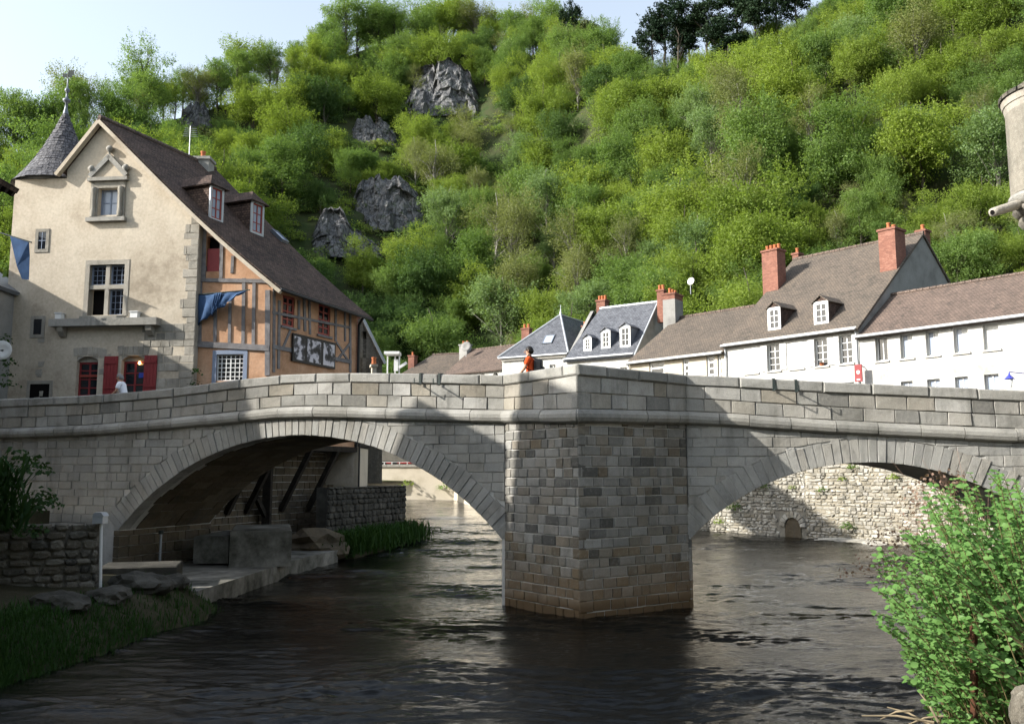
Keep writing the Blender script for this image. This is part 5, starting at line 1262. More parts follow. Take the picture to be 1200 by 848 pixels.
for x, pt, lb in ((437, CARRED, 'red car parked behind the railing at the far left quay end'), (478, CARRED, 'red car parked behind the far quay railing next to the arch ring')):
    p = atY(x, 540, 95.6 if x < 450 else 95.0); car((p.x, p.y, 4.27), math.radians(-4), pt, lb)
# red shop sign and blue lamp on the white houses
u, z = W1.px(1010.5, 437); mb = MB(); q = W1.box(1006.5, 428, 1015, 448); mb.box(W1, q[0] + .1, q[1] + .1, q[2], q[3], .55, .62); sg = tag(mb.build('shop_sign', REDP), 'red upright hanging sign with white emblem between the two white houses', 'sign')
mb = MB(); zc2 = (q[2] + q[3]) / 2; uc2 = (q[0] + q[1]) / 2 + .1
for k in range(4): an = k * math.pi / 4; mb.beam(W1.P(uc2 - .11 * math.cos(an), zc2 + .05 - .11 * math.sin(an), .625), W1.P(uc2 + .11 * math.cos(an), zc2 + .05 + .11 * math.sin(an), .625), .05, .006 + k * .001, W1.N)
mb.box(W1, uc2 - .1, uc2 + .1, q[2] + .08, q[2] + .16, .62, .628); mb.build('emblem', WHITEP, sg); mb = MB(); mb.box(W1, uc2 - .02, uc2 + .02, q[3] - .1, q[3] - .05, 0, .56); mb.build('bracket', IRON, sg)
BL = m_plain('blue_enamel', (.05, .06, .35), .35, .4); p = W1.P(W1.px(1183, 443, 1.4)[0], W1.px(1183, 444, 1.4)[1], 1.4); lp = empty('street_lantern', 'blue bracket street lantern at the right end of the white house', 'lamp', p)
smooth(MB()).lathe(p, [(.24, 0), (.22, .03), (.1, .16), (.05, .2), (.04, .3), (.0, .32)], 12).build('lamp_shade', BL, lp); smooth(MB()).lathe(p + Vector((0, 0, -.4)), [(.08, 0), (.16, .4), (.02, .39)], 8).build('lantern_glass', WHITEP, lp)
mb = MB(); q = W1.P(W1.px(1183, 443, 1.4)[0] + .4, p.z + .3, 0); mb.tube([q, p + Vector((0, 0, .35)), p + Vector((0, 0, .28))], .025, 6); mb.build('lamp_arm', BL, lp)
# house at the right edge with slate-hung gable
eh = empty('slate_hung_house', 'house end with slate-hung upper wall at the right picture edge', 'house', (R0[0] + .3, R0[1] - .4, STZ))
W8 = Wall((R0[0] + W1.U.x * .25 + W1.N.x * .4, R0[1] + W1.U.y * .25 + W1.N.y * .4), (R0[0] + W1.U.x * 6 + W1.N.x * .4, R0[1] + W1.U.y * 6 + W1.N.y * .4))
zm = W8.px(1196, 402)[1]; zt8 = W8.px(1196, 352)[1]
mb = MB(); mb.box(W8, 0, W8.L, STZ, zm - .1, -7, 0); mb.build('wall', WHITE, eh); mb = MB(); mb.box(W8, 0, W8.L, zm - .099, zm + .04, -7, .12); mb.build('band', LEAD, eh)
mb = MB(); mb.box(W8, 0.02, W8.L, zm + .041, zt8, -7, 0.02); mb.build('slate_hanging', SLATE, eh)
roof_slab([W8.P(-.1, zt8, .3), W8.P(W8.L, zt8, .3), W8.P(W8.L, zt8 + 3, -3.5), W8.P(-.1, zt8 + 3, -3.5)], .12, TILE_R, eh); roof_slab([W8.P(-.1, zt8 + 3, -3.5), W8.P(W8.L, zt8 + 3, -3.5), W8.P(W8.L, zt8, -7.3), W8.P(-.1, zt8, -7.3)], .12, TILE_R, eh)
q = W8.P(.06, zt8 - .2, .1); mb = MB(); mb.tube([q, Vector((q.x, q.y, STZ))], .05, 8); mb.build('downpipe', ZINC, eh)

# ================================================================== near houses at the picture's edges
def plain_house(name, label, x0, x1, y0, y1, zb, ze, zr, along, wallm, roofm, over=.5):
    h = empty(name, label, 'house', ((x0 + x1) / 2, (y0 + y1) / 2, zb)); c = [(x0, y0), (x1, y0), (x1, y1), (x0, y1)]
    for k in range(4):
        W = Wall(c[k], c[(k + 1) % 4]); L = W.L; gab = (along == 'y') == (k % 2 == 0)
        out = [(0, zb), (L, zb), (L, ze)] + ([(L / 2, zr - .1)] if gab else []) + [(0, ze)]
        hs = []
        for i in range(int(L // 3.2)):
            for lv in range(int((ze - zb) // 2.9)): u = L * (i + .5) / int(L // 3.2); hs.append((u - .45, u + .45, zb + .9 + lv * 2.8, zb + 2.3 + lv * 2.8))
        wall_part(W, out, hs, wallm, h, .3)
        for q in hs: window(W, q, h, WHITEP, GLASS, nx=2, ny=3, sill=QUOIN)
    xm, ym = (x0 + x1) / 2, (y0 + y1) / 2
    if along == 'y':
        k = (zr - ze) / ((x1 - x0) / 2); zo = ze - over * k
        roof_slab([(x1 + over, y0 - over, zo), (x1 + over, y1 + over, zo), (xm, y1 + over, zr), (xm, y0 - over, zr)], .16, roofm, h); roof_slab([(x0 - over, y1 + over, zo), (x0 - over, y0 - over, zo), (xm, y0 - over, zr), (xm, y1 + over, zr)], .16, roofm, h)
    else:
        k = (zr - ze) / ((y1 - y0) / 2); zo = ze - over * k
        roof_slab([(x0 - over, y0 - over, zo), (x1 + over, y0 - over, zo), (x1 + over, ym, zr), (x0 - over, ym, zr)], .16, roofm, h); roof_slab([(x1 + over, y1 + over, zo), (x0 - over, y1 + over, zo), (x0 - over, ym, zr), (x1 + over, ym, zr)], .16, roofm, h)
    return h
plain_house('riverside_house', 'tall riverside house standing left of the picture beyond the rubble wall', -25, -14.5, 7, 18.8, 2.4, 10.2, 16.8, 'y', BEIGE, TILE_D, .05)
wing = plain_house('house_wing', 'wing whose dark tiled eaves reach in at the upper left edge', -17.0, -13.6, 21.0, 22.2, 2.4, 9.8, 11.3, 'y', BEIGE, TILE_D, .1)
# the projecting eaves corner; unseen roof behind it cut to shape the pier's shade
k_ = (12.75 - 10.2) / 2.95; ex, ey = -12.65, 22.3
roof_slab([(ex, 21.3, 10.75), (ex, ey, 10.75), (-14.7, ey, 11.95), (-14.7, 20.8, 11.95)], .14, TILE_D, wing); roof_slab([(-14.7, 20.8, 11.95), (-14.7, ey, 11.95), (-17.3, ey, 10.4), (-17.3, 20.3, 10.4)], .14, TILE_D, wing)
for k in range(4):
    mb = MB(); yy = 21.3 + k * .3; mb.beam((-12.75, yy, 10.58), (-14.5, yy, 10.58 + 2.05 * .58), .1, .14); mb.build('rafter', DARKWOOD, wing)
mb = MB(); mb.beam((-13.05, 21.2, 10.72), (-13.05, 22.2, 10.72), .12, .16); mb.build('eaves_beam', DARKWOOD, wing)
plain_house('street_house', 'street house standing left of the bridge end outside the picture', -29, -21.5, 22.95, 31.5, 4.6, 10.4, 15.4, 'y', WHITE, TILE_D, .1)
nb = plain_house('neighbour_house', 'grey rendered neighbour house at the left picture edge beside the turret', -28.5, -21.15, 32.2, 38.5, 4.6, 11.3, 13.9, 'y', GREYR, LEAD, .25)
# blue flag
fl = empty('blue_flag', 'blue pennant hanging from a pole beside the turret', 'flag', atY(8, 275, 36)); a = atY(-2, 272, 36.0); b = atY(37, 284, 35.6)
mb = MB(); mb.tube([a, b], .03, 6); mb.build('pole', IRON, fl)
pts = [(12, 277), (34, 283), (35, 300), (34, 328), (26, 327), (20, 312)]
v = [atY(x, y, 35.75 + .1 * math.sin(x * .7 + y * .2)) for x, y in pts]; mb = MB(); mb.poly(v); o = mb.build('flag_cloth', CLOTH_B, fl); sm_m = o.modifiers.new('thick', 'SOLIDIFY'); sm_m.thickness = .015
# white disc lamp and its wall at far left
p = atY(3, 410, 30.5)

# turret on the right picture edge
rt = empty('corner_turret', 'weathered stone corner turret with stone spout at the right picture edge', 'turret', (12.6, 20.8, 4))
tcx = Vector((11.95, 20.6, 0)); zt_ = atY(1180, 112, 20.6).z; R_ = 1.02
q_l = atY(1188, 180, 20.6); tcx.x = q_l.x + R_
zb_ = atY(1180, 226, 20.6).z; zc0 = atY(1185, 300, 20.6).z
TURR = m_stone('turret_stone', [(.20, .185, .155), (.25, .23, .19), (.29, .265, .22), (.22, .20, .17)])
smooth(MB()).lathe(tcx, [(R_, zb_), (R_, zt_ - .35)], 32).build('turret_wall', TURR, rt)
for rr, z0, z1 in ((R_ + .0, zt_ - .36, zt_ - .2), (R_ + .05, zt_ - .2, zt_ - .05)): MB().lathe(tcx, [(R_ - .1, z0), (rr, z0), (rr + .03, z1), (R_ - .1, z1)], 32).build('cornice', QUOIN, rt)
n = 26
for k in range(n):
    for row in range(3):
        a0_ = 2 * math.pi * (k + .5 * row) / n; r0 = R_ + .12 - row * .3; z0 = zt_ - .03 + row * .17; W = Wall((tcx.x + r0 * math.cos(a0_) + math.sin(a0_) * .12, tcx.y + r0 * math.sin(a0_) - math.cos(a0_) * .12), (tcx.x + r0 * math.cos(a0_) - math.sin(a0_) * .12, tcx.y + r0 * math.sin(a0_) + math.cos(a0_) * .12))
        mb = MB(); mb.hexa([W.P(-.0, z0, 0), W.P(.23, z0, 0), W.P(.2, z0 + .16, -.36), W.P(0.03, z0 + .16, -.36)], [W.P(-.0, z0 + .09, .0), W.P(.23, z0 + .09, 0), W.P(.2, z0 + .25, -.36), W.P(.03, z0 + .25, -.36)]); mb.build('roof_tile', RUBBLE, rt)
MB().lathe(tcx, [(R_, zt_ - .06), (.3, zt_ + .75), (0, zt_ + .9)], 24).build('roof_core', RUBBLE, rt)
zz = zb_
for k, (dr, hh2) in enumerate(((.05, .28), (-.03, .26), (-.14, .3), (-.32, .3), (-.52, .34))):
    smooth(MB()).lathe(tcx, [(R_ + dr - .3, zz), (R_ + dr, zz - .03), (R_ + dr + .02, zz - hh2 * .4), (R_ + dr - .14, zz - hh2), (0.1, zz - hh2)], 32).build('corbel_ring', COPING if k == 0 else TURR, rt); zz -= hh2
a = atY(1163, 249, 20.2); b = atY(1192, 240, 20.6); mb = smooth(MB()); mb.tube([a, a.lerp(b, .12), b, b + (b - a)], [.10, .105, .115, .12], 12); mb.build('stone_spout', QUOIN, rt); mb = MB(); mb.tube([a - (b - a) * .004, a], .06, 10); mb.build('spout_mouth', DARK, rt)
plain_house('corner_house', 'stone house carrying the corner turret outside the right edge', 12.75, 22, 8, 20.6, 2.5, 10.8, 15, 'y', TURR, TILE_D, .0)

# ================================================================== left bank
WBk = m_surface('wet_rock', [(.03, .029, .025), (.07, .066, .055), (.14, .13, .11)], 1.5, bump=.6, dist=.05)
def bank_mesh(name, grid, m):
    """grid of points (rows x cols) as one sheet"""
    n, k = len(grid), len(grid[0]); v = [tuple(p) for r in grid for p in r]; f = [(i * k + j, i * k + j + 1, (i + 1) * k + j + 1, (i + 1) * k + j) for i in range(n - 1) for j in range(k - 1)]
    mb = MB(); mb.v = v; mb.f = f; mb.sm = True; o = mb.build(name, m); o['kind'] = 'structure'; return o
edge = [(-10.0, 8), (-8.9, 12), (-8.5, 15.5), (-8.0, 18.5), (-7.5, 21), (-7.6, 23.5), (-8.4, 25.5)]
rows = []
for k in range(31):
    f = k / 30 * (len(edge) - 1); i = min(int(f), len(edge) - 2); t_ = f - i; ex_ = edge[i][0] + (edge[i + 1][0] - edge[i][0]) * t_; ey_ = edge[i][1] + (edge[i + 1][1] - edge[i][1]) * t_
    row = []
    for j in range(16):
        s = j / 15; x = ex_ + .5 - s * 7.0; z = -.5 + 1.15 * min(1, s * 4.5) ** .7 + .5 * s + .10 * noise.noise(Vector((x * .9, ey_ * .9, 0))); row.append((x + .12 * noise.noise(Vector((x, ey_ * 1.7, 3))), ey_, z))
    rows.append(row)
bank_mesh('left_bank', rows, BANKM)
def bankl(x, y):
    xe = float(np.interp(y, [e[1] for e in edge], [e[0] for e in edge])); s = max(0, min(1, (xe + .5 - x) / 7)); return -.5 + 1.15 * min(1, s * 4.5) ** .7 + .5 * s
flat('left_ground', [(-60, -5), (-14.2, -5), (-14.2, 22), (-14.0, 27.5), (-60, 40)], 2.4, BANKM, 2.5)
flat('left_street', [(-60, 33), (-26.9, 33.4), (-9.2, 30.4), (-9.3, 36.6), (-12.5, 38.5), (-12, 50), (-60, 60)], 4.62, ASPHALT, .5)
flat('left_backland', [(-60, 36), (-14, 40), (-9.5, 47), (-11, 60), (-30, 93), (-60, 93)], 3.0, BANKM, 3.2)
# quay ledge running under the arch
qy = flat('quay', [(atZ(120, 690, .5).x - 1.6, atZ(120, 690, .5).y), (atZ(232, 692, .5).x, atZ(232, 692, .5).y), (-7.5, 33.2), (-6.9, 36.2), (-9.5, 37), (-12.9, 30.2), (-13, 25)], .5, CONCRETE, 1.2)
# concrete block on the quay
def px_block(name, label, cat, x0, x1, ytop, ybot, Y, depth, m, skew=0.0):
    a = atY(x0, ybot, Y); b = atY(x1, ybot, Y + skew); W = Wall((a.x, a.y), (b.x, b.y)); zt = W.px((x0 + x1) / 2, ytop)[1]; zb = W.px((x0 + x1) / 2, ybot)[1]
    mb = MB(); c = .03; P = lambda u, z, d: W.P(u, z, d)
    mb.hexa([P(0, zb, 0), P(W.L, zb, 0), P(W.L, zb, -depth), P(0, zb, -depth)], [P(0, zt - c, 0), P(W.L, zt - c, 0), P(W.L, zt - c, -depth), P(0, zt - c, -depth)])
    mb.hexa([P(0, zt - c, 0), P(W.L, zt - c, 0), P(W.L, zt - c, -depth), P(0, zt - c, -depth)], [P(c, zt, -c), P(W.L - c, zt, -c), P(W.L - c, zt, -depth + c), P(c, zt, -depth + c)])
    return tag(mb.build(name, m), label, cat)
px_block('concrete_block', 'long weathered concrete block on the quay under the left arch', 'block', 268, 341, 622, 664, 29.6, 4.0, CONCRETE, .5)
px_block('concrete_block', 'lower dark concrete step left of the block under the arch', 'block', 226, 267, 628, 660, 30.2, 3.0, CONCRETE)
px_block('stone_slab', 'dark flat stone slab beside the white pole on the bank', 'slab', 112, 206, 664, 694, 24.0, 1.6, WBk, .5)
p = atZ(375, 640, .6); rock('quay_rock', 'rough rock heap at the water end of the concrete block', (p.x - .2, p.y + .3, .6), (1.3, 1.2, .75), SOFFIT, 21, .3)
for k, (x, y, s, lb) in enumerate(((165, 700, .75, 'rounded grey boulder in front of the dark stone slab'), (125, 712, .55, 'dark boulder at the foot of the rubble wall'), (205, 690, .5, 'small wet boulder at the quay edge'), (70, 722, .6, 'half buried boulder in the grass below the rubble wall'))):
    p = atZ(x, y, .6); p.z = bankl(p.x, p.y) + s * .15; rock('bank_boulder', lb, (p.x, p.y, p.z), (s, s * .7, s * .42), WBk, 30 + k, k, 'boulders on the left bank', 'boulder', sub=3, amp=.22)
# rubble wall with the shrub on top
w1 = atZ(112, 703, .55); WRb = Wall((w1.x - 5.5, w1.y - 2.4), (w1.x, w1.y))
rb = empty('rubble_wall', 'dark rubble garden wall on the left bank below the shrub', 'wall', (w1.x, w1.y, .5))
zt = WRb.px(108, 613)[1]
mb = MB(); mb.box(WRb, 0, WRb.L, -.2, zt - .05, -1.2, -.06); mb.build('wall_core', RUBBLE, rb)
def rubble_fill(W, u0, u1, z0, z1, name, parent, m, size=(.16, .34), df=(.0, .07), skip=0.0):
    z = z0
    while z < z1:
        h = rng.uniform(size[0] * .8, size[0] * 1.4); u = u0 - rng.uniform(0, .2)
        while u < u1:
            ln = rng.uniform(*size) * 1.15; a, b = max(u, u0), min(u + ln, u1); u += ln
            if b - a < .06 or rng.random() < skip: continue
            j = lambda s=.03: rng.uniform(-s, s); n = 6; cu, cz = (a + b) / 2, z + h / 2; ru, rz = (b - a) / 2 * .93, h / 2 * .93
            poly = [(cu + ru * cx + j(.02), min(cz + rz * cy + j(.02), z1)) for cx, cy in ((-1, -.6), (-.5, -1), (.6, -1), (1, -.4), (.9, .7), (.3, 1), (-.7, 1), (-1, .5))]
            stone(name, W, poly, rng.uniform(*df), -.12, m, parent, .045, .012)
        z += h
rubble_fill(WRb, max(0, WRb.px(-30, 660)[0]), WRb.L, .2, zt, 'rubble_stone', rb, RUBBLE, (.2, .42))
WRe = Wall((WRb.P(WRb.L, 0, 0).x, WRb.P(WRb.L, 0, 0).y), (WRb.P(WRb.L, 0, -1.2).x, WRb.P(WRb.L, 0, -1.2).y)); rubble_fill(WRe, 0, 1.2, .2, zt, 'rubble_stone', rb, RUBBLE, (.2, .42))
# white gauge post with lamp head, small second post
p = atY(117.5, 696, w1.y - .12); gp = empty('white_post', 'white metal post with grey box on top beside the rubble wall', 'post', p); h = atY(108, 613, p.y).z - p.z
mb = MB(); mb.tube([p, p + Vector((-.07, 0, h))], .035, 8); mb.build('pole', WHITEP, gp); mb = MB(); mb.tube([p + Vector((0, 0, .03)), p + Vector((.2, -.05, .03))], .035, 8); mb.build('foot', WHITEP, gp)
W = Wall((p.x - .22, p.y), (p.x + .1, p.y)); mb = MB(); mb.box(W, 0, .24, p.z + h, p.z + h + .17, -.14, .14); mb.prism(W, [(-.02, p.z + h + .172), (.27, p.z + h + .172), (.2, p.z + h + .26), (.04, p.z + h + .26)], -.15, .15); mb.build('box_head', ZINC, gp)
p = atZ(187, 662, .55); mb = MB(); mb.tube([p, p + Vector((0, 0, 1.0))], .04, 8); sp = tag(mb.build('metal_post', ZINC), 'short grey metal post on the quay in front of the arch abutment', 'post'); mb = MB(); mb.tube([p + Vector((0, 0, 1.0)), p + Vector((0, 0, 1.12))], .08, 8); mb.build('cap', IRON, sp)
# dark garden wall beyond the bridge
a = atY(384, 600, 39.5); b = atY(476, 600, 46); WG = Wall((a.x, a.y), (b.x, b.y)); gw = empty('garden_wall', 'dark rubble garden wall beyond the bridge seen through the left arch', 'wall', (a.x, a.y, 0))
zg = WG.px(430, 570)[1]; mb = MB(); mb.box(WG, 0, WG.L, -.3, zg, -.6, -.05); mb.box(WG, WG.L - .5, WG.L, -.3, zg - .01, -6, -.61); mb.build('wall_core', WBk, gw)
rubble_fill(WG, 0, WG.L, .2, zg, 'rubble_stone', gw, WBk, (.24, .5))
# right bank beneath the bush
rows = []
for k in range(26):
    y = -2 + 26 * k / 25; xe = np.interp(y, [-2, 6, 9, 13, 18, 24], [1.2, 3.0, 4.3, 6.6, 9.8, 13.6]); row = []
    for j in range(18):
        s = j / 17; x = xe - .5 + s * 9; z = -.5 + 1.5 * min(1, s * 5) + 1.5 * s + .16 * noise.noise(Vector((x * 1.1, y * 1.1, 7))); row.append((x + .15 * noise.noise(Vector((x, y * 1.4, 1))), y, z))
    rows.append(row)
bank_mesh('right_bank', rows, BANKM)

# ================================================================== vegetation
def leaf_quads(pos, nrm, size, rs, aspect=.75):
    """one bent leaf clump (a rhombus of two triangles) at every position"""
    n = len(pos); nrm = nrm / np.maximum(np.linalg.norm(nrm, axis=1, keepdims=True), 1e-6)
    r = rs.normal(size=(n, 3)); a = np.cross(nrm, r); a /= np.maximum(np.linalg.norm(a, axis=1, keepdims=True), 1e-6); b = np.cross(nrm, a)
    s = np.asarray(size).reshape(-1, 1)
    v = np.stack([pos - a * s, pos - b * s * aspect + nrm * s * .15, pos + a * s, pos + b * s * aspect + nrm * s * .15], 1).reshape(-1, 3)
    f = np.arange(4 * n).reshape(n, 4); return v, f
def unit(rs, n):
    d = rs.normal(size=(n, 3)); return d / np.linalg.norm(d, axis=1, keepdims=True)
def crown(seed, H, R, npuff, per, leaf, base=.3, flat_=.75, inner=.35, shape='round'):
    rs = np.random.RandomState(seed); C = []; zc = H * (base + 1) / 2; rz = H * (1 - base) / 2; LB = []
    for k in range(rs.randint(6, 9)):                     # a few uneven lobes make up the crown
        d = unit(rs, 1)[0]; r = rs.uniform(.35, .72); w = 1.0
        if shape == 'vase': w = .6 + .55 * (d[2] * r * .5 + .5)
        LB.append((np.array([d[0] * r * R * w, d[1] * r * R * w, zc + d[2] * r * rz]), rs.uniform(.30, .55)))
    LB.append((np.array([0, 0, zc]), .5))
    while len(C) < npuff:
        c, q = LB[rs.randint(len(LB))]; d = unit(rs, 1)[0]; r = rs.uniform(0, 1) ** .4
        C.append(c + d * np.array([R, R, rz]) * q * r)
    C = np.array(C); rp = R * rs.uniform(.08, .24, npuff); P = []; N = []; S = []
    for c, q in zip(C, rp):
        m = int(per * (q / (R * .2)) ** 2 * rs.uniform(.6, 1.3)); d = unit(rs, m); rad = q * rs.uniform(.15, 1, (m, 1)) ** .5 * rs.uniform(.75, 1.4, (m, 1)); p = c + d * rad * np.array([1, 1, flat_])
        P.append(p); N.append(d * .6 + np.array([0, 0, .5]) + rs.normal(size=(m, 3)) * .6); S.append(leaf * rs.uniform(.55, 1.25, m))
    ns = int(npuff * 1.3)                                  # leafy shoots reaching up and out of the lobes
    for k in range(ns):
        c, q = LB[rs.randint(len(LB))]; d = unit(rs, 1)[0]; d[2] = abs(d[2]) * .8 - .15; st_ = c + d * np.array([R, R, rz]) * q * rs.uniform(.5, 1.0); dr = d * .8 + np.array([0, 0, .75]) + rs.normal(size=3) * .25; dr /= np.linalg.norm(dr); m = int(per * rs.uniform(.18, .5)); tt = rs.uniform(0, 1, (m, 1)); ln = R * rs.uniform(.18, .42)
        P.append(st_ + dr * ln * tt + rs.normal(size=(m, 3)) * (R * .05) * (1.15 - tt)); N.append(rs.normal(size=(m, 3)) * .6 + np.array([0, 0, .7]) + d * .4); S.append(leaf * rs.uniform(.5, 1.1, m))
    v, f = leaf_quads(np.concatenate(P), np.concatenate(N), np.concatenate(S), rs); return v, f, C
def trunk_mb(seed, H, C, R, base, r0, limbs=12, bend=.05):
    rs = random.Random(seed); mb = MB(); pts = [Vector((0, 0, -.6))]; n = 7
    for k in range(1, n + 1): pts.append(Vector((rs.uniform(-1, 1) * H * bend * k / n, rs.uniform(-1, 1) * H * bend * k / n, H * .88 * k / n)))
    mb.tube(pts, [r0 * (1 - .86 * k / n) for k in range(n + 1)], 6)
    idx = list(range(len(C))); rs.shuffle(idx)
    for i in idx[:limbs]:
        c = Vector(C[i]); zs = max(H * base * .7, c.z - R * rs.uniform(.3, .8)); t_ = min(zs / (H * .88), .92); k = min(int(t_ * n), n - 1); s = pts[k].lerp(pts[k + 1], t_ * n - k)
        m = s.lerp(c, .5) + Vector((rs.uniform(-.3, .3), rs.uniform(-.3, .3), R * .08)); rr = r0 * .34 * (1 - t_ * .6); mb.tube([s, m, c], [rr, rr * .6, rr * .2], 4)
    mb.sm = True; return mb
VAR = []
def variant(kind, shape, lm, bark, H, R, npuff, per, leaf, base=.3, flat_=.75, r0=None, limbs=12, bend=.05, seed=0):
    v, f, C = crown(seed, H, R, npuff, per, leaf, base, flat_, shape=shape); cm = np_mesh('crown', v, f, False); cm.materials.append(LEAVES[lm])
    tm = trunk_mb(seed, H, C, R, base, r0 or H * .018, limbs, bend).mesh('trunk'); tm.materials.append(bark); VAR.append((kind, cm, tm, H, R)); return len(VAR) - 1
K = {}
K['spring'] = [variant('light green leafy', 'round', 'spring', BARK, 13, 6.6, 190, 120, .12, .0, seed=s) for s in (1, 2, 3, 4, 5)]
K['mid'] = [variant('mid green leafy', 'round', 'mid', BARK, 13, 6.4, 190, 120, .12, .0, seed=s) for s in (11, 12, 13, 14)]
K['dark'] = [variant('dark green dense', 'round', 'dark', BARK, 11, 5.8, 170, 120, .12, .0, seed=s) for s in (21, 22)]
K['pale'] = [variant('pale silvery green', 'vase', 'pale', BARK_P, 13, 5.8, 160, 110, .115, .06, seed=s, limbs=34) for s in (31, 32)]
K['bud'] = [variant('thinly leaved budding', 'vase', 'bud', BARK_P, 14, 6.0, 150, 76, .105, .1, seed=s, limbs=56) for s in (41, 42, 43)]
K['tall'] = [variant('tall slender', 'vase', 'mid', BARK, 16, 5.8, 150, 92, .13, .16, seed=s, limbs=36) for s in (51, 52)] + [variant('tall thin light green', 'round', 'spring', BARK, 15, 5.8, 150, 92, .13, .16, seed=53, limbs=38)]
# pines: bare trunk, flat dark plates
for s in (61, 62):
    K.setdefault('pine', []).append(variant('dark pine with bare trunk', 'round', 'pine', BARK, 15, 4.2, 80, 90, .15, .40, .4, r0=.28, limbs=16, bend=.03, seed=s))

# rock outcrops on the hill
t = NT('outcrop_rock'); v = t.coord(); a = t.noise(v, .5, 6, .7); b = t.noise(v, 3.0, 6, .75); vo = t.n('TexVoronoi', feature='DISTANCE_TO_EDGE'); vo.inputs['Scale'].default_value = 1.0; t.l(t.coord('Object', (1.1, 1.1, .45)), vo.inputs['Vector'])
c = t.ramp(t.math('ADD', t.math('MULTIPLY', a, .6), t.math('MULTIPLY', b, .45)), [(.04, .04, .044), (.11, .11, .115), (.19, .19, .192), (.27, .265, .255)], [.3, .45, .56, .7])
c = t.mix(t.ramp(vo.outputs[0], [(.75, .75, .75), (0, 0, 0)], [0.0, .09]), c, (.012, .012, .012))
c = t.mix(t.ramp(t.noise(v, .8, 4, .6), [(0, 0, 0), (.8, .8, .8)], [.60, .68]), c, (.045, .07, .02))
t.bump(t.math('ADD', b, t.math('MULTIPLY', vo.outputs[0], 1.5)), 1.0, .25); ROCKM = t.done(c, .9, .15)
RK = [(520, 100, 40, 38, 'large grey crag high in the wood above the bridge'), (432, 152, 26, 20, 'grey rock ledge below and left of the high crag'), (452, 236, 38, 34, 'grey cliff in the middle of the wooded slope'), (398, 272, 40, 30, 'broad pale cliff behind the turreted house roof'), (228, 134, 18, 20, 'dark rock knob above the turreted house')]
RKB = []
def crag(name, label, p, w, h, seed):
    """a cliff of upright, split and broken rock bedded in the slope"""
    rs = random.Random(seed); bm = bmesh.new(); off = Vector((seed * 3.1, seed * 1.7, seed)); nx, nz = 60, 60; g = []
    pk = [(rs.uniform(-.7, .7), rs.uniform(.6, .9), rs.uniform(.45, .8)) for _ in range(5)]
    for j in range(nz):
        r = []
        for i in range(nx):
            a = math.pi * (i / (nx - 1) * 1.3 - .15); x0 = -math.cos(a); top = max([hh * math.exp(-((x0 - cx) / ww) ** 2) for cx, hh, ww in pk] + [.5]); top = min(top, .78) * (1 - .4 * abs(x0) ** 3)
            f = j / (nz - 1); q = Vector((x0 * w, 0, f * h * 2)); V1 = noise.voronoi(Vector((x0 * 4.2 + f * 1.1, f * 1.8, 0)) + off)[0]; V2_ = noise.voronoi(Vector((x0 * 10 + f * 3, f * 5, 3)) + off)[0]; c1 = noise.cell(Vector((x0 * 3.1 + f * .8, f * 2.0, 5)) + off)
            dep = math.sin(max(0, min(math.pi, a))) * .55 * (1 - .4 * f) + .22 * (V1[1] - V1[0]) + .11 * (V2_[1] - V2_[0]) + .18 * c1 + .08 * noise.fractal(Vector((x0 * 6, f * 6, 1)) + off, .8, 2.1, 4)
            zz = (f * top * (1 + .10 * noise.noise(Vector((x0 * 5, 3, 1)) + off) + .10 * noise.cell(Vector((x0 * 5.3, 2, 4)) + off))) * 2 - .75 + .10 * V1[0]
            r.append(bm.verts.new((x0 * w * (1 - .16 * f) + .06 * w * noise.noise(Vector((x0 * 5, f * 5, 9)) + off), -dep * w * .75 + f * w * .35, zz * h)))
        g.append(r)
    tp = [bm.verts.new((v.co.x * .9, v.co.y + w * .9, v.co.z - h * .15)) for v in g[-1]]; g.append(tp)
    for j in range(nz):
        for i in range(nx - 1): bm.faces.new((g[j][i], g[j][i + 1], g[j + 1][i + 1], g[j + 1][i]))
    me = bpy.data.meshes.new('crag'); bm.to_mesh(me); bm.free(); me.materials.append(ROCKM); o = bpy.data.objects.new(name, me); COL.objects.link(o); o.location = p
    return tag(o, label, 'rock', 'rock outcrops in the wood')
for k, (x, y, rw, rh, lb) in enumerate(RK):
    if not rw: continue
    p = hill_hit(x, y + rh * .6)
    if p is None: continue
    s = p.y / F; crag('rock_outcrop', lb, p + Vector((0, -s * rw * .12, rh * s * .30)), rw * s * 1.4, rh * s * 1.4, 70 + k); RKB.append((x, y, rw, rh, p.y))

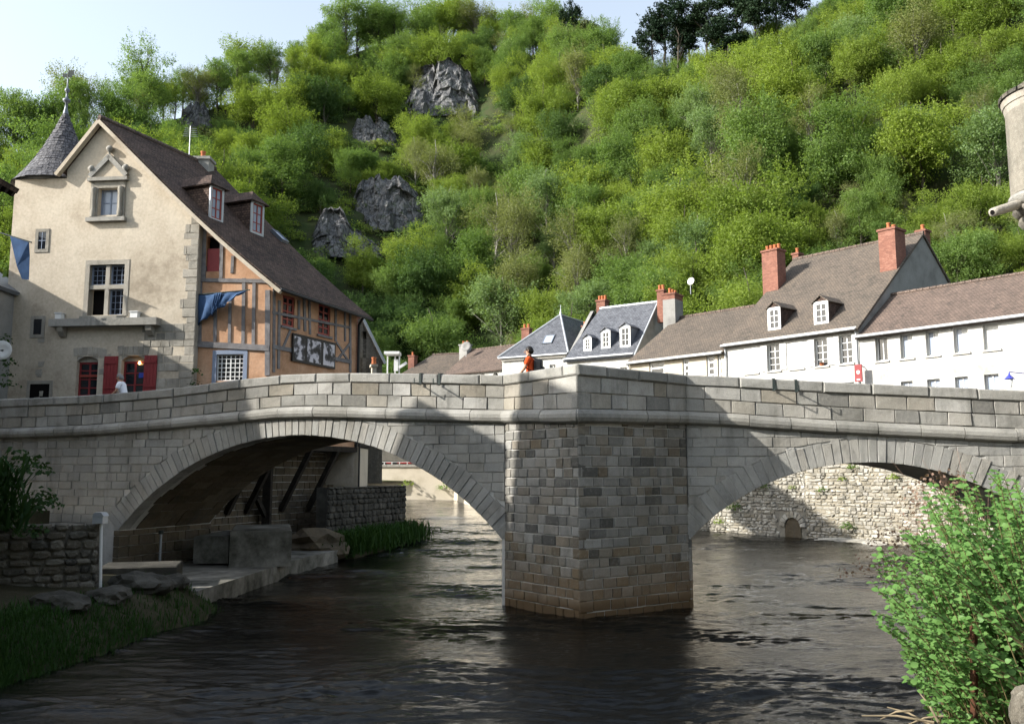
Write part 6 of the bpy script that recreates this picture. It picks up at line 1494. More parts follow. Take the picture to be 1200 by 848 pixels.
trs = np.random.RandomState(5); trees = []
def zone(x, y):
    lm = [(40, 90, 'on the skyline left of the weather vane'), (170, 75, 'on the skyline above the turreted house gable'), (290, 60, 'on the skyline over the timbered wing'), (120, 150, 'behind the turret and gable'), (230, 170, 'below the dark rock knob'), (330, 130, 'left of the high crag'), (320, 220, 'above the red dormers'), (400, 60, 'on the hilltop left of the high crag'), (470, 40, 'on the hilltop above the high crag'), (600, 60, 'on the hilltop right of the high crag'), (700, 60, 'on the hilltop left of the ridge pines'),
          (560, 150, 'right of the high crag'), (480, 180, 'between the high crag and the middle cliff'), (540, 240, 'right of the middle cliff'), (430, 340, 'below the broad pale cliff'), (520, 330, 'above the far quay roofs'), (640, 300, 'above the hipped slate house'), (740, 310, 'above the slate house dormers'), (830, 300, 'above the low brown roof'), (640, 180, 'in the middle of the slope'), (740, 170, 'right of the middle of the slope'), (850, 90, 'under the ridge pines'), (850, 200, 'on the slope over the left brick chimney'),
          (980, 60, 'high on the right-hand slope'), (1100, 60, 'at the top right corner of the slope'), (960, 160, 'in the middle of the right-hand slope'), (1080, 150, 'on the slope left of the corner turret'), (1000, 240, 'just above the tall house ridge'), (1120, 230, 'above the long white house'), (1150, 300, 'low beside the right-hand rocks')]
    return min(lm, key=lambda q: (q[0] - x) ** 2 + (q[1] - y) ** 2)[2]
def plant(X, Y, vi, sc, name='hillside_tree', label=None, z=None, rz=None):
    kind, cm, tm, H, R = VAR[vi]; z = float(hill(X, Y)) if z is None else z
    x, y = to_px((X, Y, z + H * sc * .6)); size = 'small ' if sc < .8 else ('large ' if sc > 1.02 else ''); e = empty(name, label or f'{size}{kind} tree {zone(x, y)}', 'tree', (X, Y, z), 'trees on the wooded hillside')
    e.rotation_euler.z = trs.uniform(0, 6.28) if rz is None else rz; e.scale = (sc * trs.uniform(.9, 1.1), sc * trs.uniform(.9, 1.1), sc * trs.uniform(.88, 1.15))
    for nm, me in (('trunk', tm), ('crown', cm)):
        o = bpy.data.objects.new(nm, me); COL.objects.link(o); o.parent = e
    return e
def blocks(X, Y, z, H, R, sc):
    """would the crown hide one of the outcrops?"""
    for (rx, ry, rw, rh, ry_) in RKB:
        if Y > ry_ + 1: continue
        cx_, cy_ = to_px((X, Y, z + H * sc * .5)); s = F / Y; rr = R * sc * s
        if abs(cx_ - rx) < rw * .85 + rr * .8 and -rh * .9 - H * sc * .5 * s < cy_ - ry < rh * .6 + H * sc * .5 * s * .8: return True
    return False
cand = []; tries = 0
while len(cand) < 640 and tries < 60000:
    tries += 1
    a = trs.uniform(-.66, .66); t_ = trs.uniform(0.0, 1.04) if trs.rand() < .82 else trs.uniform(.88, 1.06)
    yb = np.interp(a, A_, YB); e_ = np.interp(a, RA, RE); yr = (SL * yb - .5) / (SL - e_); Y = float(yb + t_ * (yr - yb)); X = float(a * Y)
    z = float(hill(X, Y)); px_, py_ = to_px((X, Y, z + 4))
    if py_ < -40: continue
    sky = t_ > .9 and px_ < 1000; g = trs.rand()
    if sky: kind = 'tall' if g < .75 else ('bud' if g < .87 else 'mid')
    elif px_ < 430 and py_ < 260: kind = 'mid' if g < .55 else ('spring' if g < .9 else 'dark')
    elif px_ > 820: kind = 'spring' if g < .62 else ('mid' if g < .76 else ('bud' if g < .93 else 'pale'))
    elif py_ > 330 and px_ < 560: kind = 'dark' if g < .45 else ('mid' if g < .8 else 'spring')
    else: kind = 'spring' if g < .45 else ('mid' if g < .72 else ('bud' if g < .83 else ('pale' if g < .92 else 'dark')))
    sc = trs.choice([trs.uniform(.5, .8), trs.uniform(.75, 1.2)], p=[.35, .65]) * (1.0 if t_ > .12 else .75)
    if px_ > 900 and py_ > 215: sc *= .5
    if t_ > .8 and 715 < px_ < 985: sc = min(sc, 1.0) * .52
    vi = int(trs.choice(K[kind])); H, R = VAR[vi][3], VAR[vi][4]; mind = R * sc * .74
    if any((X - q[0]) ** 2 + (Y - q[1]) ** 2 < (mind * .5 + q[2] * .5) ** 2 for q in cand): continue
    if blocks(X, Y, z, H, R, sc): continue
    cand.append((X, Y, mind, vi, sc, kind, R * sc / Y * (1 if -40 < px_ < 1240 else .3)))
cand.sort(key=lambda q: -q[6])
for X, Y, m_, vi, sc, kind, sh_ in cand[:262]: plant(X, Y, vi, sc)
REST_T = cand[262:]
# the smaller trees behind them read as one wood: crowns instanced on points
wm = bpy.data.meshes.new('distant_wood'); wm.from_pydata([(q[0], q[1], float(hill(q[0], q[1]))) for q in REST_T], [], [])
for nm, tp_, vals in (('vi', 'INT', [q[3] for q in REST_T]), ('sc', 'FLOAT', [q[4] for q in REST_T]), ('rz', 'FLOAT', [trs.uniform(0, 6.28) for q in REST_T])):
    at = wm.attributes.new(nm, tp_, 'POINT'); at.data.foreach_set('value', vals)
wood = bpy.data.objects.new('distant_wood', wm); COL.objects.link(wood); wood['kind'] = 'stuff'; wood['label'] = 'dense mixed wood covering the hillside between the nearer trees'; wood['category'] = 'wood'
ng = bpy.data.node_groups.new('wood_scatter', 'GeometryNodeTree'); ng.interface.new_socket('Geometry', in_out='INPUT', socket_type='NodeSocketGeometry'); ng.interface.new_socket('Geometry', in_out='OUTPUT', socket_type='NodeSocketGeometry')
gi = ng.nodes.new('NodeGroupInput'); go = ng.nodes.new('NodeGroupOutput'); jn = ng.nodes.new('GeometryNodeJoinGeometry')
def attr(nm, tp_):
    n = ng.nodes.new('GeometryNodeInputNamedAttribute'); n.data_type = tp_; n.inputs[0].default_value = nm; return n.outputs[0]
vi_a, sc_a, rz_a = attr('vi', 'INT'), attr('sc', 'FLOAT'), attr('rz', 'FLOAT'); cx3 = ng.nodes.new('ShaderNodeCombineXYZ'); ng.links.new(rz_a, cx3.inputs[2])
for vi in sorted(set(q[3] for q in REST_T)):
    src = next((o for o in bpy.data.objects if o.type == 'MESH' and o.data == VAR[vi][1]), None)
    if src is None: continue
    tk = next(o for o in bpy.data.objects if o.type == 'MESH' and o.data == VAR[vi][2])
    for so3 in (src, tk):
        oi = ng.nodes.new('GeometryNodeObjectInfo'); oi.inputs[0].default_value = so3; oi.transform_space = 'ORIGINAL'; ip = ng.nodes.new('GeometryNodeInstanceOnPoints'); cp_ = ng.nodes.new('FunctionNodeCompare'); cp_.data_type = 'INT'; cp_.operation = 'EQUAL'; cp_.inputs[3].default_value = vi
        ng.links.new(vi_a, cp_.inputs[2]); ng.links.new(cp_.outputs[0], ip.inputs['Selection']); ng.links.new(gi.outputs[0], ip.inputs['Points']); ng.links.new(oi.outputs['Geometry'], ip.inputs['Instance']); ng.links.new(cx3.outputs[0], ip.inputs['Rotation']); ng.links.new(sc_a, ip.inputs['Scale']); ng.links.new(ip.outputs[0], jn.inputs[0])
ng.links.new(jn.outputs[0], go.inputs[0]); wood.modifiers.new('scatter', 'NODES').node_group = ng
for x, back, sc in ((548, 2, .7), (560, 4, .6), (672, 2, .9), (690, 3, .8), (768, 1, .95), (783, 3, 1.15), (799, 0, 1.2), (812, 4, 1.0), (834, 2, 1.2), (852, 1, 1.05), (871, 3, 1.15), (893, 1, 1.0), (918, 3, 1.05), (942, 2, .95)):
    a = (x - 600) / F * 1.03; yb = np.interp(a, A_, YB); e_ = np.interp(a, RA, RE); yr = float((SL * yb - .5) / (SL - e_)); Y = yr - 3 + back
    plant(a * Y, Y, K['pine'][int(x) % 2], sc, 'pine_tree', f'dark bare-trunked pine on the ridge {"above the high crag" if x < 600 else ("right of the high crag" if x < 720 else "over the middle of the slope")}')
# single trees one can point to
for x, y, kind, sc, lb in ((600, 398, 'bud', .85, 'tall pale-trunked feathery tree behind the hipped slate house'), (820, 338, 'pale', .85, 'big pale green tree left of the left brick chimney'), (770, 340, 'pale', .7, 'pale green tree behind the slate house chimneys'), (548, 395, 'spring', .75, 'bright green tree above the arcaded house roof'), (1030, 262, 'mid', .62, 'dark-shadowed leafy tree right above the tall house ridge'), (940, 262, 'dark', .5, 'dense dark bush tree left of the tall house ridge'), (425, 350, 'spring', .6, 'light green tree beside the half-timbered wing roof'), (465, 410, 'dark', .6, 'dark green tree above the garden canopy'), (505, 408, 'dark', .55, 'dark green tree above the grey tiled roof')):
    p = hill_hit(x, y)
    if p: plant(p.x, p.y, K[kind][0], sc, label=lb)

# unseen trees added to block sky light and darken the left bank
for X, Y, sc in ((-12.9, 5.0, .62), (-12.7, 9.4, .7), (-13.1, 14.0, .72)):
    plant(X, Y, K['mid'][int(Y) % 3], sc, 'unseen_shade_tree', f'leafy tree on the left bank {["nearest the camera", "midway along the house", "beside the rubble wall"][int(Y // 5) - 1]} outside the picture', z=1.2)
# undergrowth: bushes covering the slope, too many to count
def scatter_puffs(rs, spots, per, leaf, flat_=.7):
    P, N, S = [], [], []
    for (x, y, z, r) in spots:
        m = int(per * (r / 1.4) ** 2 * rs.uniform(.6, 1.3)) + 6; d = unit(rs, m); d[:, 2] = np.abs(d[:, 2]) * 1.0 - .15
        P.append(np.array([x, y, z]) + d * r * rs.uniform(.55, 1.15, (m, 1)) * np.array([1, 1, flat_])); N.append(d + np.array([0, 0, .4]) + rs.normal(size=(m, 3)) * .5); S.append(leaf * rs.uniform(.6, 1.3, m))
    return leaf_quads(np.concatenate(P), np.concatenate(N), np.concatenate(S), rs)
rs = np.random.RandomState(77)
for lm, cnt, sd in (('spring', 1300, 1), ('mid', 900, 2), ('dark', 250, 3), ('bud', 300, 4)):
    sp = []
    for (rx, ry, rw, rh, ryy) in RKB:
        for k in range(16):
            an = rs.uniform(0, 2 * math.pi); q = hill_hit(rx + rw * 1.25 * math.cos(an) * rs.uniform(.9, 1.5), ry + rh * (.95 + .5 * rs.rand()) if rs.rand() < .55 else ry + rh * 1.2 * math.sin(an))
            if q is not None and abs(to_px(q)[0] - rx) + abs(to_px(q)[1] - ry) > (rw + rh) * .62: sp.append((q.x, q.y, q.z + .3, rs.uniform(.8, 1.6)))
    while len(sp) < cnt:
        a = rs.uniform(-.72, .75); t_ = rs.uniform(-.02, 1.02); yb = np.interp(a, A_, YB); e_ = np.interp(a, RA, RE); yr = (SL * yb - .5) / (SL - e_); Y = yb + t_ * (yr - yb); X = a * Y; z = float(hill(X, Y)); r = rs.uniform(1.0, 2.9) * (.6 + .4 * rs.rand())
        px_, py_ = to_px((X, Y, z))
        if py_ < -40: continue
        if any(abs(px_ - q[0]) < q[2] * .8 + r * F / Y * .35 and -q[3] * 1.1 < py_ - q[1] < q[3] * .75 + r * F / Y * .3 and Y < q[4] + 2 for q in RKB): continue
        sp.append((X, Y, z + r * .25, r))
    v, f = scatter_puffs(np.random.RandomState(100 + sd), sp, 130, .145)
    o = link('undergrowth', np_mesh('undergrowth', v, f, False), LEAVES[lm]); o['kind'] = 'stuff'; o['label'] = 'low green undergrowth bushes covering the hillside between the trees'; o['category'] = 'undergrowth'

# ------------------------------------------------------------------ the near bush on the right
def leaf_mesh(seed, L=1.0):
    """a pointed heart-shaped leaf, folded along its midrib"""
    r = random.Random(seed); mid = [(0, 0, 0), (0, .5, .04 + r.uniform(-.03, .03)), (0, 1.0, -.06)]; lf = [(-.28, .12, .08), (-.40, .38, .12), (-.27, .70, .08)]; v = [mid[0], mid[1], mid[2]] + lf + [(-x, y, z) for x, y, z in lf]
    f = [(0, 3, 4), (0, 4, 1), (1, 4, 5), (1, 5, 2), (0, 7, 6), (0, 1, 7), (1, 8, 7), (1, 2, 8)]
    me = bpy.data.meshes.new('leaf'); me.from_pydata([(x * L, y * L, z * L) for x, y, z in v], [], f); me.update(); me.materials.append(BUSHLEAF); me.polygons.foreach_set('use_smooth', [True] * 8); return me
STEM = m_plain('bush_stem', (.12, .10, .045), .8, .1)
bush = empty('river_bush', 'broad green leafy bush leaning over the water at the lower right', 'bush', (5.6, 9.4, .8))
brs = random.Random(17); stems = []; leaves = []
def bank_z(x, y):
    xe = float(np.interp(y, [-2, 6, 9, 13, 18, 24], [1.2, 3.0, 4.3, 6.6, 9.8, 13.6])); s = max(0, min(1, (x - xe + .5) / 9)); return -.5 + 1.5 * min(1, s * 5) + 1.5 * s
OUTL = [(1020, 690), (1018, 725), (1040, 770), (1080, 830), (1100, 860), (1030, 660), (1065, 605), (1085, 580), (1110, 560), (1150, 552), (1200, 560), (1250, 555), (1290, 580)]
SM = MB()
targets = []
def in_bush(x, y):
    lim = np.interp(y, [548, 565, 590, 620, 650, 690, 730, 780, 830, 870], [1135, 1098, 1075, 1058, 1030, 1015, 1030, 1060, 1085, 1105]); return x > lim + 5 * math.sin(y * .21) + 9 * math.sin(y * .083 + 1)
while len(targets) < 880:
    x = brs.uniform(1005, 1330); y = brs.uniform(552, 860)
    if not in_bush(x, y): continue
    Y = 9.3 + brs.uniform(-1.3, 1.5) + (x - 1100) * .003; targets.append(atY(x, y, Y))
for tp in targets:
    b = Vector((max(4.9, tp.x * .6 + 2.6) + brs.uniform(-.4, .4), tp.y + brs.uniform(-.3, .5), 0)); b.z = bank_z(b.x, b.y) - .05
    if tp.z < b.z + .15: b.z = tp.z - .2
    m = b.lerp(tp, .55) + Vector((0, 0, .22 * (tp.z - b.z))); pts = []
    for k in range(7):
        t_ = k / 6; pts.append(b * (1 - t_) ** 2 + m * 2 * t_ * (1 - t_) + tp * t_ ** 2)
    SM.tube(pts, [.006 * (1 - .75 * k / 6) + .0015 for k in range(7)], 4)
    for k in range(17):
        t_ = .45 + .55 * k / 16; i = min(int(t_ * 6), 5); p = pts[i].lerp(pts[i + 1], t_ * 6 - i); dr = (pts[i + 1] - pts[i]).normalized(); az = brs.uniform(0, 6.28)
        for az in (az, az + brs.uniform(2, 4)):
            sidev = Vector((math.cos(az), math.sin(az), brs.uniform(-.35, .3))).normalized(); leaves.append((p, (sidev + dr * .3).normalized(), brs.choice([brs.uniform(.035, .06), brs.uniform(.05, .10)]) * (1.15 - .35 * t_)))
so2 = SM.build('stems', STEM, bush)
so2['kind'] = 'stuff'
LM = [leaf_mesh(s) for s in range(4)]
def leaf_matrix(p, d, s):
    up = Vector((brs.uniform(-.6, .6) - .4, brs.uniform(-.6, .6) - .85, .9)).normalized(); x = d.cross(up).normalized(); z = x.cross(d).normalized(); m = Matrix((x, d, z)).transposed().to_4x4(); m.translation = p; return m @ Matrix.Scale(s, 4)
vis = sorted(range(len(leaves)), key=lambda i: -leaves[i][2] / leaves[i][0].y + (10 if not (600 < to_px(leaves[i][0])[0] < 1195 and to_px(leaves[i][0])[1] < 845) else 0))
Binv = Matrix.Translation(-Vector(bush.location)); V2, F2 = [], []
base = np.array([v.co[:] for v in LM[0].vertices]); bf = [tuple(p.vertices) for p in LM[0].polygons]
for k, i in enumerate(vis):
    M_ = leaf_matrix(*leaves[i])
    if k < 300:
        o = bpy.data.objects.new('leaf', LM[k % 4]); COL.objects.link(o); o.parent = bush; o.matrix_parent_inverse = Binv; o.matrix_basis = M_
    else:
        n0 = len(V2) * 9; V2.append(base @ np.array(M_.to_3x3()).T + np.array(M_.translation)); F2 += [tuple(a + n0 for a in q) for q in bf]
o = link('leaf_rest', np_mesh('leaf_rest', np.concatenate(V2), np.array(F2)), BUSHLEAF, bush, 'stuff')
# rusty bar, dry twigs, corner stone
RUST = m_surface('rust', [(.035, .018, .012), (.085, .036, .02), (.13, .06, .032)], 6, bump=.5)
p = atY(1138, 800, 8.35); q = atY(1141, 728, 8.3); mb = MB(); mb.beam(p - Vector((0, 0, .45)), q, .05, .045, Vector((0, 1, 0))); mb.beam(p - Vector((.02, .03, .45)), q + Vector((-.03, -.03, -.05)), .012, .07, Vector((0, 1, 0))); tag(mb.build('rusty_bar', RUST), 'upright rusty iron bar standing in the bush', 'bar')
p = atY(1192, 815, 7.6); rock('kerb_stone', 'grey stone with yellow mark at the lower right corner', (p.x + .12, p.y, p.z - .12), (.17, .2, .22), RUBBLE, 51, 0, None, 'stone', amp=.15)
mb = MB()
for x0, y0, x1, y1 in ((1010, 838, 1095, 846), (1032, 842, 1070, 832), (1060, 850, 1110, 838), (1040, 828, 1092, 850), (1078, 812, 1100, 846)): a = atY(x0, y0, 9.4); b = atY(x1, y1, 8.9); mb.tube([a, a.lerp(b, .5) + Vector((0, 0, .03)), b], [.006, .01, .013], 5)
tag(mb.build('dry_branch', m_plain('dead_twig', (.25, .20, .13), .9, .1)), 'bare dry branch lying over the water at the bush foot', 'branch')
# reddish dry shrub by the embankment, behind the bush
def puff_thing(name, label, cat, spots, per, leaf, m, group=None, seed=1, flat_=.8):
    v, f = scatter_puffs(np.random.RandomState(seed), spots, per, leaf, flat_); return tag(link(name, np_mesh(name, v, f, False), m), label, cat, group)
DRY = m_leaf('dry_red_leaf', (.16, .10, .075), (.28, .19, .14), .3)
sp = []
for x, y, r in ((1090, 570, .55), (1110, 560, .5), (1070, 585, .4), (1065, 615, .5), (1040, 630, .45), (1085, 600, .5), (1025, 655, .4), (1050, 662, .4), (1000, 668, .3)): p = atY(x, y, 17 + (x % 3) * .3); sp.append((p.x, p.y, p.z - r * .3, r))
dsr = empty('dry_shrub', 'leafless reddish shrub behind the green bush near the right arch', 'shrub', (8, 17, .2)); mb = MB()
for x, y, z, r in sp:
    for k in range(16):
        e = Vector((x + rng.gauss(0, r * .8), y + rng.gauss(0, r * .8), z + rng.gauss(0, r * .8))); b = Vector((9.6 + rng.uniform(-.6, .4), 17.5, .3)); m_ = b.lerp(e, .6) + Vector((0, 0, .3)); mb.tube([b, m_, e], [.007, .004, .002], 3)
o = mb.build('twigs', m_plain('red_twig', (.30, .19, .14), .9, .1), dsr); o['kind'] = 'stuff'
v, f = scatter_puffs(np.random.RandomState(8), sp, 420, .035, .9); link('buds', np_mesh('buds', v, f, False), DRY, dsr, 'stuff')
# plants on the embankment wall
for k, (x, y, r, lb) in enumerate(((905, 553, .35, 'small green tuft high on the embankment wall by the arch'), (966, 575, .4, 'leafy tuft in the middle of the embankment wall'), (988, 562, .3, 'small tuft right of the middle of the embankment wall'), (1000, 548, .35, 'ivy tuft under the right arch crown'), (1048, 560, .35, 'ivy tuft on the wall near the arch right haunch'), (995, 618, .5, 'bright green weed at the foot of the embankment wall'), (930, 572, .3, 'small fern above the drain arch'), (862, 596, .6, 'green bush at the wall foot beside the pier'), (845, 612, .5, 'low plants on the flat rock right of the pier'), (892, 570, .7, 'bushy growth hanging over the wall end left of the drain'))):
    W = WD; u, z = W.px(x, y); p = W.P(u, z, .12); puff_thing('wall_plant', lb, 'plant', [(p.x, p.y, p.z, r * .8)], 1500, .05, LEAVES['mid' if k % 2 else 'spring'], 'plants on the embankment wall', 200 + k)
for k, (x, y, r, lb) in enumerate(((478, 568, .75, 'bright yellow-green weed on the far quay wall'), (520, 572, .7, 'pale weed at the foot of the far quay wall'))):
    u, z = WQ7.px(x, y); p = WQ7.P(u, z, .3); puff_thing('quay_weed', lb, 'plant', [(p.x, p.y, p.z, r)], 160, .12, LEAVES['spring' if k == 0 else 'pale'], 'weeds on the far quay wall', 230 + k)
# shrub on the rubble wall, ferns, grass
sp = []
for k in range(34): x = brs.uniform(-40, 82); y = brs.uniform(535, 635); p = atY(x, y, 20.6 + brs.uniform(-.8, .6)); sp.append((p.x, p.y, p.z, brs.uniform(.3, .5)))
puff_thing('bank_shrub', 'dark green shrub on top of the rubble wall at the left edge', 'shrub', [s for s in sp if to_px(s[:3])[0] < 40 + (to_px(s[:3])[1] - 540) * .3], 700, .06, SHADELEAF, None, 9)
def blades(spots, L, w, seed, m, name, label, cat, lean=.5, kind=None, parent=None):
    rs = np.random.RandomState(seed); S = np.array(spots); n = len(S); az = rs.uniform(0, 6.28, n); l = L * rs.uniform(.5, 1.2, n); ln = lean * rs.uniform(.2, 1.2, n)
    d = np.stack([np.cos(az), np.sin(az), np.zeros(n)], 1); sd_ = np.stack([-np.sin(az), np.cos(az), np.zeros(n)], 1) * w; up = np.array([0, 0, 1.])
    a, b = S - sd_, S + sd_; m1 = S + up * (l * .6)[:, None] + d * (l * ln * .4)[:, None]; t_ = S + up * (l * (.95 - .3 * ln))[:, None] + d * (l * ln)[:, None]
    v = np.stack([a, b, m1 + sd_ * .7, m1 - sd_ * .7, t_], 1).reshape(-1, 3); i = np.arange(n)[:, None] * 5; f = np.concatenate([i + np.array([[0, 1, 2, 3]]), ], 0); f2 = i + np.array([[3, 2, 4, 4]])
    me = bpy.data.meshes.new(name); me.from_pydata(v.tolist(), [], [tuple(q) for q in f] + [tuple(q[:3]) for q in f2]); me.update(); o = link(name, me, m, parent, kind)
    if label: tag(o, label, cat)
    return o
sp = []
while len(sp) < 7000:
    x = brs.uniform(-60, 290); y = brs.uniform(690, 860); p = atZ(x, y, .35)
    if p.y > 24: continue
    xe = float(np.interp(p.y, [e[1] for e in edge], [e[0] for e in edge])); s = (xe + .5 - p.x) / 7
    if s < .02 or (brs.random() < .5 and s < .06) or brs.random() < (s - .12) * 3.5 or (p.y > 20 and brs.random() < .6): continue
    sp.append((p.x, p.y, -.5 + 1.15 * min(1, s * 4.5) ** .7 + .5 * s - .03))
o = blades(sp, .26, .011, 3, GRASSM, 'bank_grass', 'dark green long grass on the left river bank', 'grass', .7, 'stuff')
sp = []
for k in range(5200):
    t_ = brs.random(); p = Vector((-6.9, 37, .3)).lerp(Vector((-5.0, 46.5, .3)), t_); sp.append((p.x + brs.gauss(-.2, .5), p.y + brs.gauss(0, .4), .12 + .55 * brs.random()))
flat('far_bank', [(-8.6, 36.5), (-6.4, 37), (-4.6, 46.8), (-7.5, 48), (-9, 44)], .25, BANKM, .8)
blades(sp, .75, .03, 4, GRASSM, 'far_bank_grass', 'green grass hanging over the water below the garden wall', 'grass', .8, 'stuff')
sp = []
for k in range(260):
    x = brs.uniform(-40, 30); y = brs.uniform(555, 625); p = atY(x, y, 19.3 + brs.uniform(-.3, .3)); sp.append(tuple(p))
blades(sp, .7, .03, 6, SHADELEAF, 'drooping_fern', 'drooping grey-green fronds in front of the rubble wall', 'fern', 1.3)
# little plant by the facade corner, shrub at the far left with white disc lamp
p = WF.P(u228 + .2, WF.px(231, 438)[1], .25); puff_thing('wall_shrub', 'small green shrub in the corner between facade and timbered wing', 'shrub', [(p.x, p.y, p.z, .3), (p.x, p.y, p.z - .5, .3)], 500, .06, SHADELEAF, None, 12)
sp = []
for x, y in ((2, 425), (8, 440), (10, 428), (0, 455), (-10, 440), (12, 452), (3, 400)): p = atY(x, y, 33.5); sp.append((p.x, p.y, p.z, .4))
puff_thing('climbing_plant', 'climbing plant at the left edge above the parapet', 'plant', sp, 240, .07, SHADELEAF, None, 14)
p = atY(2, 410, 32.8); ld = empty('disc_lamp', 'round white disc lamp at the left edge above the parapet', 'lamp', p); dish(p, (.1, -1, 0), .36, ld); mb = MB(); mb.tube([p + Vector((0, .1, 0)), p + Vector((-1.2, .3, 0))], .03, 6); mb.build('bracket', IRON, ld)

flush_rest()

# ================================================================== people
SKIN = m_plain('skin', (.42, .24, .16), .6, .25, var=.1); HAIRD = m_plain('dark_hair', (.012, .009, .007), .5, .3); HAIRG = m_plain('grey_hair', (.22, .21, .20), .6, .3)
ORSH = m_plain('orange_shirt', (.62, .085, .022), .85, .1, var=.2); WHSH = m_plain('white_shirt', (.78, .79, .84), .8, .1, var=.12); JEAN = m_plain('dark_trousers', (.03, .035, .05), .85, .1); KHAKI = m_plain('beige_trousers', (.28, .24, .17), .85, .1)
def skin(name, verts, edges, rad, m, parent, rz, loc, root=0, sub=2):
    me = bpy.data.meshes.new(name); R_ = Matrix.Rotation(rz, 3, 'Z'); me.from_pydata([tuple(R_ @ Vector(v) + Vector(loc)) for v in verts], edges, []); me.update(); o = link(name, me, m, parent)
    o.modifiers.new('skin', 'SKIN'); sv = me.skin_vertices[0].data
    for i, r in enumerate(rad): sv[i].radius = r if hasattr(r, '__len__') else (r, r)
    sv[root].use_root = True; sm = o.modifiers.new('sub', 'SUBSURF'); sm.levels = sub; sm.render_levels = sub
    o.modifiers['skin'].use_smooth_shade = True; return o
def person(loc, rz, label, shirt, trousers, hairm, lean=0.0, arms='forward', head_turn=0.0, hs=1.0):
    P = empty('person', label, 'person', loc); S = lambda x, y, z: (x, y + lean * max(0, z - .9), z)
    # facing +y; pelvis at .92 m
    J = dict(pel=S(0, 0, .93), wst=S(0, 0, 1.08), chs=S(0, .01, 1.30), nkb=S(0, 0, 1.45), nk=S(0, .02, 1.53), hd=S(0, .035, 1.62), top=S(0, .03, 1.72))
    if arms == 'forward': AR = {1: [S(.19, 0, 1.40), S(.24, .14, 1.16), S(.20, .36, 1.05), S(.19, .42, 1.03)], -1: [S(-.19, 0, 1.40), S(-.25, .12, 1.15), S(-.21, .33, 1.03), S(-.20, .39, 1.0)]}
    else: AR = {1: [S(.19, 0, 1.40), S(.24, -.06, 1.13), S(.25, .10, .92), S(.25, .14, .86)], -1: [S(-.19, 0, 1.40), S(-.24, .1, 1.14), S(-.23, .26, .96), S(-.22, .3, .92)]}
    LG = {1: [(.10, 0, .88), (.11, .10, .48), (.11, -.02, .07), (.11, .13, .03)], -1: [(-.10, 0, .88), (-.11, -.06, .48), (-.11, -.20, .09), (-.11, -.07, .03)]}
    V = [J['pel'], J['wst'], J['chs'], J['nkb'], J['nk'], J['hd'], J['top']]; E = [(0, 1), (1, 2), (2, 3), (3, 4), (4, 5), (5, 6)]; Rd = [(.15, .11), (.135, .10), (.16, .11), (.09, .075), (.055, .055), (.078, .095), (.06, .075)]
    for s in (1, -1):
        i = len(V); V += AR[s]; E += [(3, i), (i, i + 1), (i + 1, i + 2), (i + 2, i + 3)]; Rd += [.062, .045, .033, .036]
        w = Vector(AR[s][3]); d = (w - Vector(AR[s][2])).normalized(); sx = Vector((1, 0, 0))
        for q in range(4):
            i2 = len(V); b = w + sx * (.024 - .016 * q); V += [tuple(b + d * .05), tuple(b + d * (.085 - .006 * abs(q - 1.2)) + Vector((0, 0, -.02)))]; E += [(i + 3, i2), (i2, i2 + 1)]; Rd += [.010, .008]
        i2 = len(V); V += [tuple(w + sx * (-.035 * s) + d * .02 + Vector((0, 0, .01))), tuple(w + sx * (-.048 * s) + d * .055)]; E += [(i + 3, i2), (i2, i2 + 1)]; Rd += [.012, .009]
        i = len(V); V += LG[s]; E += [(0, i), (i, i + 1), (i + 1, i + 2), (i + 2, i + 3)]; Rd += [.085, .058, .04, .035]
    skin('body', V, E, Rd, SKIN, P, rz, loc)
    V = [S(0, 0, .88), J['wst'], J['chs'], S(0, 0, 1.43), S(0, .005, 1.47)]; E = [(0, 1), (1, 2), (2, 3), (3, 4)]; Rd = [(.185, .14), (.17, .13), (.19, .14), (.12, .10), (.075, .07)]
    for s in (1, -1):
        i = len(V); a, b = Vector(AR[s][0]), Vector(AR[s][1]); V += [tuple(a), tuple(a.lerp(b, .75))]; E += [(3, i), (i, i + 1)]; Rd += [.082, .072]
    skin('shirt', V, E, Rd, shirt, P, rz, loc)
    V = [(0, 0, .98), (0, 0, .9)]; E = [(0, 1)]; Rd = [(.165, .125), (.16, .125)]
    for s in (1, -1):
        i = len(V); V += LG[s][:3]; E += [(1, i), (i, i + 1), (i + 1, i + 2)]; Rd += [.10, .075, .062]
    skin('trousers', V, E, Rd, trousers, P, rz, loc)
    for s in (1, -1): skin('shoe', [tuple(Vector(LG[s][2]) + Vector((0, -.03, -.03))), tuple(Vector(LG[s][3]) + Vector((0, .05, 0)))], [(0, 1)], [(.05, .045), (.045, .032)], BLACK, P, rz, loc)
    R_ = Matrix.Rotation(rz, 3, 'Z'); X_ = lambda v: R_ @ Vector(v) + Vector(loc)
    mb = smooth(MB()); nu, nv = 14, 10; i0 = 0
    for jj in range(nv + 1):
        for ii in range(nu):
            ph = math.pi * jj / nv; th_a = 2 * math.pi * ii / nu; x, y, z = math.sin(ph) * math.cos(th_a), math.sin(ph) * math.sin(th_a), math.cos(ph); w = 1 + .05 * math.sin(ii * 2.3 + jj * 1.7)
            mb.v.append(tuple(X_(S(x * .098 * w, (y * .113 - .012 - (.02 if z < -.2 else 0)) * w + .01, 1.662 + z * .115 * w))))
    for jj in range(nv):
        for ii in range(nu): a_, b_ = jj * nu + ii, jj * nu + (ii + 1) % nu; mb.f.append((a_, b_, b_ + nu, a_ + nu))
    mb.build('hair', hairm, P)
    mb = smooth(MB()); mb.tube([X_(S(0, .12, 1.66)), X_(S(0, .155, 1.60)), X_(S(0, .125, 1.585))], [.008, .017, .01], 6); mb.build('nose', SKIN, P)
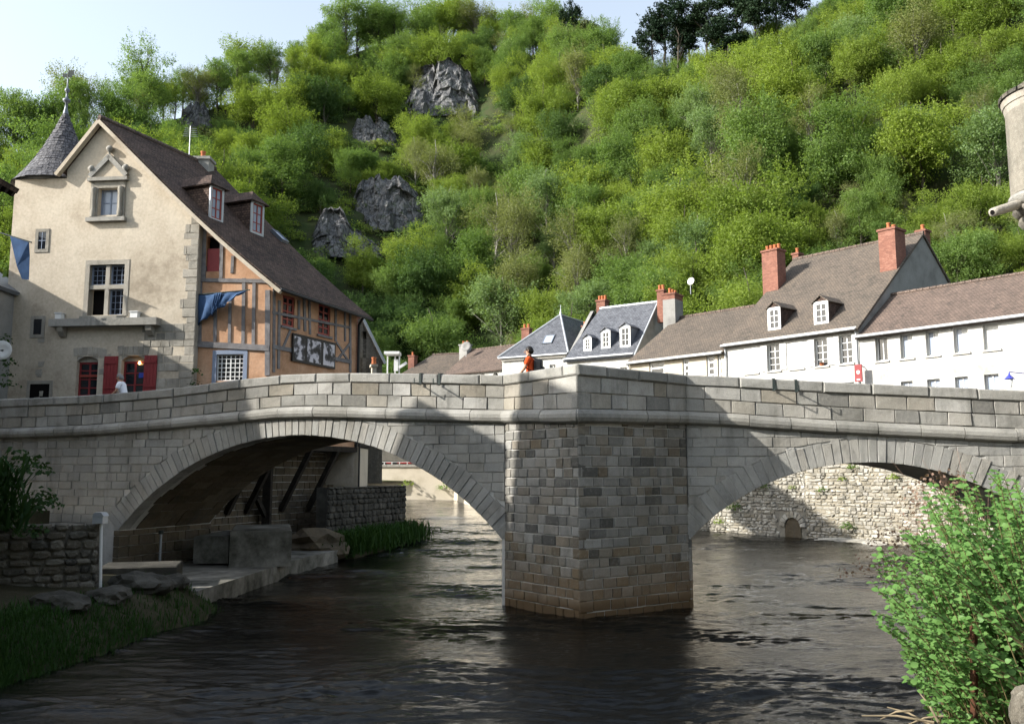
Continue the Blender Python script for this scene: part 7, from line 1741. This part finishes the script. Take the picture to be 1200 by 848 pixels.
    for s in (1, -1):
        mb = smooth(MB()); mb.tube([X_(S(s * .088, .02, 1.60)), X_(S(s * .098, .01, 1.63)), X_(S(s * .09, .005, 1.66))], [.01, .018, .01], 6); mb.build('ear', SKIN, P)
        mb = smooth(MB()); c = X_(S(s * .033, .118, 1.645)); mb.lathe(c - Vector((0, 0, .008)), [(.001, 0), (.011, .008), (.001, .016)], 8); mb.build('eye', BLACK, P)
    mb = MB(); mb.beam(X_(S(-.025, .122, 1.555)), X_(S(.025, .122, 1.555)), .012, .01); mb.build('mouth', REDF, P)
    return P
u, _ = WL.px(618, 440); pp = atY(622, 436, 25.15); dz = ztL(WL.L) - DK
person((pp.x, pp.y, dz), math.radians(75), 'person in orange shirt with dark hair walking on the bridge by the pier', ORSH, JEAN, HAIRD, 0.05, 'walk')
R_ = Matrix.Rotation(math.radians(75), 3, 'Z'); X_ = lambda v: R_ @ Vector(v) + Vector((pp.x, pp.y, dz))
bp_ = empty('backpack', 'black backpack on the back of the person in orange', 'backpack', X_((0, -.2, 1.0)))
mb = MB(); prof = [(-.14, .98), (.14, .98), (.16, 1.1), (.15, 1.32), (.10, 1.43), (-.10, 1.43), (-.15, 1.32), (-.16, 1.1)]
mb.hexa([X_((x, -.12, z)) for x, z in prof], [X_((x * .8, -.34, 1.0 + (z - .98) * .85)) for x, z in prof]); o = mb.build('bag', BLACK, bp_); bv = o.modifiers.new('bevel', 'BEVEL'); bv.width = .04; bv.segments = 3
mb = MB(); mb.hexa([X_((x, y, z)) for x, y, z in ((-.1, -.33, 1.02), (.1, -.33, 1.02), (.1, -.33, 1.2), (-.1, -.33, 1.2))], [X_((x, y, z)) for x, y, z in ((-.08, -.40, 1.04), (.08, -.40, 1.04), (.08, -.39, 1.17), (-.08, -.39, 1.17))]); mb.build('front_pocket', BLACK, bp_)
for s in (1, -1): mb = MB(); mb.tube([X_((s * .11, -.14, 1.40)), X_((s * .13, .02, 1.52)), X_((s * .14, .17, 1.36)), X_((s * .16, .12, 1.15)), X_((s * .14, -.12, 1.02))], .018, 6); mb.build('strap', BLACK, bp_)
pw_ = atY(147, 455, 30.6); uu = (Vector((pw_.x, pw_.y, 0)) - WL.O).dot(WL.U)
person((pw_.x, pw_.y, ztL(uu) - DK), math.radians(85), 'person with grey hair and white shirt leaning forward on the bridge at left', WHSH, KHAKI, HAIRG, .28, 'forward')

# ------------------------------------------------------------------ look-alike trees: say which one
ORD = ['first', 'second', 'third', 'fourth', 'fifth', 'sixth', 'seventh', 'eighth', 'ninth', 'tenth', 'eleventh', 'twelfth', 'thirteenth', 'fourteenth', 'fifteenth', 'sixteenth']
by = {}
for o in COL.objects:
    if o.get('category') == 'tree': by.setdefault(o['label'], []).append(o)
for lb, os_ in by.items():
    if len(os_) < 2: continue
    os_.sort(key=lambda o: to_px(o.location)[0])
    for k, o in enumerate(os_):
        t_ = lb if len(lb.split()) <= 13 else ' '.join(w for w in lb.split() if w not in ('leafy', 'large', 'small', 'thinly', 'leaved'))
        o['label'] = f'{t_}, {ORD[min(k, 15)]} from left'

# ================================================================== haze
hz = MB(); hz.hexa([(-420, -160, -2.6), (420, -160, -2.6), (420, 520, -2.6), (-420, 520, -2.6)], [(-420, -160, 190), (420, -160, 190), (420, 520, 190), (-420, 520, 190)])
t = NT('thin_haze'); t.t.nodes.remove(t.b); pv = t.n('VolumePrincipled'); pv.inputs['Color'].default_value = (.92, .96, 1, 1); pv.inputs['Density'].default_value = HAZE; pv.inputs['Anisotropy'].default_value = .25
t.l(pv.outputs[0], t.t.nodes['Material Output'].inputs['Volume'])
if HAZE > 0: o = hz.build('haze', t.m); o['kind'] = 'stuff'
